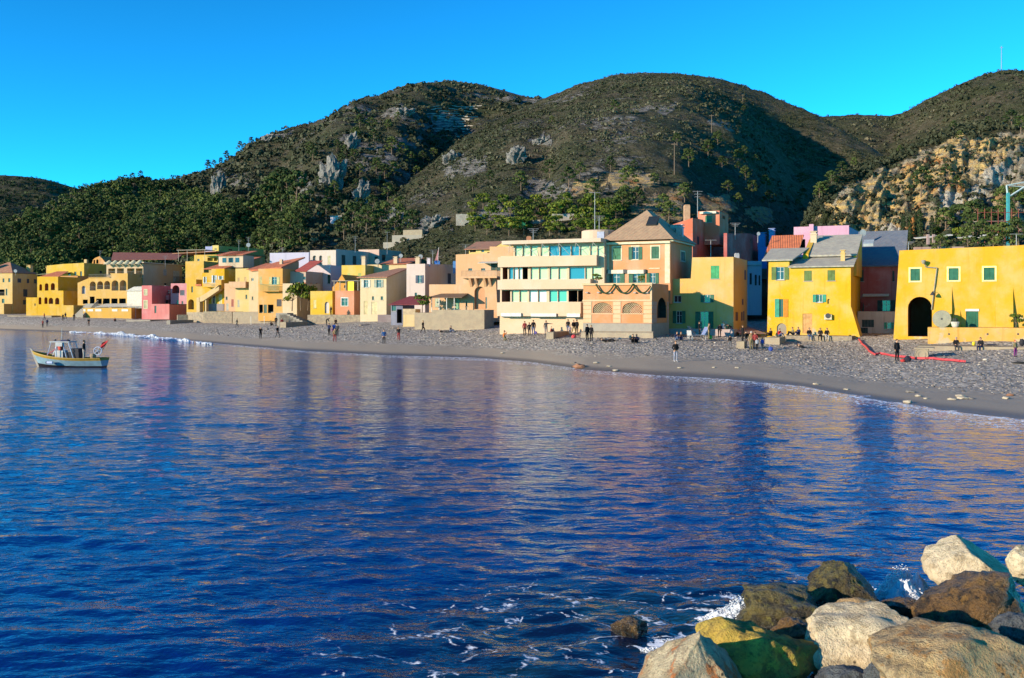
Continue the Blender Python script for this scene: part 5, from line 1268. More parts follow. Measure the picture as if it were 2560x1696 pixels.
# individual pines: sample photo positions, keep a minimum spacing
spots = []
def scatter(hill, n, test, dmin, tries=6000):
    got = []
    x0, x1, y0, y1 = test[0]
    for _ in range(tries):
        if len(got) >= n: break
        px, py = random.uniform(x0, x1), random.uniform(y0, y1)
        if not test[1](px, py): continue
        if any((px - a) ** 2 + (1.6 * (py - b)) ** 2 < dmin * dmin for a, b in got): continue
        got.append((px, py))
    return got
SILC = hill_c.sil
G_WOOD, G_SLOPE = 'pines of the wood on the left slope', 'scattered pines on the scrub hill'
wood = scatter(hill_c, 300, ((0, 760, 455, 655), lambda x, y: y > SILC(x) + 22 and y > 520 - .35 * max(0, 560 - x) + .0 * x and y < 655 - max(0, (x - 560)) * .12), 15)
wood.sort(key=lambda q: -q[1])
def zone(px, py):
    below = next(n for x, n in ((95, 'the house with four chimneys'), (190, 'the arched yellow house'), (270, 'the tall lemon house'), (350, 'the beach bar loggias'), (440, 'the cream flats'), (520, 'the pink houses'), (600, 'the yellow pergola house'), (690, 'the grey green roof box'), (9999, 'the red roofs')) if px < x)
    row = 'lowest' if py > 615 else 'low' if py > 580 else 'mid slope' if py > 545 else 'high'
    return '%s pine of the left wood, above %s' % (row, below)
for i, (px, py) in enumerate(wood[:215]):
    p = hill_c.find(px, py); tree('pine', p, random.uniform(.6, 1.1), zone(px, py), G_WOOD)
ORD = ['first', 'second', 'third', 'fourth', 'fifth', 'sixth', 'seventh', 'eighth', 'ninth', 'tenth', 'eleventh', 'twelfth', 'thirteenth']
def nth(seq, q): return ORD[sorted(seq, key=lambda a: a[0]).index(q)]
ridge = [(330, 447), (352, 446), (520, 424), (536, 414), (552, 408), (566, 402), (600, 384), (612, 378), (628, 362)]
for px, py in ridge: tree('pine', hill_c.pt(px, .985), random.uniform(.45, .75), '%s pine from the left on the skyline of the left ridge' % ORD[ridge.index((px, py))], 'pines on the left skyline', sz=1.2)
big = [(700, 495), (690, 520), (720, 508), (665, 545), (740, 530), (640, 560), (705, 545)]
for px, py in big: tree('pine', hill_c.find(px, py), random.uniform(1.5, 2.0), '%s from the left of the large pines below the rock pinnacle' % nth(big, (px, py)), 'large pines below the rock pinnacle')
sl = scatter(hill_d, 46, ((1180, 2010, 250, 560), lambda x, y: y > hill_d.sil(x) + 25 and (y > 380 + .12 * (1900 - x) or random.random() < .12)), 24)
for px, py in sl: tree('pine', hill_d.find(px, py), random.uniform(.45, .9), 'small pine %s on the middle hill, above %s' % ('high' if py < 380 else 'midway' if py < 460 else 'low', next(n for x, n in ((1330, 'the orange house'), (1500, 'the flats'), (1680, 'the villa'), (1800, 'the salmon tower'), (1900, 'the dark alley'), (9999, 'the lilac house')) if px < x)), G_SLOPE)
val = ((900, 560), (930, 545), (955, 575), (1000, 575), (915, 590), (880, 575), (1030, 590), (985, 600), (860, 600), (965, 560))
for px, py in val:
    tree('pine', hill_d.find(px, py), random.uniform(.8, 1.2), '%s pine from the left in the valley between the two hills' % nth(val, (px, py)), 'pines in the valley behind the village')
mid = scatter(hill_c, 40, ((760, 1240, 300, 560), lambda x, y: y > SILC(x) + 60 and y < 240 + (x < 1000) * 300 + 300 * (x < 1100)), 26)
for px, py in mid: tree('pine', hill_c.find(px, py), random.uniform(.6, 1.1), 'small pine on the rocky left hill, %s' % next(n for x, n in ((850, 'by the tall pinnacle'), (950, 'right of the tall pinnacle'), (1060, 'below the stone terraces'), (9999, 'right of the stone terraces')) if px < x), 'small pines on the rocky hill')
# citrus and bushy trees on the garden terraces behind the flats
cit = scatter(hill_d, 46, ((1180, 1560, 520, 598), lambda x, y: True), 17)
for px, py in cit: tree('broad', hill_d.find(px, py), random.uniform(.8, 1.3), 'leafy yellow green tree on the %s garden terrace, %s' % ('upper' if py < 550 else 'lower', next(n for x, n in ((1270, 'left of the green net'), (1350, 'right of the green net'), (1450, 'above the roof drum'), (9999, 'left of the villa roof')) if px < x)), 'garden trees behind the flats', name='garden_tree')
# cliff: pines on its rim and face, cypresses at its foot
rim = ((2048, 500, .75), (2078, 470, .75), (2104, 445, .7), (2060, 490, .6), (2135, 425, .5), (2250, 385, .4), (2385, 330, .5), (2470, 312, .45), (2530, 318, .9), (2552, 335, .9))
for px, py, s in rim:
    tree('pine', hill_f.find(px, py), s * .8, '%s pine from the left along the rim of the ochre cliff' % nth(rim, (px, py, s)), 'pines on the cliff rim')
facep = ((2302, 495, 1.1), (2368, 455, .75), (2392, 478, .6), (2400, 352, .45))
for px, py, s in facep:
    tree('pine', hill_f.find(px, py), s * .8, '%s pine from the left on the face of the ochre cliff' % nth(facep, (px, py, s)), 'pines on the cliff face')
cyp = ((2258, 612, .62), (2275, 614, .55), (2300, 612, .68), (2290, 590, .5), (2330, 600, .55), (2345, 585, .6))
for px, py, s in cyp:
    tree('cypress', hill_f.find(px, py), s, '%s slim cypress from the left behind the big yellow house' % nth(cyp, (px, py, s)), 'cypresses behind the big yellow house')
low = scatter(hill_f, 18, ((2330, 2560, 500, 610), lambda x, y: y > 590 - (x - 2330) * .4), 22)
for px, py in low: tree(random.choice(['pine', 'pine', 'broad']), hill_f.find(px, py), random.uniform(.45, .85), 'dark bushy tree at the cliff foot, %s' % next(n for x, n in ((2390, 'right of the cypresses'), (2450, 'between cypresses and crane'), (2510, 'left of the crane'), (9999, 'at the right edge')) if px < x), 'bushy trees at the cliff foot', name='bushy_tree')
# palm-like dark hedge and the tree on the cream terrace
for px, py, Y, s in ((730, 768, 196, .95), (752, 765, 196, 1.15), (770, 766, 197, 1.0)): tree('broad', P(px, py, Y), s, 'dark round tree in the walled garden of the cream terrace house', 'round garden trees on the sea wall', name='garden_tree')
for px, py, Y, s, lb in ((1055, 778, 150, .7, 'green bush over the concrete wall beside the dark shed'), (1492, 709, 114, .32, 'leafy pot plant at the left end of the villa terrace'), (1603, 709, 113, .25, 'small pot plant at the middle of the villa terrace'), (2540, 820, 97, .35, 'low green bush on the terrace of the big yellow house')):
    tree('broad', P(px, py, Y), s, lb, None, cat='bush', name='bush')

for px, py, Y, s, lb in ((2455, 612, 118, .5, 'dark tree behind the big yellow roof, left of the scaffolding'), (2485, 616, 116, .45, 'dark tree behind the big yellow roof, below the scaffolding'), (2512, 618, 115, .5, 'dark tree at the foot of the crane'), (2548, 618, 114, .55, 'dark tree right of the crane foot'), (2420, 618, 117, .4, 'grey green tree between the white awnings'), (2350, 622, 116, .35, 'low dark tree below the cypresses')):
    tree('pine', P(px, py + 16, Y), s, lb, None, name='bushy_tree')

# scrub: one mass per hill
def scrub(name, hill, n, dens, size, nq=14):
    px = rng.uniform(max(-60, hill.p0), min(2640, hill.p1), n * 3); t = rng.uniform(.02, 1.0, n * 3)
    V = hill.at(px, t); py = HY - (V[:, 2] - CAMH) / V[:, 1] * FPX
    keep = rng.uniform(0, 1, n * 3) < dens(px, py, V, t)
    V = V[keep][:n]; t = t[keep][:n]
    s = size * np.minimum(rng.lognormal(0, .4, len(V)), 1.9)
    V[:, 2] += s * .25
    near = np.clip(V[:, 1] / 480, .35, 1)
    s = s * (.45 + .55 * near) * np.where(t > .93, .55, 1)
    W, F = leaf_cloud(V, s, nq, s * .36, .75, .45)
    tone = np.repeat(np.clip(.42 + .5 * fbm(V[:, 0] * .02, V[:, 1] * .02, 3, 90) + rng.normal(0, .16, len(V)), 0, 1), nq * 4)
    o = link(name, mesh_np(name, W, F, LEAF_SCRUB, False, {'tone': tone}))
    return tag(o, kind='stuff')
cl = lambda V, a, b, s: np.clip(.55 + .9 * fbm(V[:, 0] * a, V[:, 1] * a, 3, s), 0, 1)
scrub('maquis_scrub', hill_c, 9500, lambda x, y, V, t: cl(V, .03, 0, 55) * np.where(x < 560, .9, .75), 1.5, 16)
scrub('maquis_scrub', hill_d, 15000, lambda x, y, V, t: cl(V, .04, 0, 56) * np.where((y > 420) & (y < 560), .45, .9) * (.35 + .65 * t), .72)
scrub('maquis_scrub', hill_e, 4000, lambda x, y, V, t: cl(V, .03, 0, 57), 1.6, 10)
scrub('cliff_scrub', hill_f, 4200, lambda x, y, V, t: np.where(t > .86, .95, .10) + .5 * ((y > 575) & (x > 2260)), .9, 20)
scrub('far_wood', hill_far, 5000, lambda x, y, V, t: np.ones_like(x), 2.2, 8).data.materials[0] = LEAF_DARK  # darker leaf colour paints in the shadow on the far ridge
# understorey of the wood: dense low pines nobody can tell apart
def understorey():
    px = rng.uniform(-60, 760, 9000); t = rng.uniform(.03, .97, 9000); V = hill_c.at(px, t); py = HY - (V[:, 2] - CAMH) / V[:, 1] * FPX
    ok = (py > 440 - 0 * px) & (py > 505 - .35 * np.maximum(0, 560 - px)) & (rng.uniform(0, 1, 9000) < np.clip(.5 + fbm(V[:, 0] * .03, V[:, 1] * .03, 3, 58), 0, 1))
    V = V[ok][:2600]; cen = np.repeat(V, 4, 0) + rng.normal(size=(len(V) * 4, 3)) * np.array([1.2, 1.2, .8]) + np.array([0, 0, 2.2]); s = rng.uniform(.9, 1.7, len(cen))
    W, F = leaf_cloud(cen, s, 14, .42, .8, .5); tone = np.repeat(np.clip(rng.normal(.4, .2, len(V)), 0, 1), 4 * 14 * 4)
    tag(link('wood_understorey', mesh_np('wood_understorey', W, F, LEAF_PINE, False, {'tone': tone})), kind='stuff')
understorey()
# ------------------------------------------------------------------ boulders in the near right corner
def rock_mat(name, a, b, dark, lichen=None, wet=0.0, pits=True, lo=-.1):
    k = NT(name); tc = k.new('ShaderNodeTexCoord'); p = tc.outputs['Object']; wp = k.pos()
    n1 = k.noise(p, 1.6, 6, .62); n2 = k.noise(p, 5.5, 6, .68); n3 = k.noise(p, 26, 4, .7)
    c = k.mix(k.smooth(n1, .42, .58), a, b)
    c = k.mix(k.math('MULTIPLY', k.smooth(n2, .50, .60), .85 if wet else .6), c, dark)
    c = k.mix(k.math('MULTIPLY', k.smooth(n3, .56, .66), .45), c, tuple(x * .4 for x in dark))
    if lichen: c = k.mix(k.math('MULTIPLY', k.smooth(k.noise(p, 2.6, 5, .65), .54, .62), .85), c, lichen)  # lichen on dry rock; on the wet brown rock, painted gold glints
    if pits:
        v = k.new('ShaderNodeTexVoronoi'); v.inputs['Scale'].default_value = 9; k.l(p, v.inputs['Vector'])
        pit = k.math('MULTIPLY', k.math('SUBTRACT', 1.0, k.smooth(v.outputs['Distance'], .1, .24)), k.smooth(n1, .48, .58))
        c = k.mix(pit, c, tuple(x * .25 for x in dark))
    # tide line: dark weed where the swell keeps the rock wet
    sx = k.new('ShaderNodeSeparateXYZ'); k.l(wp, sx.inputs[0])
    tide = k.math('SUBTRACT', 1.0, k.smooth(k.math('ADD', sx.outputs[2], k.math('MULTIPLY', k.math('SUBTRACT', n2, .5), .5)), lo, lo + .25))
    c = k.mix(k.math('MULTIPLY', tide, .9), c, (.022, .018, .012))
    k.l(c, k.b.inputs['Base Color'])
    k.l(k.math('SUBTRACT', .85 - .45 * wet, k.math('MULTIPLY', tide, .4)), k.b.inputs['Roughness'])
    k.b.inputs['Specular IOR Level'].default_value = .35 + .3 * wet
    h = k.math('ADD', k.math('MULTIPLY', n2, .65), k.math('MULTIPLY', n3, .35))
    k.l(k.bump(h, 1.0, .22 if wet else .12), k.b.inputs['Normal'])
    return k.m
R_WHITE = rock_mat('pale_limestone', (.56, .47, .32), (.46, .37, .24), (.26, .20, .12), None, 0, True, .12)
R_YELL = rock_mat('yellow_limestone', (.40, .28, .05), (.24, .16, .04), (.09, .065, .025), (.42, .32, .05), 0, False, .12)
R_LICH = rock_mat('lichen_limestone', (.40, .33, .22), (.30, .23, .14), (.14, .11, .08), (.42, .13, .03), 0, True, .05)
R_BROWN = rock_mat('wet_brown_rock', (.15, .082, .024), (.045, .028, .012), (.008, .006, .004), (.20, .11, .025), .9, False, .0)  # gold speckles on near-black paint the wet highlights into the colour
R_WEED = rock_mat('weedy_rock', (.12, .095, .022), (.042, .030, .011), (.007, .006, .004), (.16, .14, .02), .8, False, .05)
R_TAN = rock_mat('tan_boulder', (.42, .28, .13), (.32, .24, .14), (.10, .075, .05), (.34, .17, .05), 0, True, -.3)
R_GREY = rock_mat('dark_grey_boulder', (.10, .11, .12), (.06, .068, .08), (.03, .033, .04), None, .3, True, -.3)

def boulder(label, m, px, py, Y, w, h, seed, dpt=.8, flat=.5, subd=5, cuts=9, rough=.16, rz=0.0, facets=()):
    """boulder whose outline is centred on a photo pixel: w, h in photo pixels at distance Y"""
    W, Hh = w / 2 * Y / FPX, h / 2 * Y / FPX
    c = P(px, py, Y); bm = bmesh.new(); bmesh.ops.create_icosphere(bm, subdivisions=subd, radius=1.0)
    rr = random.Random(seed)
    planes = []
    for _ in range(cuts):
        d = Vector((rr.gauss(0, 1), rr.gauss(0, 1), rr.gauss(0, .8))).normalized(); planes.append((d, rr.uniform(.60, .92)))
    planes += [(Vector(d).normalized(), t) for d, t in facets]
    off = Vector((seed * 3.1, seed * 1.7, seed * .9))
    for v in bm.verts:
        q = v.co.copy()
        for d, t in planes:
            e = q.dot(d) - t
            if e > 0: q -= d * e * .95
        n = noise.fractal(q * 1.1 + off, 1.0, 2.0, 3) * rough * 1.15 + noise.fractal(q * 3.4 + off, .8, 2.1, 5) * rough * .62
        r = noise.ridged_multi_fractal(q * 2.0 + off, 1.0, 2.0, 3, 1.0, 2.0)
        q *= 1 + n - .045 * (r - .8)
        v.co = q
    # normalise to a unit box, then give real size
    xs = [v.co.x for v in bm.verts]; zs = [v.co.z for v in bm.verts]; ys = [v.co.y for v in bm.verts]
    for v in bm.verts:
        v.co.x = ((v.co.x - min(xs)) / (max(xs) - min(xs)) * 2 - 1) * W
        v.co.z = ((v.co.z - min(zs)) / (max(zs) - min(zs)) * 2 - 1) * Hh
        v.co.y = ((v.co.y - min(ys)) / (max(ys) - min(ys)) * 2 - 1) * W * dpt
    me = bpy.data.meshes.new('boulder'); bm.to_mesh(me); bm.free(); me.materials.append(m)
    me.polygons.foreach_set('use_smooth', [True] * len(me.polygons))
    o = link('boulder', me, None, c); tag(o, label, 'boulder', 'boulders at the water edge')
    return o
boulder('pointed pale boulder with orange lichen streaks in the bottom foreground', R_LICH, 1745, 1700, 12.6, 300, 275, 3, 1.0, cuts=7, rough=.11, facets=(((.78, -.25, .6), .42), ((-.72, -.1, .66), .56), ((.1, -.95, .35), .55), ((0, .7, .7), .4)))
boulder('long yellow boulder sloping down behind the lichen streaked one', R_YELL, 1885, 1655, 13.4, 340, 215, 8, .75, cuts=10)
boulder('big cream boulder pitted with dark holes in the middle of the foreground', R_WHITE, 2180, 1625, 13.6, 340, 215, 5, .8, cuts=7, rough=.13, facets=(((.85, -.4, .3), .55), ((-.3, -.85, .42), .55), ((.1, -.5, .86), .6)))
boulder('large tan boulder filling the bottom right corner', R_TAN, 2440, 1700, 11.6, 560, 260, 12, .75, cuts=8, rough=.12)
boulder('dark grey speckled boulder wedged under the cream one', R_GREY, 2130, 1712, 12.2, 190, 90, 14, .8)
boulder('small black and white boulder beside the tan one', R_GREY, 2200, 1700, 12.0, 90, 90, 15, .8)
boulder('big glossy brown boulder on the right', R_BROWN, 2430, 1520, 15.2, 295, 205, 6, .85, cuts=8, facets=(((-.8, -.4, .45), .55), ((-.1, -.95, .15), .6), ((.75, -.5, .3), .6)))
boulder('white angular boulder behind the glossy brown one', R_WHITE, 2420, 1418, 17.4, 220, 145, 21, .8, cuts=6, rough=.07, facets=(((.62, -.35, .7), .34), ((-.5, -.3, .8), .62), ((-.35, -.9, .2), .5), ((.2, -.95, .1), .6)))
boulder('white boulder cut off by the right edge', R_WHITE, 2572, 1420, 16.0, 100, 110, 22, .9, cuts=10, rough=.08)
boulder('dark grey boulder at the right edge below the brown one', R_GREY, 2545, 1580, 13.4, 130, 90, 23, .8)
boulder('peaked weedy boulder standing in the surf', R_WEED, 2105, 1468, 16.6, 175, 130, 31, .9, cuts=6, rough=.18, facets=(((.75, -.2, .6), .42), ((-.72, -.25, .62), .45), ((0, -.9, .45), .55)))
boulder('low dark weedy boulder awash left of the peaked one', R_WEED, 1945, 1522, 15.6, 235, 110, 32, .8, cuts=8, rough=.2)
boulder('small brown boulder alone in the foam on the left', R_BROWN, 1573, 1572, 15.3, 95, 62, 33, .9, rough=.2)
boulder('small dark wet boulder between the yellow and weedy ones', R_BROWN, 1980, 1582, 14.6, 110, 75, 34, .9, rough=.2)
boulder('tan boulder peeping over the cream one', R_TAN, 2160, 1530, 15.4, 150, 75, 35, .9, rough=.15)
boulder('flat dark boulder awash below the white one', R_BROWN, 2255, 1524, 15.9, 130, 60, 36, .8)

# foam thrown up round the boulders: lumpy sheets and droplets
k = NT('sea_foam'); k.b.inputs['Base Color'].default_value = (.52, .56, .62, 1); k.b.inputs['Roughness'].default_value = .8
k.b.inputs['Subsurface Weight'].default_value = .0
FOAM = k.m
def splash(px, py, Y, w, h, seed, n=420):
    r = np.random.default_rng(seed); c = P(px, py, Y); W = w / 2 * Y / FPX; Hh = h * Y / FPX
    th = r.uniform(0, 6.28, n); q = np.sqrt(r.uniform(0, 1, n))
    x = c.x + W * q * np.cos(th); y = Y + W * .7 * q * np.sin(th)
    top = Hh * np.clip(1 - q ** 1.6, .03, 1) * (.35 + .65 * vnoise(x * 4, y * 4, seed)); z = r.uniform(0, 1, n) ** 1.4 * top - .02
    s = r.lognormal(-5.0, .5, n) * (1.25 - q * .6)
    return np.stack([x, y, z], 1), s
pts, szs = [], []
for a in SPLASH:
    p_, s_ = splash(*a[:6], int(a[6] * 2)); pts.append(p_); szs.append(s_)
# lumpy sheets of white water under the drops
hv, hf, hb = [], [], 0
for a in SPLASH[:5]:
    c = P(a[0], a[1], a[2]); W, Hh = a[3] / 2 * a[2] / FPX, a[4] * a[2] / FPX * .62
    gu, gt = np.meshgrid(np.linspace(0, 1, 46), np.linspace(0, 2 * math.pi, 90)); hx = c.x + W * gu * np.cos(gt) * 1.1; hy = a[2] + W * .75 * gu * np.sin(gt)
    hz = Hh * (1 - gu ** 1.5) * (.35 + .75 * vnoise(hx * 5, hy * 5, a[5]) + .35 * fbm(hx * 14, hy * 14, 3, a[5])) - .06 * gu + .03 * fbm(hx * 30, hy * 30, 2, 5)
    hv.append(np.stack([hx, hy, hz], -1).reshape(-1, 3)); hf.append(grid_faces(90, 46) + hb); hb += 90 * 46
tag(link('white_water', mesh_np('white_water', np.concatenate(hv), np.concatenate(hf), FOAM, False)), kind='stuff')
# the breaker by the far left beach
bpx = rng.uniform(175, 530, 3600); bu = U(bpx); bx0 = bu * (Yw(bu) - 5); bd = 5.0 - 2.0 * fbm(bx0 * .06, bx0 * 0 + 3, 2, 6); by = Yw(bu) - bd + rng.normal(0, .9, 3600)
bh = np.clip(.35 + .9 * fbm(bx0 * .25, by * 0, 3, 71), .02, 1) * np.clip((bpx - 170) / 40, 0, 1) * np.clip((540 - bpx) / 60, 0, 1)
pts.append(np.stack([bu * by, by, .1 + rng.uniform(0, 1, 3600) * bh * .75], 1)); szs.append(rng.uniform(.06, .17, 3600))
pts, szs = np.concatenate(pts), np.concatenate(szs)
ico = bmesh.new(); bmesh.ops.create_icosphere(ico, subdivisions=1, radius=1.0); iv = np.array([v.co[:] for v in ico.verts]); ifc = np.array([[v.index for v in f.verts] for f in ico.faces]); ico.free()
jit = 1 + rng.uniform(-.3, .3, (len(pts), len(iv), 1))
V = (pts[:, None, :] + iv[None] * jit * szs[:, None, None] * np.array([1.25, 1.25, .8])).reshape(-1, 3)
F = (ifc[None] + (np.arange(len(pts)) * len(iv))[:, None, None]).reshape(-1, 3)
tag(link('surf_foam', mesh_np('surf_foam', V, F, FOAM, True)), kind='stuff')

# ------------------------------------------------------------------ crags and dry stone terraces on the hills
CRAG = stone_mat('grey_limestone', (.19, .18, .17), (.13, .125, .12), (.05, .05, .05), .16, 1.0, .95)
def crag(hill, px, py, w, h, seed, label, t=None):
    p = hill.find(px, py); Y = p.y; W, Hh = w / 2 * Y / FPX, h * Y / FPX
    bm = bmesh.new(); bmesh.ops.create_icosphere(bm, subdivisions=4, radius=1.0); off = Vector((seed * 2.3, seed, 0))
    for v in bm.verts:
        q = v.co.copy(); n = noise.fractal(Vector((q.x * 2.2, q.y * 2.2, q.z * .9)) + off, .7, 2.1, 6) * .5 - .22 * abs(noise.noise(Vector((q.x * 5, q.y * 5, q.z * 1.2)) + off)); s = 1 + n
        v.co = Vector((q.x * W * s, q.y * W * .9 * s, (q.z * .62 + .3) * Hh * s * (1 if q.z > 0 else 1.6))) + Vector((.25 * W * q.z, 0, 0))
    me = bpy.data.meshes.new('rock_crag'); bm.to_mesh(me); bm.free(); me.materials.append(CRAG)
    tag(link('rock_crag', me, None, p), label, 'rock', 'crags on the hills')
for i, a in enumerate(((hill_c, 832, 468, 62, 72, 'tall grey rock pinnacle on the left hill'), (hill_c, 905, 500, 40, 45, 'leaning rock fin right of the tall pinnacle'), (hill_c, 755, 470, 26, 28, 'small rock stub left of the tall pinnacle'),
                       (hill_c, 878, 372, 34, 38, 'pale rock above the tall pinnacle'), (hill_c, 545, 488, 34, 55, 'dark rock slab low on the wooded slope'), (hill_c, 1010, 290, 44, 18, 'rocky knob high on the left hill'),
                       (hill_c, 675, 352, 40, 14, 'rocks on the shoulder of the left skyline'), (hill_d, 1292, 405, 46, 38, 'triangular rock on the left flank of the middle hill'), (hill_d, 1352, 360, 40, 16, 'low rock band above the triangular rock'),
                       (hill_d, 1130, 405, 42, 26, 'pale rocks on the lower left ridge of the middle hill'), (hill_d, 985, 560, 40, 34, 'pale cliff patch above the cream house roofs'), (hill_d, 1085, 565, 60, 26, 'pale cliff band behind the flag roof'))):
    crag(a[0], a[1], a[2], a[3], a[4], 40 + i, a[5])
DRY = stone_mat('dry_stone', (.34, .31, .27), (.26, .24, .21), (.15, .14, .13), .6, .2)
for i in range(13):
    py = 268 + i * 6.2; x0, x1 = 1065 + (i % 3) * 12 + i * 1.0, 1205 - i * 2.5 - (i % 4) * 9
    pp = [hill_c.find(x0 + (x1 - x0) * j / 9, py + 1.2 * math.sin(j * 1.3 + i)) for j in range(10)]
    m = MB()
    for a, b in zip(pp[:-1], pp[1:]):
        m.hexa([(a.x, a.y, a.z - 1.5), (b.x, b.y, b.z - 1.5), (b.x, b.y + 1, b.z - 1.5), (a.x, a.y + 1, a.z - 1.5), (a.x, a.y, a.z + .55), (b.x, b.y, b.z + .55), (b.x, b.y + 1, b.z + .55), (a.x, a.y + 1, a.z + .55)])
    tag(m.build('terrace_wall', DRY), 'dry stone terrace wall high on the left hill', 'wall', 'dry stone terraces on the left hill')
# garden terraces and small buildings behind the village
for i, (px, py, w, hh, lb) in enumerate(((1215, 545, 150, 4, 'lowest'), (1330, 560, 150, 4, 'middle'), (1440, 545, 120, 4, 'upper'))):
    p = hill_d.find(px, py); m = MB(); W = w / 2 * p.y / FPX; m.box(-W, W, -.5, 1.2, -2.2, .9)
    tag(m.build('terrace_wall', DRY, None, p), lb + ' stone terrace wall of the gardens behind the flats', 'wall')
p = hill_d.find(1032, 600); e = tag(empty('ruined_house', (p.x, p.y, p.z - 3), R(-15)), 'grey flat roofed stone ruin behind the flag roof', 'ruin'); m = MB(); m.box(-6, 4, 0, 6, -2, 4.2); m.box(-9, -6.002, 1, 6, -2, 2.4); m.build('wall', CONCG, e); m = MB(); m.box(-3, 2.5, .5, 5, 4.2, 5.6); m.build('upper_room', CONC, e)
p = hill_c.find(843, 560); e = tag(empty('white_hut', p, R(-10)), 'small white hut among the trees behind the village', 'hut'); m = MB(); m.box(-2.2, 2.2, -1, 3, -1.5, 2.6); m.build('wall', plaster(WHITE), e); m = MB(); m.box(-2.4, 2.4, -1.2, 3.2, 2.6, 2.8); m.build('roof', CONCG, e)
p = hill_c.find(57, 566); e = tag(empty('hillside_house', p, R(-10)), 'tiny cream house on the far left wooded ridge', 'house'); m = MB(); m.box(-2.6, 2.6, -1, 3, -1.5, 3.0); m.build('wall', plaster(CREAM), e); m = MB(); m.hexa([(-2.9, -1.3, 3), (2.9, -1.3, 3), (2.9, 3.3, 3), (-2.9, 3.3, 3), (-1.4, 1, 4), (1.4, 1, 4), (1.4, 1.2, 4), (-1.4, 1.2, 4)]); m.build('roof', TILE, e)
# ------------------------------------------------------------------ people
SKINM = plain('skin', (.42, .24, .15), .6)
HAIRM = [plain('dark_hair', (.02, .014, .01), .8), plain('brown_hair', (.09, .045, .02), .8), plain('grey_hair', (.34, .33, .32), .8), plain('fair_hair', (.26, .16, .06), .8)]
SHOE = plain('dark_shoes', (.02, .02, .022), .7)
CLOTH = {}
def cloth(c):
    if c not in CLOTH: CLOTH[c] = plain('cloth_%d' % len(CLOTH), c, .9, .1, 0, .25, 9.0)
    return CLOTH[c]
BLACK, NAVY, GREYC, DKGREY, REDC, BLUEC, WHITEC, TAN, ORNG, JEAN, PURP, BURG, KHAKI = (.012, .012, .014), (.015, .022, .06), (.12, .12, .13), (.045, .045, .05), (.42, .03, .03), (.04, .09, .36), (.55, .55, .58), (.30, .19, .10), (.55, .14, .03), (.06, .09, .17), (.16, .03, .14), (.18, .03, .03), (.18, .15, .08)
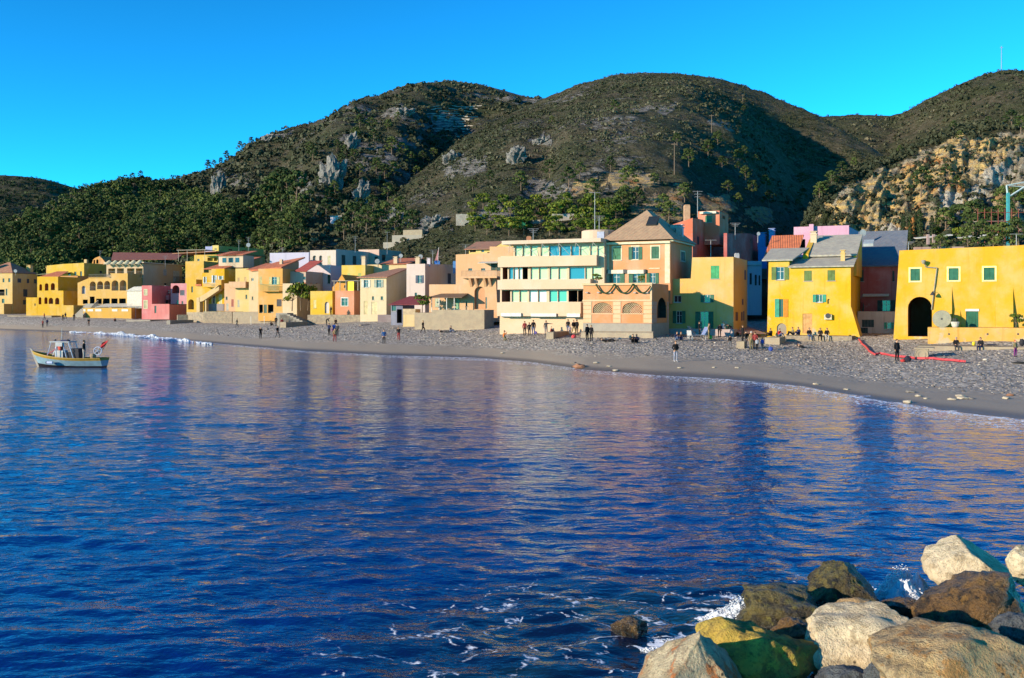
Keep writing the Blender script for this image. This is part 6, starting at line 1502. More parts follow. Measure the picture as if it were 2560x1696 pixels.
def pose_mesh(name, J, arms_skin=False):
    """J: joint name -> position; one continuous skinned surface, five fingers on each hand"""
    names = ['pel', 'spi', 'che', 'nec', 'hdb', 'hdm', 'hdt', 'shl', 'ell', 'wrl', 'hal', 'shr', 'elr', 'wrr', 'har', 'hil', 'knl', 'anl', 'tol', 'hir', 'knr', 'anr', 'tor']
    E = [('pel', 'spi'), ('spi', 'che'), ('che', 'nec'), ('nec', 'hdb'), ('hdb', 'hdm'), ('hdm', 'hdt'), ('che', 'shl'), ('shl', 'ell'), ('ell', 'wrl'), ('wrl', 'hal'), ('che', 'shr'), ('shr', 'elr'), ('elr', 'wrr'), ('wrr', 'har'),
         ('pel', 'hil'), ('hil', 'knl'), ('knl', 'anl'), ('anl', 'tol'), ('pel', 'hir'), ('hir', 'knr'), ('knr', 'anr'), ('anr', 'tor')]
    RAD = dict(pel=(.165, .125), spi=(.15, .11), che=(.17, .12), nec=(.062, .062), hdb=(.075, .085), hdm=(.088, .105), hdt=(.06, .07), sh=(.075, .075), el=(.055, .055), wr=(.036, .036), ha=(.045, .028), hi=(.1, .1), kn=(.072, .072), an=(.048, .048), to=(.045, .035))
    idx = {n: i for i, n in enumerate(names)}
    me = bpy.data.meshes.new(name); me.from_pydata([J[n] for n in names], [(idx[a], idx[b]) for a, b in E], [])
    o = bpy.data.objects.new(name, me); C.objects.link(o)
    md = o.modifiers.new('skin', 'SKIN'); md.use_smooth_shade = True; o.modifiers.new('sub', 'SUBSURF').levels = 1
    for n in names:
        sv = me.skin_vertices[0].data[idx[n]]; sv.radius = RAD.get(n) or RAD[n[:2]]; sv.use_root = (n == 'pel')
    dg = bpy.context.evaluated_depsgraph_get(); dg.update()
    out = bpy.data.meshes.new_from_object(o.evaluated_get(dg)); bpy.data.objects.remove(o)
    bm = bmesh.new(); bm.from_mesh(out)
    bones = [(Vector(J[a]), Vector(J[b]), (a, b)) for a, b in E]
    lab = {'hdb': 0, 'hdm': 0, 'hdt': 0, 'hal': 0, 'har': 0}
    for f in bm.faces:
        c = f.calc_center_median(); best = None
        for a, b, nm in bones:
            d = b - a; t = max(0, min(1, (c - a).dot(d) / max(1e-6, d.dot(d)))); dist = (c - a - d * t).length
            if best is None or dist < best[0]: best = (dist, nm)
        b = best[1][1]
        f.material_index = 0 if b in lab else 4 if b in ('tol', 'tor') else 2 if b in ('hil', 'hir', 'knl', 'knr', 'anl', 'anr') else 1
        f.smooth = True
    def spike(p, q, r, mi):
        p, q = Vector(p), Vector(q); d = (q - p); qq = d.to_track_quat('Z', 'Y'); ring = []
        for cc, rr_ in ((p, r), (q, r * .7)):
            ring.append([bm.verts.new(cc + qq @ Vector((rr_ * math.cos(t), rr_ * math.sin(t), 0))) for t in (0, 1.57, 3.14, 4.71)])
        for i in range(4):
            f = bm.faces.new((ring[0][i], ring[0][(i + 1) % 4], ring[1][(i + 1) % 4], ring[1][i])); f.material_index = mi
        bm.faces.new(ring[1]).material_index = mi
    for s in 'lr':
        w, h = Vector(J['wr' + s]), Vector(J['ha' + s]); d = (h - w).normalized(); sd = d.cross(Vector((0, 1, .2))).normalized()
        for i, ln in enumerate((.062, .075, .07, .055)):
            k0 = h + sd * (.013 * (i - 1.5)); k1 = k0 + d * ln * .55; spike(k0 - d * .02, k1, .010, 0); spike(k1, k1 + (d + Vector((0, -.5, 0))).normalized() * ln * .5, .009, 0)
        spike(w + (h - w) * .5, h + sd * .045 + Vector((0, -.03, 0)), .012, 0)      # thumb from the side of the palm
    # face: nose, ears, eyes, mouth
    hm = Vector(J['hdm']); up = (Vector(J['hdt']) - Vector(J['hdb'])).normalized(); fw = Vector(J.get('face', (0, -1, 0))).normalized(); rt = fw.cross(up).normalized()
    spike(hm + fw * .085 - up * .005, hm + fw * .12 - up * .02, .016, 0)
    for s in (-1, 1):
        spike(hm + rt * s * .08, hm + rt * s * .1, .022, 0); spike(hm + rt * s * .032 + fw * .085 + up * .018, hm + rt * s * .032 + fw * .097 + up * .018, .009, 4)
    spike(hm + fw * .085 - up * .052, hm + fw * .096 - up * .052, .016, 4)
    bm.to_mesh(out); bm.free()
    while len(out.materials) < 5: out.materials.append(SKINM)
    out.name = name
    # hair cap, child mesh
    hb = bmesh.new(); bmesh.ops.create_icosphere(hb, subdivisions=2, radius=1)
    for v in list(hb.verts):
        q = v.co.copy(); v.co = hm + rt * q.x * .098 + up * (q.z * .108 + .022) + fw * (q.y * -.108 - .014)
    kill = [v for v in hb.verts if (v.co - hm).dot(fw) > .055 and (v.co - hm).dot(up) < .07 or (v.co - hm).dot(up) < -.065]
    bmesh.ops.delete(hb, geom=kill, context='VERTS'); hme = bpy.data.meshes.new('hair'); hb.to_mesh(hme); hb.free(); hme.materials.append(HAIRM[0])
    return out, hme
S = dict(pel=(0, 0, .96), spi=(0, -.01, 1.14), che=(0, 0, 1.36), nec=(0, 0, 1.49), hdb=(0, -.02, 1.56), hdm=(0, -.02, 1.64), hdt=(0, -.01, 1.72), shl=(.17, 0, 1.42), ell=(.24, .03, 1.15), wrl=(.25, -.07, .92), hal=(.25, -.1, .85), shr=(-.17, 0, 1.42), elr=(-.24, .03, 1.15), wrr=(-.25, -.07, .92), har=(-.25, -.1, .85),
         hil=(.1, 0, .9), knl=(.11, -.03, .5), anl=(.11, .03, .09), tol=(.12, -.15, .04), hir=(-.1, 0, .9), knr=(-.11, -.02, .5), anr=(-.12, .03, .09), tor=(-.13, -.15, .04))
POSES = {'stand': S}
POSES['pockets'] = {**S, 'ell': (.27, .08, 1.16), 'wrl': (.17, -.06, .98), 'hal': (.14, -.08, .93), 'elr': (-.27, .08, 1.16), 'wrr': (-.17, -.06, .98), 'har': (-.14, -.08, .93)}
POSES['walk'] = {**S, 'knl': (.1, -.22, .52), 'anl': (.1, -.24, .1), 'tol': (.1, -.42, .05), 'knr': (-.1, .08, .5), 'anr': (-.1, .36, .14), 'tor': (-.1, .24, .03), 'wrl': (.26, .14, .93), 'hal': (.26, .15, .86), 'wrr': (-.25, -.24, .98), 'har': (-.25, -.28, .91)}
POSES['camera'] = {**S, 'ell': (.24, -.1, 1.18), 'wrl': (.07, -.22, 1.42), 'hal': (.05, -.23, 1.49), 'elr': (-.24, -.1, 1.18), 'wrr': (-.07, -.22, 1.42), 'har': (-.05, -.23, 1.49)}
POSES['point'] = {**S, 'elr': (-.42, -.1, 1.36), 'wrr': (-.64, -.18, 1.36), 'har': (-.72, -.2, 1.37)}
POSES['bend'] = {**S, 'pel': (0, .1, .95), 'spi': (0, 0, 1.1), 'che': (0, -.2, 1.22), 'nec': (0, -.31, 1.27), 'hdb': (0, -.37, 1.29), 'hdm': (0, -.44, 1.3), 'hdt': (0, -.52, 1.31), 'face': (0, -.4, -1), 'shl': (.17, -.24, 1.24), 'ell': (.2, -.3, .98), 'wrl': (.18, -.42, .78), 'hal': (.17, -.46, .71), 'shr': (-.17, -.24, 1.24), 'elr': (-.2, -.3, .98), 'wrr': (-.18, -.42, .78), 'har': (-.17, -.46, .71), 'hil': (.1, .1, .9), 'hir': (-.1, .1, .9)}
POSES['sit'] = dict(pel=(0, .04, .56), spi=(0, .05, .74), che=(0, .01, .96), nec=(0, -.03, 1.09), hdb=(0, -.06, 1.16), hdm=(0, -.07, 1.24), hdt=(0, -.06, 1.32), shl=(.17, .0, 1.02), ell=(.24, -.04, .76), wrl=(.13, -.26, .68), hal=(.09, -.31, .66), shr=(-.17, .0, 1.02), elr=(-.24, -.04, .76), wrr=(-.13, -.26, .68), har=(-.09, -.31, .66),
                    hil=(.1, 0, .53), knl=(.13, -.42, .52), anl=(.13, -.44, .09), tol=(.14, -.62, .04), hir=(-.1, 0, .53), knr=(-.13, -.42, .52), anr=(-.13, -.4, .09), tor=(-.14, -.58, .04))
_g = {k_: (v[0], v[1], v[2] - .43) for k_, v in POSES['sit'].items()}
POSES['ground'] = {**_g, 'pel': (0, .04, .13), 'hil': (.1, 0, .13), 'hir': (-.1, 0, .13), 'knl': (.14, -.36, .44), 'anl': (.14, -.56, .09), 'tol': (.14, -.72, .06), 'knr': (-.14, -.36, .44), 'anr': (-.14, -.56, .09), 'tor': (-.14, -.72, .06), 'wrl': (.14, -.3, .45), 'hal': (.1, -.36, .47), 'wrr': (-.14, -.3, .45), 'har': (-.1, -.36, .47)}
POSES['crouch'] = {**POSES['sit'], **{k_: (v[0], v[1] - .08, v[2] - .16) for k_, v in POSES['sit'].items() if k_ in ('pel', 'spi', 'che', 'nec', 'hdb', 'hdm', 'hdt', 'shl', 'shr', 'hil', 'hir')}, 'ell': (.22, -.24, .72), 'wrl': (.07, -.38, .94), 'hal': (.05, -.4, 1.01), 'elr': (-.22, -.24, .72), 'wrr': (-.07, -.38, .94), 'har': (-.05, -.4, 1.01), 'knl': (.14, -.36, .48), 'anl': (.12, -.12, .09), 'tol': (.12, -.3, .04), 'knr': (-.14, -.4, .14), 'anr': (-.12, .1, .1), 'tor': (-.12, .0, .04)}
POSES['lie'] = {k_: (v[0], v[2] - .9, .14 + v[1] * .4) for k_, v in S.items()}
POSES['lie'].update(che=(0, .46, .2), nec=(0, .58, .26), hdb=(0, .64, .3), hdm=(0, .71, .34), hdt=(0, .79, .38), face=(0, -.6, 1), knl=(.11, -.38, .3), knr=(-.11, -.4, .12), tol=(.12, -.85, .2), tor=(-.12, -.88, .2))
PM = {}
def person(p, pose, rz, top, bottom, label, hair=0, scale=1.0, shoes=None, group='people on the beach', dz=0.0):
    if pose not in PM: PM[pose] = pose_mesh('person', POSES[pose])
    bm_, hm_ = PM[pose]
    o = link('person', bm_, None, (p[0], p[1], p[2] + dz)); o.rotation_euler = (0, 0, R(rz)); o.scale = (scale,) * 3
    for i, m in ((1, cloth(top)), (2, cloth(bottom)), (4, shoes or SHOE)): o.material_slots[i].link = 'OBJECT'; o.material_slots[i].material = m
    h = link('hair', hm_, o); h.material_slots[0].link = 'OBJECT'; h.material_slots[0].material = HAIRM[hair]
    return tag(o, label, 'person', group)
def g(reg, x, y): return G(*rp(reg, x, y))
# left beach
person(g(1, 465, 1045), 'camera', 170, BURG, BLACK, 'person in dark red top near the far left waterline, left of a pair', 0)
person(g(1, 513, 1032), 'stand', 190, NAVY, DKGREY, 'person in navy near the far left waterline, right of a pair', 1)
person(g(1, 482, 965), 'walk', 90, REDC, GREYC, 'person in a red jacket on the kerb behind the waterline pair', 1)
person(g(1, 685, 966), 'stand', 20, BLACK, BLACK, 'short dark figure below the yellow terrace wall by the stairs', 0, .9)
person(g(1, 712, 955), 'walk', 60, DKGREY, NAVY, 'walker in grey below the yellow terrace wall by the stairs', 1)
person(g(1, 806, 970), 'stand', 200, BLACK, DKGREY, 'person in black at the bottom of the left stairs', 0)
person(g(1, 966, 1028), 'pockets', 0, BLACK, BLACK, 'lone person in black on the shingle below the orange terrace wall', 0)
person(g(1, 1250, 978), 'ground', 40, BURG, BLACK, 'person sitting on the kerb below the orange terrace wall', 1)
person(g(2, 1187, 1042), 'walk', -60, BLACK, DKGREY, 'person in black walking by the left rubble sea wall', 3)
person(g(3, 50, 1252), 'camera', 30, BLACK, BLACK, 'man in black raising a camera left of the beach', 2)
person(g(3, 235, 1242), 'walk', 60, BLACK, DKGREY, 'woman in a long black coat walking below the beach stairs', 0)
person(g(3, 218, 1112), 'stand', 10, BLACK, BLACK, 'person in black standing beside the mooring block under the sea wall', 0)
person(P(*rp(3, 282, 1078), 176), 'sit', 20, BURG, BLACK, 'person in dark red sitting on the long mooring block', 0, dz=-.5)
person(g(3, 165, 1112), 'ground', 40, DKGREY, BLACK, 'person sitting on the shingle at the foot of the sea wall', 1)
person(P(*rp(3, 816, 996), 184.5), 'stand', -40, BLACK, BLACK, 'person in black on the rubble wall by the arched white door', 0)
person(g(3, 795, 1218), 'camera', 160, NAVY, BLACK, 'person in navy beside the family group on the shingle', 1)
person(g(3, 850, 1215), 'stand', 0, BLUEC, GREYC, 'person in a bright blue jacket in the family group', 3)
person(g(3, 832, 1222), 'stand', 30, (.3, .12, .2), GREYC, 'child in pink behind the blue jacket on the shingle', 3, .7)
person(g(3, 858, 1288), 'walk', 20, TAN, BURG, 'person in brown walking in front of the family group', 1)
person(g(3, 885, 1225), 'stand', -20, DKGREY, BLACK, 'person in grey at the right of the family group', 0)
person(g(3, 770, 1110), 'bend', 90, BLACK, BLACK, 'person bending over below the rubble wall', 0)
person(P(*rp(3, 868, 1088), 178), 'sit', 10, BLACK, BLACK, 'person sitting at the foot of the rubble wall', 0, dz=-.4)
person(g(3, 1393, 1310), 'pockets', 10, (.02, .07, .20), BLACK, 'person in a blue jacket alone on the shingle in the middle', 1)
# centre beach
person(g(4, 160, 1272), 'camera', -20, BLACK, BURG, 'person in dark red trousers alone on the shingle in the middle', 0)
person(g(4, 425, 1192), 'walk', 70, BLACK, BLACK, 'man in black walking below the concrete wall', 3)
person(g(4, 655, 1185), 'lie', 75, BLACK, DKGREY, 'person lying below the smooth concrete wall', 0)
person(g(4, 725, 1182), 'ground', 60, GREYC, JEAN, 'person sitting beside the one lying below the concrete wall', 1)
person(g(4, 1300, 1274), 'crouch', 100, ORNG, KHAKI, 'photographer in orange crouching on the shingle', 0)
person(g(5, 313, 1392), 'stand', 180, BURG, BLACK, 'woman in dark brown, leftmost of three before the flats', 1)
person(g(5, 362, 1396), 'stand', 170, BLACK, BLACK, 'shorter person in black, middle of three before the flats', 0, .92)
person(g(5, 407, 1390), 'stand', 185, BLACK, JEAN, 'tall person in black, rightmost of three before the flats', 0, 1.06)
person(g(5, 545, 1388), 'point', 170, DKGREY, GREYC, 'woman pointing left behind the large concrete block', 0)
person(g(5, 600, 1372), 'ground', 90, BURG, BLACK, 'person sitting by the large concrete block before the flats', 1)
person(g(5, 785, 1375), 'stand', 160, BLACK, JEAN, 'person in black behind the large concrete block', 0)
person(g(5, 806, 1392), 'stand', 10, (.30, .26, .30), GREYC, 'child in a pale top behind the large concrete block', 3, .68)
person(g(5, 845, 1385), 'walk', 30, BLACK, KHAKI, 'walker in black near the villa terrace corner', 1)
person(g(5, 880, 1380), 'pockets', 150, BLACK, BLACK, 'person in a black hooded coat near the villa terrace corner', 0)
person(g(5, 993, 1452), 'stand', 215, BLACK, BLACK, 'man of the couple in front of the villa base', 0, 1.02)
person(g(5, 1037, 1452), 'stand', 150, BLACK, BLACK, 'woman with fair hair of the couple in front of the villa base', 3, .97)
person(g(5, 1215, 1462), 'lie', 80, BLACK, BLACK, 'person in black lying at the foot of the villa base', 0)
person(g(6, 95, 1475), 'ground', 0, BLACK, BLACK, 'left of two huddled at the right end of the villa base', 0)
person(g(6, 138, 1475), 'ground', -15, NAVY, BLACK, 'right of two huddled at the right end of the villa base', 0)
# front of the corner house
person(g(6, 575, 1445), 'ground', 20, NAVY, JEAN, 'left of a pair sitting on the shingle before the corner house', 1)
person(g(6, 622, 1445), 'ground', -10, BLACK, NAVY, 'right of a pair sitting on the shingle before the corner house', 1)
person(g(6, 562, 1678), 'pockets', 15, BLACK, (.42, .46, .58), 'man in black jacket and pale trousers on the wet sand', 1, shoes=plain('white_shoes', (.6, .6, .62), .6))
person(g(6, 820, 1410), 'stand', 80, BLACK, BLACK, 'person in black beside the white plastic table', 0)
person(g(6, 925, 1432), 'stand', 60, TAN, KHAKI, 'person in a tan top beside the white plastic table', 1)
person(g(6, 1040, 1410), 'bend', 160, BLACK, BLACK, 'person in black bending at the corner house step', 0)
person(g(6, 1165, 1400), 'bend', -90, BLACK, NAVY, 'person leaning at the right corner of the corner house', 0)
person(g(6, 1078, 1390), 'stand', 0, WHITEC, JEAN, 'person in a white top behind the bending one', 1, .9)
person(g(6, 1155, 1530), 'stand', 180, BLACK, GREYC, 'child standing alone on the shingle before the alley', 0, .72)
person(g(6, 1292, 1455), 'stand', 100, BLACK, BLACK, 'leftmost of the standing group by the square block', 1)
person(g(6, 1328, 1535), 'stand', 70, BLACK, DKGREY, 'person in black facing right in the group by the square block', 0)
person(g(6, 1386, 1545), 'stand', 200, TAN, KHAKI, 'white haired person in brown in the group by the square block', 2)
person(g(6, 1428, 1550), 'stand', 160, BURG, BLACK, 'person in dark brown in the group by the square block', 1)
person(g(7, 55, 1465), 'stand', 190, WHITEC, BLACK, 'child in white in the group by the square block', 0, .66)
person(g(7, 112, 1465), 'stand', 200, BLUEC, GREYC, 'child in a bright blue jacket, rightmost of the group by the block', 0, .7)
# on the ledge under the old yellow house
def ledge(hs, x, pose, rz, top, bot, lb, hair=0, back=.0, **kw):
    a, _ = hs.loc(x, 1320); q = hs.O + hs.a * a + hs.d * back; return person((q[0], q[1], hs.z0 + hs.H), pose, rz - math.degrees(hs.yaw), top, bot, lb, hair, **kw)
person(g(7, 205, 1340), 'ground', -60, BLACK, BLACK, 'person in black crouched at the left foot of the old yellow house', 0, dz=.25)
person(g(7, 300, 1345), 'ground', 30, REDC, JEAN, 'person in a red top sitting at the left foot of the old yellow house', 0, dz=.25)
ledge(LEDGE, 430, 'ground', -60, KHAKI, BLACK, 'person in khaki leaning on the wall of the old yellow house', 1, back=1.0)
ledge(LEDGE, 490, 'ground', -30, NAVY, NAVY, 'person in navy sitting beside the plank door', 0, back=1.2)
ledge(LEDGE, 622, 'sit', 25, BLACK, JEAN, 'person in black and jeans sitting on the ledge below the plank door', 0, back=.05, dz=-.48)
ledge(LEDGE, 745, 'sit', 0, BLACK, BLACK, 'person in black sitting on the ledge, left of a couple', 0, back=.05, dz=-.48)
ledge(LEDGE, 815, 'sit', 15, BLACK, (.5, .48, .46), 'person with a cap and pale trousers sitting on the ledge, right of a couple', 1, back=.05, dz=-.48)
person(g(7, 580, 1440), 'lie', 70, BLACK, GREYC, 'person lying on the shingle before the old yellow house', 0)
# right
person(g(8, 175, 1418), 'stand', 20, BLACK, BLACK, 'man in a black vest standing by the red boom on the right', 0, 1.06)
ledge(BENCH, 785, 'sit', 10, BLACK, DKGREY, 'white haired person in black sitting on the stone platform', 2, back=.05, dz=-.5)
ledge(BENCH, 1040, 'sit', -25, BLACK, NAVY, 'person in a black hooded jacket sitting on the stone platform', 0, back=.05, dz=-.5)
person(g(8, 1395, 1375), 'stand', 20, KHAKI, PURP, 'child with a red cap and purple trousers at the right edge', 0, .82).children[0].material_slots[0].material = cloth((.6, .06, .03))
# ------------------------------------------------------------------ fishing boat
boat = tag(empty('fishing_boat', (U(70) * 85, 85.6, 0), R(-4)), 'small white and blue fishing boat with a yellow rail heading left', 'boat')
BL = 6.55
B_BOTTOM = plain('boat_bottom', (.012, .010, .012), .4); B_HULL = plain('boat_hull', (.17, .27, .33), .35, .5); B_BAND = plain('boat_rail', (.30, .19, .03), .5); B_DECK = plain('boat_deck', (.25, .19, .1), .7); WHITEB = plain('boat_white', (.62, .62, .62), .4); BLUEB = plain('pale_blue_frame', (.34, .42, .55), .4)
NS = 22
def bst(t):
    bm_ = 1.02 * math.sin(min(1.0, (t * 1.55) ** .75) * math.pi / 2) * (1 - .16 * max(0, t - .6) ** 1.5 / .25); sh = .72 + .62 * (1 - t) ** 3.2 + .12 * max(0, t - .7); return bm_, sh
def bpt(t, f, s):
    """t along, f 0 keel .. 1 sheer, s side"""
    b, sh = bst(t); x0 = .85 * (1 - f) ** 1.1 * max(0, 1 - t * 3); z = -.35 + (sh + .35) * f
    w = b * (f ** .55) * (.82 + .18 * f); return (BL * t * .985 + x0 + .05, s * w, z)
def strip(name, f0, f1, mat, n=4):
    m = MB()
    for s in (-1, 1):
        for i in range(NS):
            for j in range(n):
                a, b = f0 + (f1 - f0) * j / n, f0 + (f1 - f0) * (j + 1) / n; t0, t1 = i / NS, (i + 1) / NS
                m.poly([bpt(t0, a, s), bpt(t1, a, s), bpt(t1, b, s), bpt(t0, b, s)])
    for j in range(n):
        a, b = f0 + (f1 - f0) * j / n, f0 + (f1 - f0) * (j + 1) / n
        m.poly([bpt(1, a, -1), bpt(1, a, 1), bpt(1, b, 1), bpt(1, b, -1)])
    return m.build(name, mat, boat)
strip('keel', .02, .42, B_BOTTOM, 5); strip('hull', .42, .84, B_HULL, 4); strip('rubbing_band', .84, 1.0, B_BAND, 2)
m = MB()
for i in range(NS): t0, t1 = i / NS, (i + 1) / NS; m.poly([bpt(t0, .9, -1), bpt(t1, .9, -1), bpt(t1, .9, 1), bpt(t0, .9, 1)])
m.build('deck', B_DECK, boat)
m = MB()
for s in (-1, 1): m.path([Vector(bpt(i / NS, 1.0, s)) + Vector((0, 0, .02)) for i in range(NS + 1)], .045, 5)
m.build('gunwale', B_BAND, boat)
m = MB(); m.hexa([(.62, -.05, -.2), (.8, -.05, -.2), (.8, .05, -.2), (.62, .05, -.2), (-.12, -.05, 1.62), (.1, -.05, 1.5), (.1, .05, 1.5), (-.12, .05, 1.62)]); m.build('stem_post', plain('pale_timber', (.55, .5, .42), .8), boat)
# canopy frame, wheelhouse, gear
for x0, x1, y in ((1.6, 2.0, -.55), (1.6, 2.0, .55)): m = MB(); m.tube((1.62, y * .8, .8), (2.05, y, 2.15), .03); m.build('canopy_post', BLUEB, boat)
for x0, x1 in ((2.52, 2.85), (3.2, 2.95)):
    for y in (-.6, .6): m = MB(); m.tube((x0 if x0 < 3 else 3.45, y, .75), (2.55 if x0 < 3 else 3.1, y, 2.15), .035); m.build('canopy_post', BLUEB, boat)
for y in (-.6, .6): m = MB(); m.tube((4.05, y, .75), (3.6, y, 2.12), .035); m.build('canopy_post', BLUEB, boat)
m = MB(); m.box(1.95, 3.7, -.68, .68, 2.13, 2.2); cr = m.build('canopy_roof', WHITEB, boat)
m = MB(); m.box(2.5, 3.1, -.7, -.66, 1.78, 2.1); m.build('canopy_panel', WHITEB, boat)
m = MB(); m.box(2.3, 3.0, -.4, .4, .72, 1.3); m.hexa([(2.2, -.42, 1.3), (3.05, -.42, 1.3), (3.05, .42, 1.3), (2.2, .42, 1.3), (2.45, -.4, 1.42), (3.0, -.4, 1.42), (3.0, .4, 1.42), (2.45, .4, 1.42)]); m.build('engine_box', WHITEB, boat)
m = MB(); m.lathe([(.12, 0), (.2, .08), (.22, .42), (.12, .6)], (2.72, -.2, 1.42), 10); m.build('oilskin', plain('red_oilskin', (.42, .05, .03), .6), boat)
m = MB(); m.box(3.35, 4.45, -.5, .5, .74, 1.28); m.build('fish_crate', plain('black_crate', (.008, .009, .02), .6), boat); m = MB(); m.box(3.75, 4.4, -.45, .45, 1.285, 1.6); m.build('fish_crate', plain('black_crate', (.008, .009, .02), .6), boat)
m = MB(); m.tube((2.68, 0, 2.2), (2.72, 0, 3.35), .03, .015); m.tube((2.68, 0, 2.5), (2.72, 0, 2.5), .08); m.build('mast', WHITEB, boat)
m = MB(); m.box(2.75, 3.3, -.3, .3, 2.2, 2.32); m.build('life_raft', plain('navy_canvas', (.015, .02, .07), .7), boat)
for x in (2.35, 3.45): m = MB(); m.lathe([(.05, 0), (.09, .05), (.05, .16)], (x, -.4, 2.24), 8); m.build('deck_lamp', IRON, boat)
m = MB(); m.path([(1.35, -.3, .9), (1.6, -.2, 1.1), (2.1, -.1, 1.45), (2.5, 0, 1.9)], .03); m.build('red_rope', plain('red_rope', (.45, .03, .10), .8), boat)
m = MB(); m.lathe([(.14, -.1), (.2, 0), (.14, .1)], (1.42, -.3, .9), 8); m.build('rope_coil', plain('red_rope', (.45, .03, .10), .8), boat)
m = MB(); m.tube((1.95, -.98, .42), (2.45, -1.0, .42), .12, .12, 10); fd_ = m.build('fender', plain('fender', (.35, .42, .6), .5), boat); m = MB(); m.tube((1.85, -.98, .43), (1.97, -.98, .43), .1, .1, 8); m.build('fender_cap', plain('navy_canvas', (.015, .02, .07), .7), fd_)
m = MB(); m.lathe([(.2, 0), (.26, .2), (.2, .4)], (5.6, -.25, .75), 10); m.tube((5.6, -.1, 1.0), (6.2, -.1, 1.55), .12); m.build('net_drum', plain('net_brown', (.22, .17, .12), .9), boat)
m = MB(); [m.tube((6.05 + .34 * math.cos(i * .449), -.3, 1.4 + .34 * math.sin(i * .449)), (6.05 + .34 * math.cos(i * .449 + .449), -.3, 1.4 + .34 * math.sin(i * .449 + .449)), .045) for i in range(14)]; [m.tube((6.05, -.3, 1.4), (6.05 + .32 * math.cos(i * 1.257), -.3, 1.4 + .32 * math.sin(i * 1.257)), .025) for i in range(5)]; m.build('hauler_wheel', plain('hauler_rim', (.30, .34, .44), .5), boat)
m = MB(); m.tube((6.2, -.1, 1.2), (6.9, -.1, 2.35), .02); m.build('flag_pole', IRON, boat)
m = MB()
for i in range(5):
    for j in range(4):
        f = lambda a, b: (6.5 + .4 * a / 5 - .52 * b / 4, -.12 + .05 * math.sin(a * 1.4 + b), 1.7 + .62 * a / 5 - .22 * b / 4)
        m.poly([f(i, j), f(i + 1, j), f(i + 1, j + 1), f(i, j + 1)])
m.build('flag', plain('red_flag', (.36, .02, .025), .8), boat)
bp = boat.matrix_world if False else None
bx_ = boat.location; person((bx_.x + 4.75, bx_.y - .55, .55), 'stand', 100, BLACK, (.30, .29, .27), 'fisherman in a dark jacket standing in the stern of the boat', 0, group='people on the boat')

# ------------------------------------------------------------------ roof clutter
ALU = plain('aluminium', (.30, .30, .31), .4)
def aerial(px, py_top, py_bot, Y, label, bars=3):
    b = P(px, py_bot, Y); t = P(px, py_top, Y); h = t.z - b.z
    e = tag(empty('tv_aerial', b), label, 'aerial', 'aerials on the roofs'); m = MB(); m.tube((0, 0, -.8), (0, 0, h), .05, .035, 5); m.build('pole', ALU, e)
    for i in range(bars):
        m = MB(); z = h * (.98 - .13 * i); m.tube((-.7 + .2 * i, 0, z), (.7 - .15 * i, 0, z), .025, n=4)
        for q in (-.4, -.1, .2): m.tube((q, -.25, z), (q, .25, z), .015, n=4)
        m.build('antenna', ALU, e)
for px, a, b, Y, lb in ((250, 627, 650, 280, 'tv aerial above the tall lemon house on the left'), (597, 600, 630, 268, 'tv aerial on the left of the grey green roof'), (621, 593, 625, 268, 'tv aerial on the right of the grey green roof'), (413, 640, 665, 262, 'tv aerial on the cream flats'), (707, 620, 650, 235, 'thin aerial on the blue shaded white house'),
                        (888, 592, 628, 226, 'tall aerial on the cream white house'), (968, 580, 628, 236, 'tall mast on the lilac house'), (1082, 625, 660, 181, 'left aerial on the white peeling house'), (1164, 612, 650, 181, 'aerial beside the orange stepped house'), (1333, 572, 604, 128, 'aerial on the left end of the flats'), (1487, 480, 575, 124, 'tall leaning mast behind the flats'),
                        (1498, 540, 578, 126, 'short aerial behind the flats'), (1744, 478, 530, 143, 'aerial beside the salmon tower'), (1838, 558, 585, 138, 'aerial on the low red house'), (1777, 600, 642, 122, 'thin mast on the corner house roof'), (2271, 605, 625, 112, 'aerial on the big yellow house'), (2541, 585, 620, 106, 'pole at the right end of the big yellow roof')):
    aerial(px, a, b, Y, lb, 1 if 'mast' in lb or 'pole' in lb else 3)
def dish(px, py, Y, r, label):
    c = P(px, py, Y); e = tag(empty('satellite_dish', c, R(10)), label, 'dish', 'satellite dishes on the roofs'); m = MB()
    r *= .62
    prof = [(r * i / 5, .25 * r * (i / 5) ** 2) for i in range(1, 6)]; m.lathe(prof, n=16, T=lambda p: (p[0], -p[2] - .1, p[1])); m.build('bowl', plain('dish_white', (.6, .6, .6), .4), e); m = MB(); m.tube((0, 0, 0), (0, .1, -1.2), .04); m.build('stand', ALU, e)
for a in ((621, 613, 266, .9, 'white dish on the grey green roof'), (943, 654, 202, .8, 'white dish on the orange tiled roof'), (1002, 640, 184, .6, 'white dish right of the tiled roof'), (1051, 642, 182, .65, 'white dish on the peeling white house'), (39, 678, 268, .7, 'white dish on the far left house'), (2155, 583, 121, .7, 'white dish at the right of the slate roof'), (1895, 585, 133, .4, 'small dish on the low red house'), (1522, 592, 122, .35, 'small dish beside the villa roof')): dish(*a)
m = MB(); e = tag(empty('flag_pole', P(1094, 655, 180)), 'limp red and white flag on the peeling white house', 'flag'); m.tube((0, 0, -1), (0.2, 0, 2.6), .04); m.build('pole', ALU, e); m = MB(); m.hexa([(.18, -.02, 2.5), (.2, .02, 2.5), (-.4, .1, .2), (-.5, .05, .2), (.22, -.02, 2.55), (.25, .02, 2.55), (.15, .1, .4), (.1, .05, .35)]); m.build('cloth', plain('faded_flag', (.36, .16, .17), .8), e)
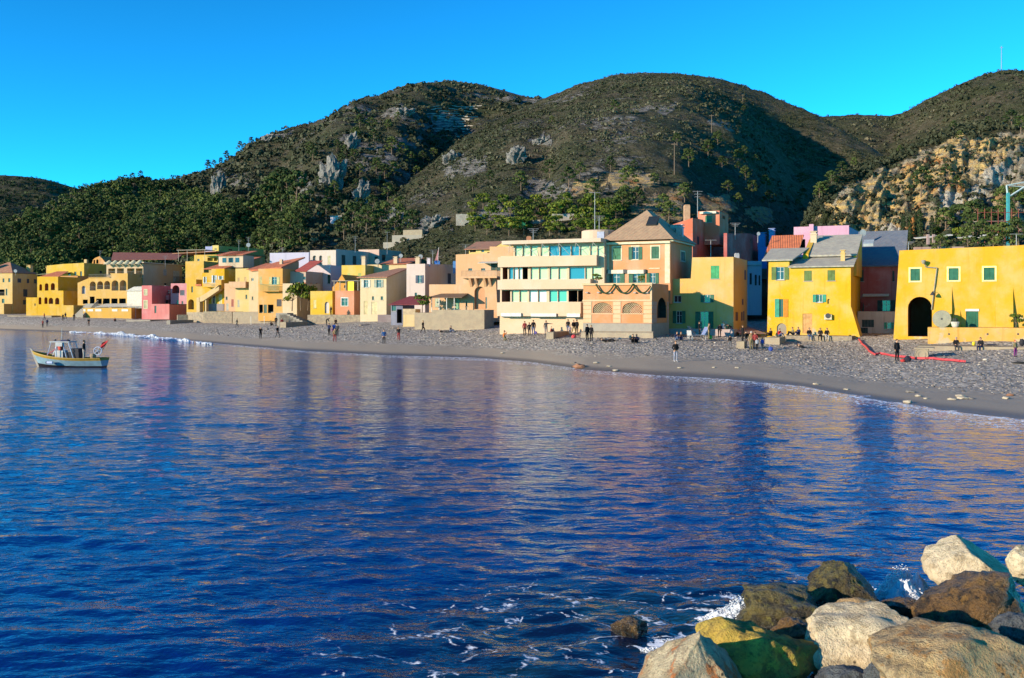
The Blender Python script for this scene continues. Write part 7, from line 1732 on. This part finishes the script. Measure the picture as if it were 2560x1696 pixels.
for i, (px, py, Y, w, hh, c, lb) in enumerate(((1093, 655, 184, 1.0, .7, (.04, .14, .42), 'blue tank on the peeling white house roof'), (1138, 656, 184, .8, .7, (.06, .18, .42), 'second blue tank on the peeling white house roof'), (1164, 656, 184, .7, 1.0, (.55, .55, .55), 'white box on the peeling white house roof'), (1683, 571, 124, .9, .7, (.5, .48, .45), 'air conditioner unit behind the villa roof'), (1695, 575, 123, .6, .6, (.4, .38, .36), 'second air conditioner unit behind the villa roof'), (1842, 638, 119, .5, .5, (.5, .52, .58), 'small white vent on the corner house roof'), (1717, 535, 140, .8, 1.6, (.42, .25, .15), 'chimney stack beside the salmon tower'), (1322, 601, 127, .6, .8, (.36, .15, .08), 'terracotta chimney pot on the flats'))):
    m = MB(); m.box(-w / 2, w / 2, -w / 2, w / 2, -1.5, hh); m.box(-w * .4, w * .4, -w * .55, w * .55, hh, hh + .1); tag(m.build('roof_unit', plain('unit_%d' % i, c, .6), None, P(px, py + 8, Y)), lb, 'roof box')
# power poles on the hillside, mast on the right summit
def pole(hill, px, py, hpx, label):
    p = hill.find(px, py); h = hpx * p.y / FPX; e = tag(empty('power_pole', p), label, 'pole', 'poles on the hillsides'); m = MB(); m.tube((0, 0, -1), (0, 0, h), .16, .1); m.build('pole', BARK, e); m = MB(); m.box(-.9, .9, -.06, .06, h * .93, h * .96); m.build('crossarm', BARK, e)
for a in ((hill_d, 1857, 262, 24, 'power pole high on the dark flank of the middle hill'), (hill_d, 1779, 335, 48, 'tall power pole on the right of the middle hill'), (hill_d, 1686, 438, 80, 'double power pole in the middle of the scrub hill'), (hill_c, 334, 483, 24, 'pole on the left wooded ridge'), (hill_c, 310, 520, 20, 'lower pole in the left wood'), (hill_c, 400, 510, 34, 'tall pole in the left wood'), (hill_c, 482, 540, 26, 'pole above the ochre house dormers'), (hill_c, 652, 570, 30, 'pole behind the grey green roof'), (hill_c, 692, 590, 40, 'pale post behind the red roofs')): pole(*a)
p = hill_e.pt(2504, .985); h = 62 * p.y / FPX; e = tag(empty('radio_mast', p), 'thin radio mast on the right hill summit', 'mast')
m = MB()
for i in range(3): t = i * 2.094; m.tube((.45 * math.cos(t), .45 * math.sin(t), -1), (.3 * math.cos(t), .3 * math.sin(t), h), .09, .07, 4)
m.build('lattice_leg', ALU, e); m = MB()
for i in range(12): z = h * i / 12; m.tube((.42, 0, z), (-.2, .34, z + h / 12), .05, n=4); m.tube((-.2, .34, z), (-.2, -.34, z + h / 12), .05, n=4)
m.build('bracing', ALU, e); m = MB(); m.box(-1.2, 1.2, -.1, .1, h * .93, h * .95); m.build('crossarm', ALU, e)
# crane and scaffolding at the cliff foot
p = P(2520, 560, 135); e = tag(empty('crane', p), 'teal loading crane with angled jib at the cliff foot', 'crane'); TEALM = plain('teal_steel', (.05, .26, .28), .5)
m = MB(); m.box(-.17, .17, -.17, .17, -3, 4.2); m.build('tower', TEALM, e); m = MB(); m.tube((0, 0, 3.6), (-.2, 0, 5.2), .12); m.tube((0, 0, 3.6), (2.2, 0, 5.0), .12); m.tube((-.2, 0, 5.2), (3.6, 0, 5.9), .1); m.tube((2.2, 0, 5.0), (3.6, 0, 5.9), .1); m.tube((-.2, 0, 5.2), (2.2, 0, 5.0), .06); m.build('jib', plain('pale_steel', (.34, .40, .42), .5), e)
e = tag(empty('scaffolding', P(2505, 590, 132)), 'rust red scaffolding frame around the crane foot', 'scaffold')
for i in range(9): m = MB(); x = -3.2 + i * .9; m.tube((x, 0, -1), (x, 0, 3.6), .045); m.build('upright', plain('rust_steel', (.20, .05, .035), .7), e)
for z in (.6, 1.9, 3.1): m = MB(); m.tube((-3.3, 0, z), (4.2, 0, z), .04); m.build('ledger', plain('rust_steel', (.20, .05, .035), .7), e)
m = MB(); m.box(-3.3, 4.2, 0, 1.0, 1.9, 1.98); m.build('platform', CONCG, e)
e = tag(empty('cafe_terrace', P(2390, 615, 128), R(-10)), 'ruined pale terrace wall with white awnings below the cypresses', 'terrace'); m = MB(); m.box(-5, 1, 0, 1, -3, -.1); m.build('wall', plaster((.5, .38, .28), .5), e)
for x, w in ((-5, 4.5), (.2, 4.2), (2.4, 2.6)): m = MB(); m.hexa([(x, -.6, .9), (x + w, -.6, 1.3), (x + w, .8, 1.5), (x, .8, 1.1), (x, -.6, .98), (x + w, -.6, 1.38), (x + w, .8, 1.58), (x, .8, 1.18)]); m.build('awning', plain('white_canvas', (.8, .76, .66), .8), e)
for px in (2320, 2334): m = MB(); m.box(-.14, .14, -.14, .14, -.6, .7); tag(m.build('gate_pillar', plaster((.62, .5, .4), .4), None, P(px, 600, 127)), 'small pale pillar %s of the pair beneath the cypresses' % ('left' if px < 2330 else 'right'), 'pillar')
# green net in the gardens
p = hill_d.find(1290, 565); m = MB(); m.hexa([(-2, 0, -.6), (2.6, 0, -.6), (2.6, .05, -.6), (-2, .05, -.6), (-2, 0, .7), (2.4, 0, .9), (2.4, .05, .9), (-2, .05, .7)]); tag(m.build('net_screen', plain('green_net', (.02, .22, .12), .8), None, p), 'bright green net screen in the terraced gardens', 'net')

# ------------------------------------------------------------------ things on the beach
def chair(p, rz, label):
    e = tag(empty('plastic_chair', p, R(rz)), label, 'chair'); W_ = plain('white_plastic', (.62, .62, .62), .5)
    m = MB(); m.box(-.26, .26, -.25, .25, .4, .45); m.build('seat', W_, e); m = MB(); m.hexa([(-.26, .2, .45), (.26, .2, .45), (.26, .25, .45), (-.26, .25, .45), (-.24, .34, .95), (.24, .34, .95), (.24, .38, .95), (-.24, .38, .95)]); m.build('backrest', W_, e)
    for x in (-.23, .23):
        for y in (-.22, .22): m = MB(); m.tube((x, y, 0), (x * .95, y * .95, .4), .025); m.build('leg', W_, e)
        m = MB(); m.box(x - .03, x + .03, -.22, .24, .62, .66); m.build('armrest', W_, e)
chair(g(6, 720, 1432), 150, 'white plastic chair beside the white table on the shingle')
e = tag(empty('plastic_table', g(6, 800, 1438), R(20)), 'low white plastic table on the shingle before the corner house', 'table'); m = MB(); m.box(-.9, .9, -.4, .4, .48, .53); m.build('top', plain('white_plastic', (.62, .62, .62), .5), e)
for x in (-.8, .8):
    for y in (-.32, .32): m = MB(); m.tube((x, y, -.05), (x, y, .48), .035); m.build('leg', plain('white_plastic', (.62, .62, .62), .5), e)
def lounger(p, rz, label, c):
    e = tag(empty('deck_chair', p, R(rz)), label, 'deck chair'); m = MB()
    for x in (-.28, .28): m.tube((x, -.5, 0), (x, .5, 1.1), .025); m.tube((x, .45, 0), (x, -.25, .6), .025)
    m.build('frame', ALU, e); m = MB(); m.hexa([(-.27, -.3, .25), (.27, -.3, .25), (.27, -.28, .22), (-.27, -.28, .22), (-.27, .48, 1.1), (.27, .48, 1.1), (.27, .5, 1.07), (-.27, .5, 1.07)]); m.build('sling', plain('sling_%g' % c[0], c, .8), e)
lounger(g(6, 745, 1395), 60, 'pale folding deck chair leaning before the green shuttered door', (.42, .40, .42)); lounger(g(6, 880, 1405), -40, 'deck chair with a blue seat before the green shuttered door', (.16, .22, .42))
# bicycle against the corner house side wall
bp_ = P(*rp(6, 1285, 1305), 112); bp_.z = gz(bp_.x, bp_.y) + .02; e = tag(empty('bicycle', bp_, R(60)), 'bicycle leaning against the side wall of the corner house', 'bicycle')
for x in (-.52, .52):
    m = MB()
    for i in range(18): t0, t1 = 2 * math.pi * i / 18, 2 * math.pi * (i + 1) / 18; m.tube((x + .33 * math.cos(t0), 0, .34 + .33 * math.sin(t0)), (x + .33 * math.cos(t1), 0, .34 + .33 * math.sin(t1)), .025, n=5)
    m.build('wheel', IRON, e)
m = MB(); m.path([(-.52, 0, .34), (-.2, 0, .8), (.35, 0, .82), (.52, 0, .34)], .022); m.path([(-.2, 0, .8), (-.05, 0, .32), (.35, 0, .82)], .022); m.path([(-.52, 0, .34), (-.05, 0, .32)], .02); m.build('frame', plain('bike_paint', (.12, .03, .03), .4), e)
m = MB(); m.box(-.32, -.08, -.07, .07, .9, .96); m.build('saddle', IRON, e); m = MB(); m.tube((.38, -.26, 1.0), (.38, .26, 1.0), .02); m.tube((.35, 0, .82), (.38, 0, 1.0), .02); m.build('handlebar', IRON, e)
# red boom along the shingle on the right
m = MB(); pp = []
for reg, x, y in ((7, 1168, 1362), (7, 1195, 1405), (7, 1240, 1440), (7, 1275, 1490), (7, 1330, 1525), (8, 0, 1352), (8, 60, 1362), (8, 120, 1375), (8, 200, 1385), (8, 290, 1392), (8, 370, 1405), (8, 560, 1405), (8, 640, 1418), (8, 740, 1422), (8, 820, 1432), (8, 885, 1437)):
    q = g(reg, x, y); q.z += .15; pp.append(q)
pp2 = []
for a, b in zip(pp[:-1], pp[1:]):
    for i in range(4): t = i / 4; q = a.lerp(b, t); q.y += random.uniform(-.12, .12); pp2.append(q)
m.path(pp2 + [pp[-1]], .10, 7); tag(m.build('float_boom', plain('red_plastic', (.45, .05, .06), .6)), 'red floating boom lying across the shingle on the right', 'boom')
def bag(p, s, c, label, name='bag', cat='bag'):
    s = tuple(q * .68 for q in s)
    bm = bmesh.new(); bmesh.ops.create_icosphere(bm, subdivisions=3, radius=1)
    for v in bm.verts: n = 1 + .22 * noise.noise(v.co * 1.7 + Vector((p[0], p[1], 0))); v.co = Vector((v.co.x * s[0] * n, v.co.y * s[1] * n, (v.co.z * .5 + .42) * s[2] * n))
    me = bpy.data.meshes.new(name); bm.to_mesh(me); bm.free(); me.materials.append(plain('bagcloth_%g_%g' % (c[0], c[2]), c, .85)); tag(link(name, me, None, p), label, cat)
for reg, x, y, s, c, lb in ((8, 285, 1425, (.42, .35, .8), (.015, .016, .03), 'dark rucksack at the feet of the man in the vest'), (8, 235, 1425, (.3, .25, .4), (.35, .03, .03), 'red bag beside the dark rucksack'), (8, 968, 1300, (.22, .2, .6), (.62, .46, .03), 'yellow bucket bag on the stone platform'), (8, 1470, 1380, (.35, .3, 1.0), (.02, .02, .025), 'dark bag at the right edge of the platform'), (8, 1440, 1440, (.9, .4, .25), (.03, .03, .03), 'dark heap of driftwood at the right edge'),
                         (7, 205, 1475, (.3, .25, .7), (.03, .06, .26), 'blue rucksack right of the standing group'), (5, 845, 1420, (.4, .3, .6), (.5, .05, .06), 'red bag before the villa terrace corner'), (5, 430, 1375, (.3, .25, .6), (.16, .12, .42), 'lilac bag beside the three people before the flats'), (7, 130, 1300, (.45, .3, .5), (.46, .42, .03), 'yellow bag at the left foot of the old yellow house'), (6, 945, 1432, (.25, .2, .7), (.04, .30, .06), 'bright green bag beside the person in tan'), (8, 1150, 1305, (1.0, .3, .2), (.02, .025, .05), 'dark blankets on the stone platform')):
    p = g(reg, x, y) if not ('platform' in lb and reg == 8) else on(BENCH, x, 1258, -.8); bag(p, s, c, lb)
# stones on the wet sand, each its own
STONE = [stone_mat('pale_pebble', (.42, .37, .28), (.34, .29, .22), (.2, .17, .13), 4, .02), stone_mat('grey_pebble', (.20, .18, .16), (.15, .14, .13), (.09, .08, .08), 4, .02), stone_mat('brown_pebble', (.28, .14, .08), (.2, .1, .06), (.1, .06, .04), 4, .02)]
bm = bmesh.new(); bmesh.ops.create_icosphere(bm, subdivisions=2, radius=1)
for v in bm.verts: v.co *= 1 + .35 * noise.noise(v.co * 1.6)
for v in bm.verts: v.co.z = v.co.z * .5 + .3
sm = []
for s_ in STONE: me = bpy.data.meshes.new('beach_stone'); bm.to_mesh(me); me.materials.append(s_); sm.append(me)
bm.free()
for px, py, s, k_, lb in ((2380, 1000, .22, 0, 'pale flat stone, leftmost of a cluster on the wet sand'), (2400, 993, .26, 0, 'pale long stone at the top of the cluster on the wet sand'), (2405, 998, .2, 0, 'pale stone under the long one in the sand cluster'), (2425, 998, .18, 1, 'grey stone right of the sand cluster'), (2515, 998, .2, 0, 'pale stone alone near the right edge of the sand'), (2275, 982, .2, 1, 'grey flat stone on the sand below the block'), (2295, 992, .16, 0, 'small pale stone on the sand below the block'), (2315, 998, .14, 0, 'tiny pale stone on the sand left of the cluster'), (2270, 1008, .2, 0, 'white stone at the edge of the wash'), (2040, 962, .18, 0, 'white stone on the sand below the old yellow house'), (2115, 975, .12, 0, 'small white stone right of the other on the sand'), (2525, 990, .2, 2, 'reddish stone near the right edge of the sand'),
                          (1448, 920, .45, 2, 'brown rock on the wet sand in the middle'), (1490, 909, .22, 0, 'pale stone right of the brown rock'), (1522, 917, .16, 0, 'small white stone near the brown rock'), (1540, 928, .2, 0, 'white stone at the edge of the middle wash'), (1435, 908, .2, 1, 'dark stone above the brown rock'), (1700, 921, .16, 0, 'white pebble on the sand below the lone man'), (1842, 921, .15, 0, 'white pebble on the sand below the standing group'), (1785, 920, .13, 0, 'small pebble on the sand between two others'), (1256, 884, .2, 0, 'white stone at the foot of the shingle bank')):
    p = G(px, py); o = link('beach_stone', sm[k_], None, p); q = s * random.uniform(.9, 1.2); o.scale = (q * random.uniform(1, 1.6), q, q * random.uniform(.6, .9)); o.rotation_euler = (0, 0, random.uniform(0, 6)); tag(o, lb, 'stone', 'stones on the sand')
# loose shingle
n = 17000; pu = rng.uniform(-.52, .56, n); q = rng.uniform(.16, .97, n) ** .8; yy = Yw(pu) + q * (Yb(pu) - Yw(pu)); keep = (rng.uniform(0, 1, n) < np.clip((q - .14) * 4, 0, 1) * (.55 + .45 * fbm(pu * yy * .2, yy * .2, 2, 66))) & (yy < 175)
pu, yy = pu[keep], yy[keep]; pz = beach_z(pu, yy); s = rng.lognormal(-3.0, .4, len(pu)) * (.7 + yy / 260)
bm = bmesh.new(); bmesh.ops.create_icosphere(bm, subdivisions=1, radius=1); iv = np.array([v.co[:] for v in bm.verts]) * np.array([1.25, 1, .62]); ifc = np.array([[v.index for v in f.verts] for f in bm.faces]); bm.free()
if len(iv) > 12: pass
jit = 1 + rng.uniform(-.25, .25, (len(pu), len(iv), 1)); V = (np.stack([pu * yy, yy, pz + s * .2], 1)[:, None, :] + iv[None] * jit * s[:, None, None]).reshape(-1, 3)
F = (ifc[None] + (np.arange(len(pu)) * len(iv))[:, None, None]).reshape(-1, 3)
k = NT('loose_pebbles'); k.l(k.ramp(k.attr('tone'), [(0, (.06, .052, .046)), (.4, (.18, .155, .13)), (.75, (.29, .25, .21)), (1, (.44, .39, .33))]), k.b.inputs['Base Color']); k.b.inputs['Roughness'].default_value = .85
tag(link('shingle', mesh_np('shingle', V, F, k.m, True, {'tone': np.repeat(np.clip(rng.normal(.45, .25, len(pu)), 0, 1), len(iv))})), kind='stuff')
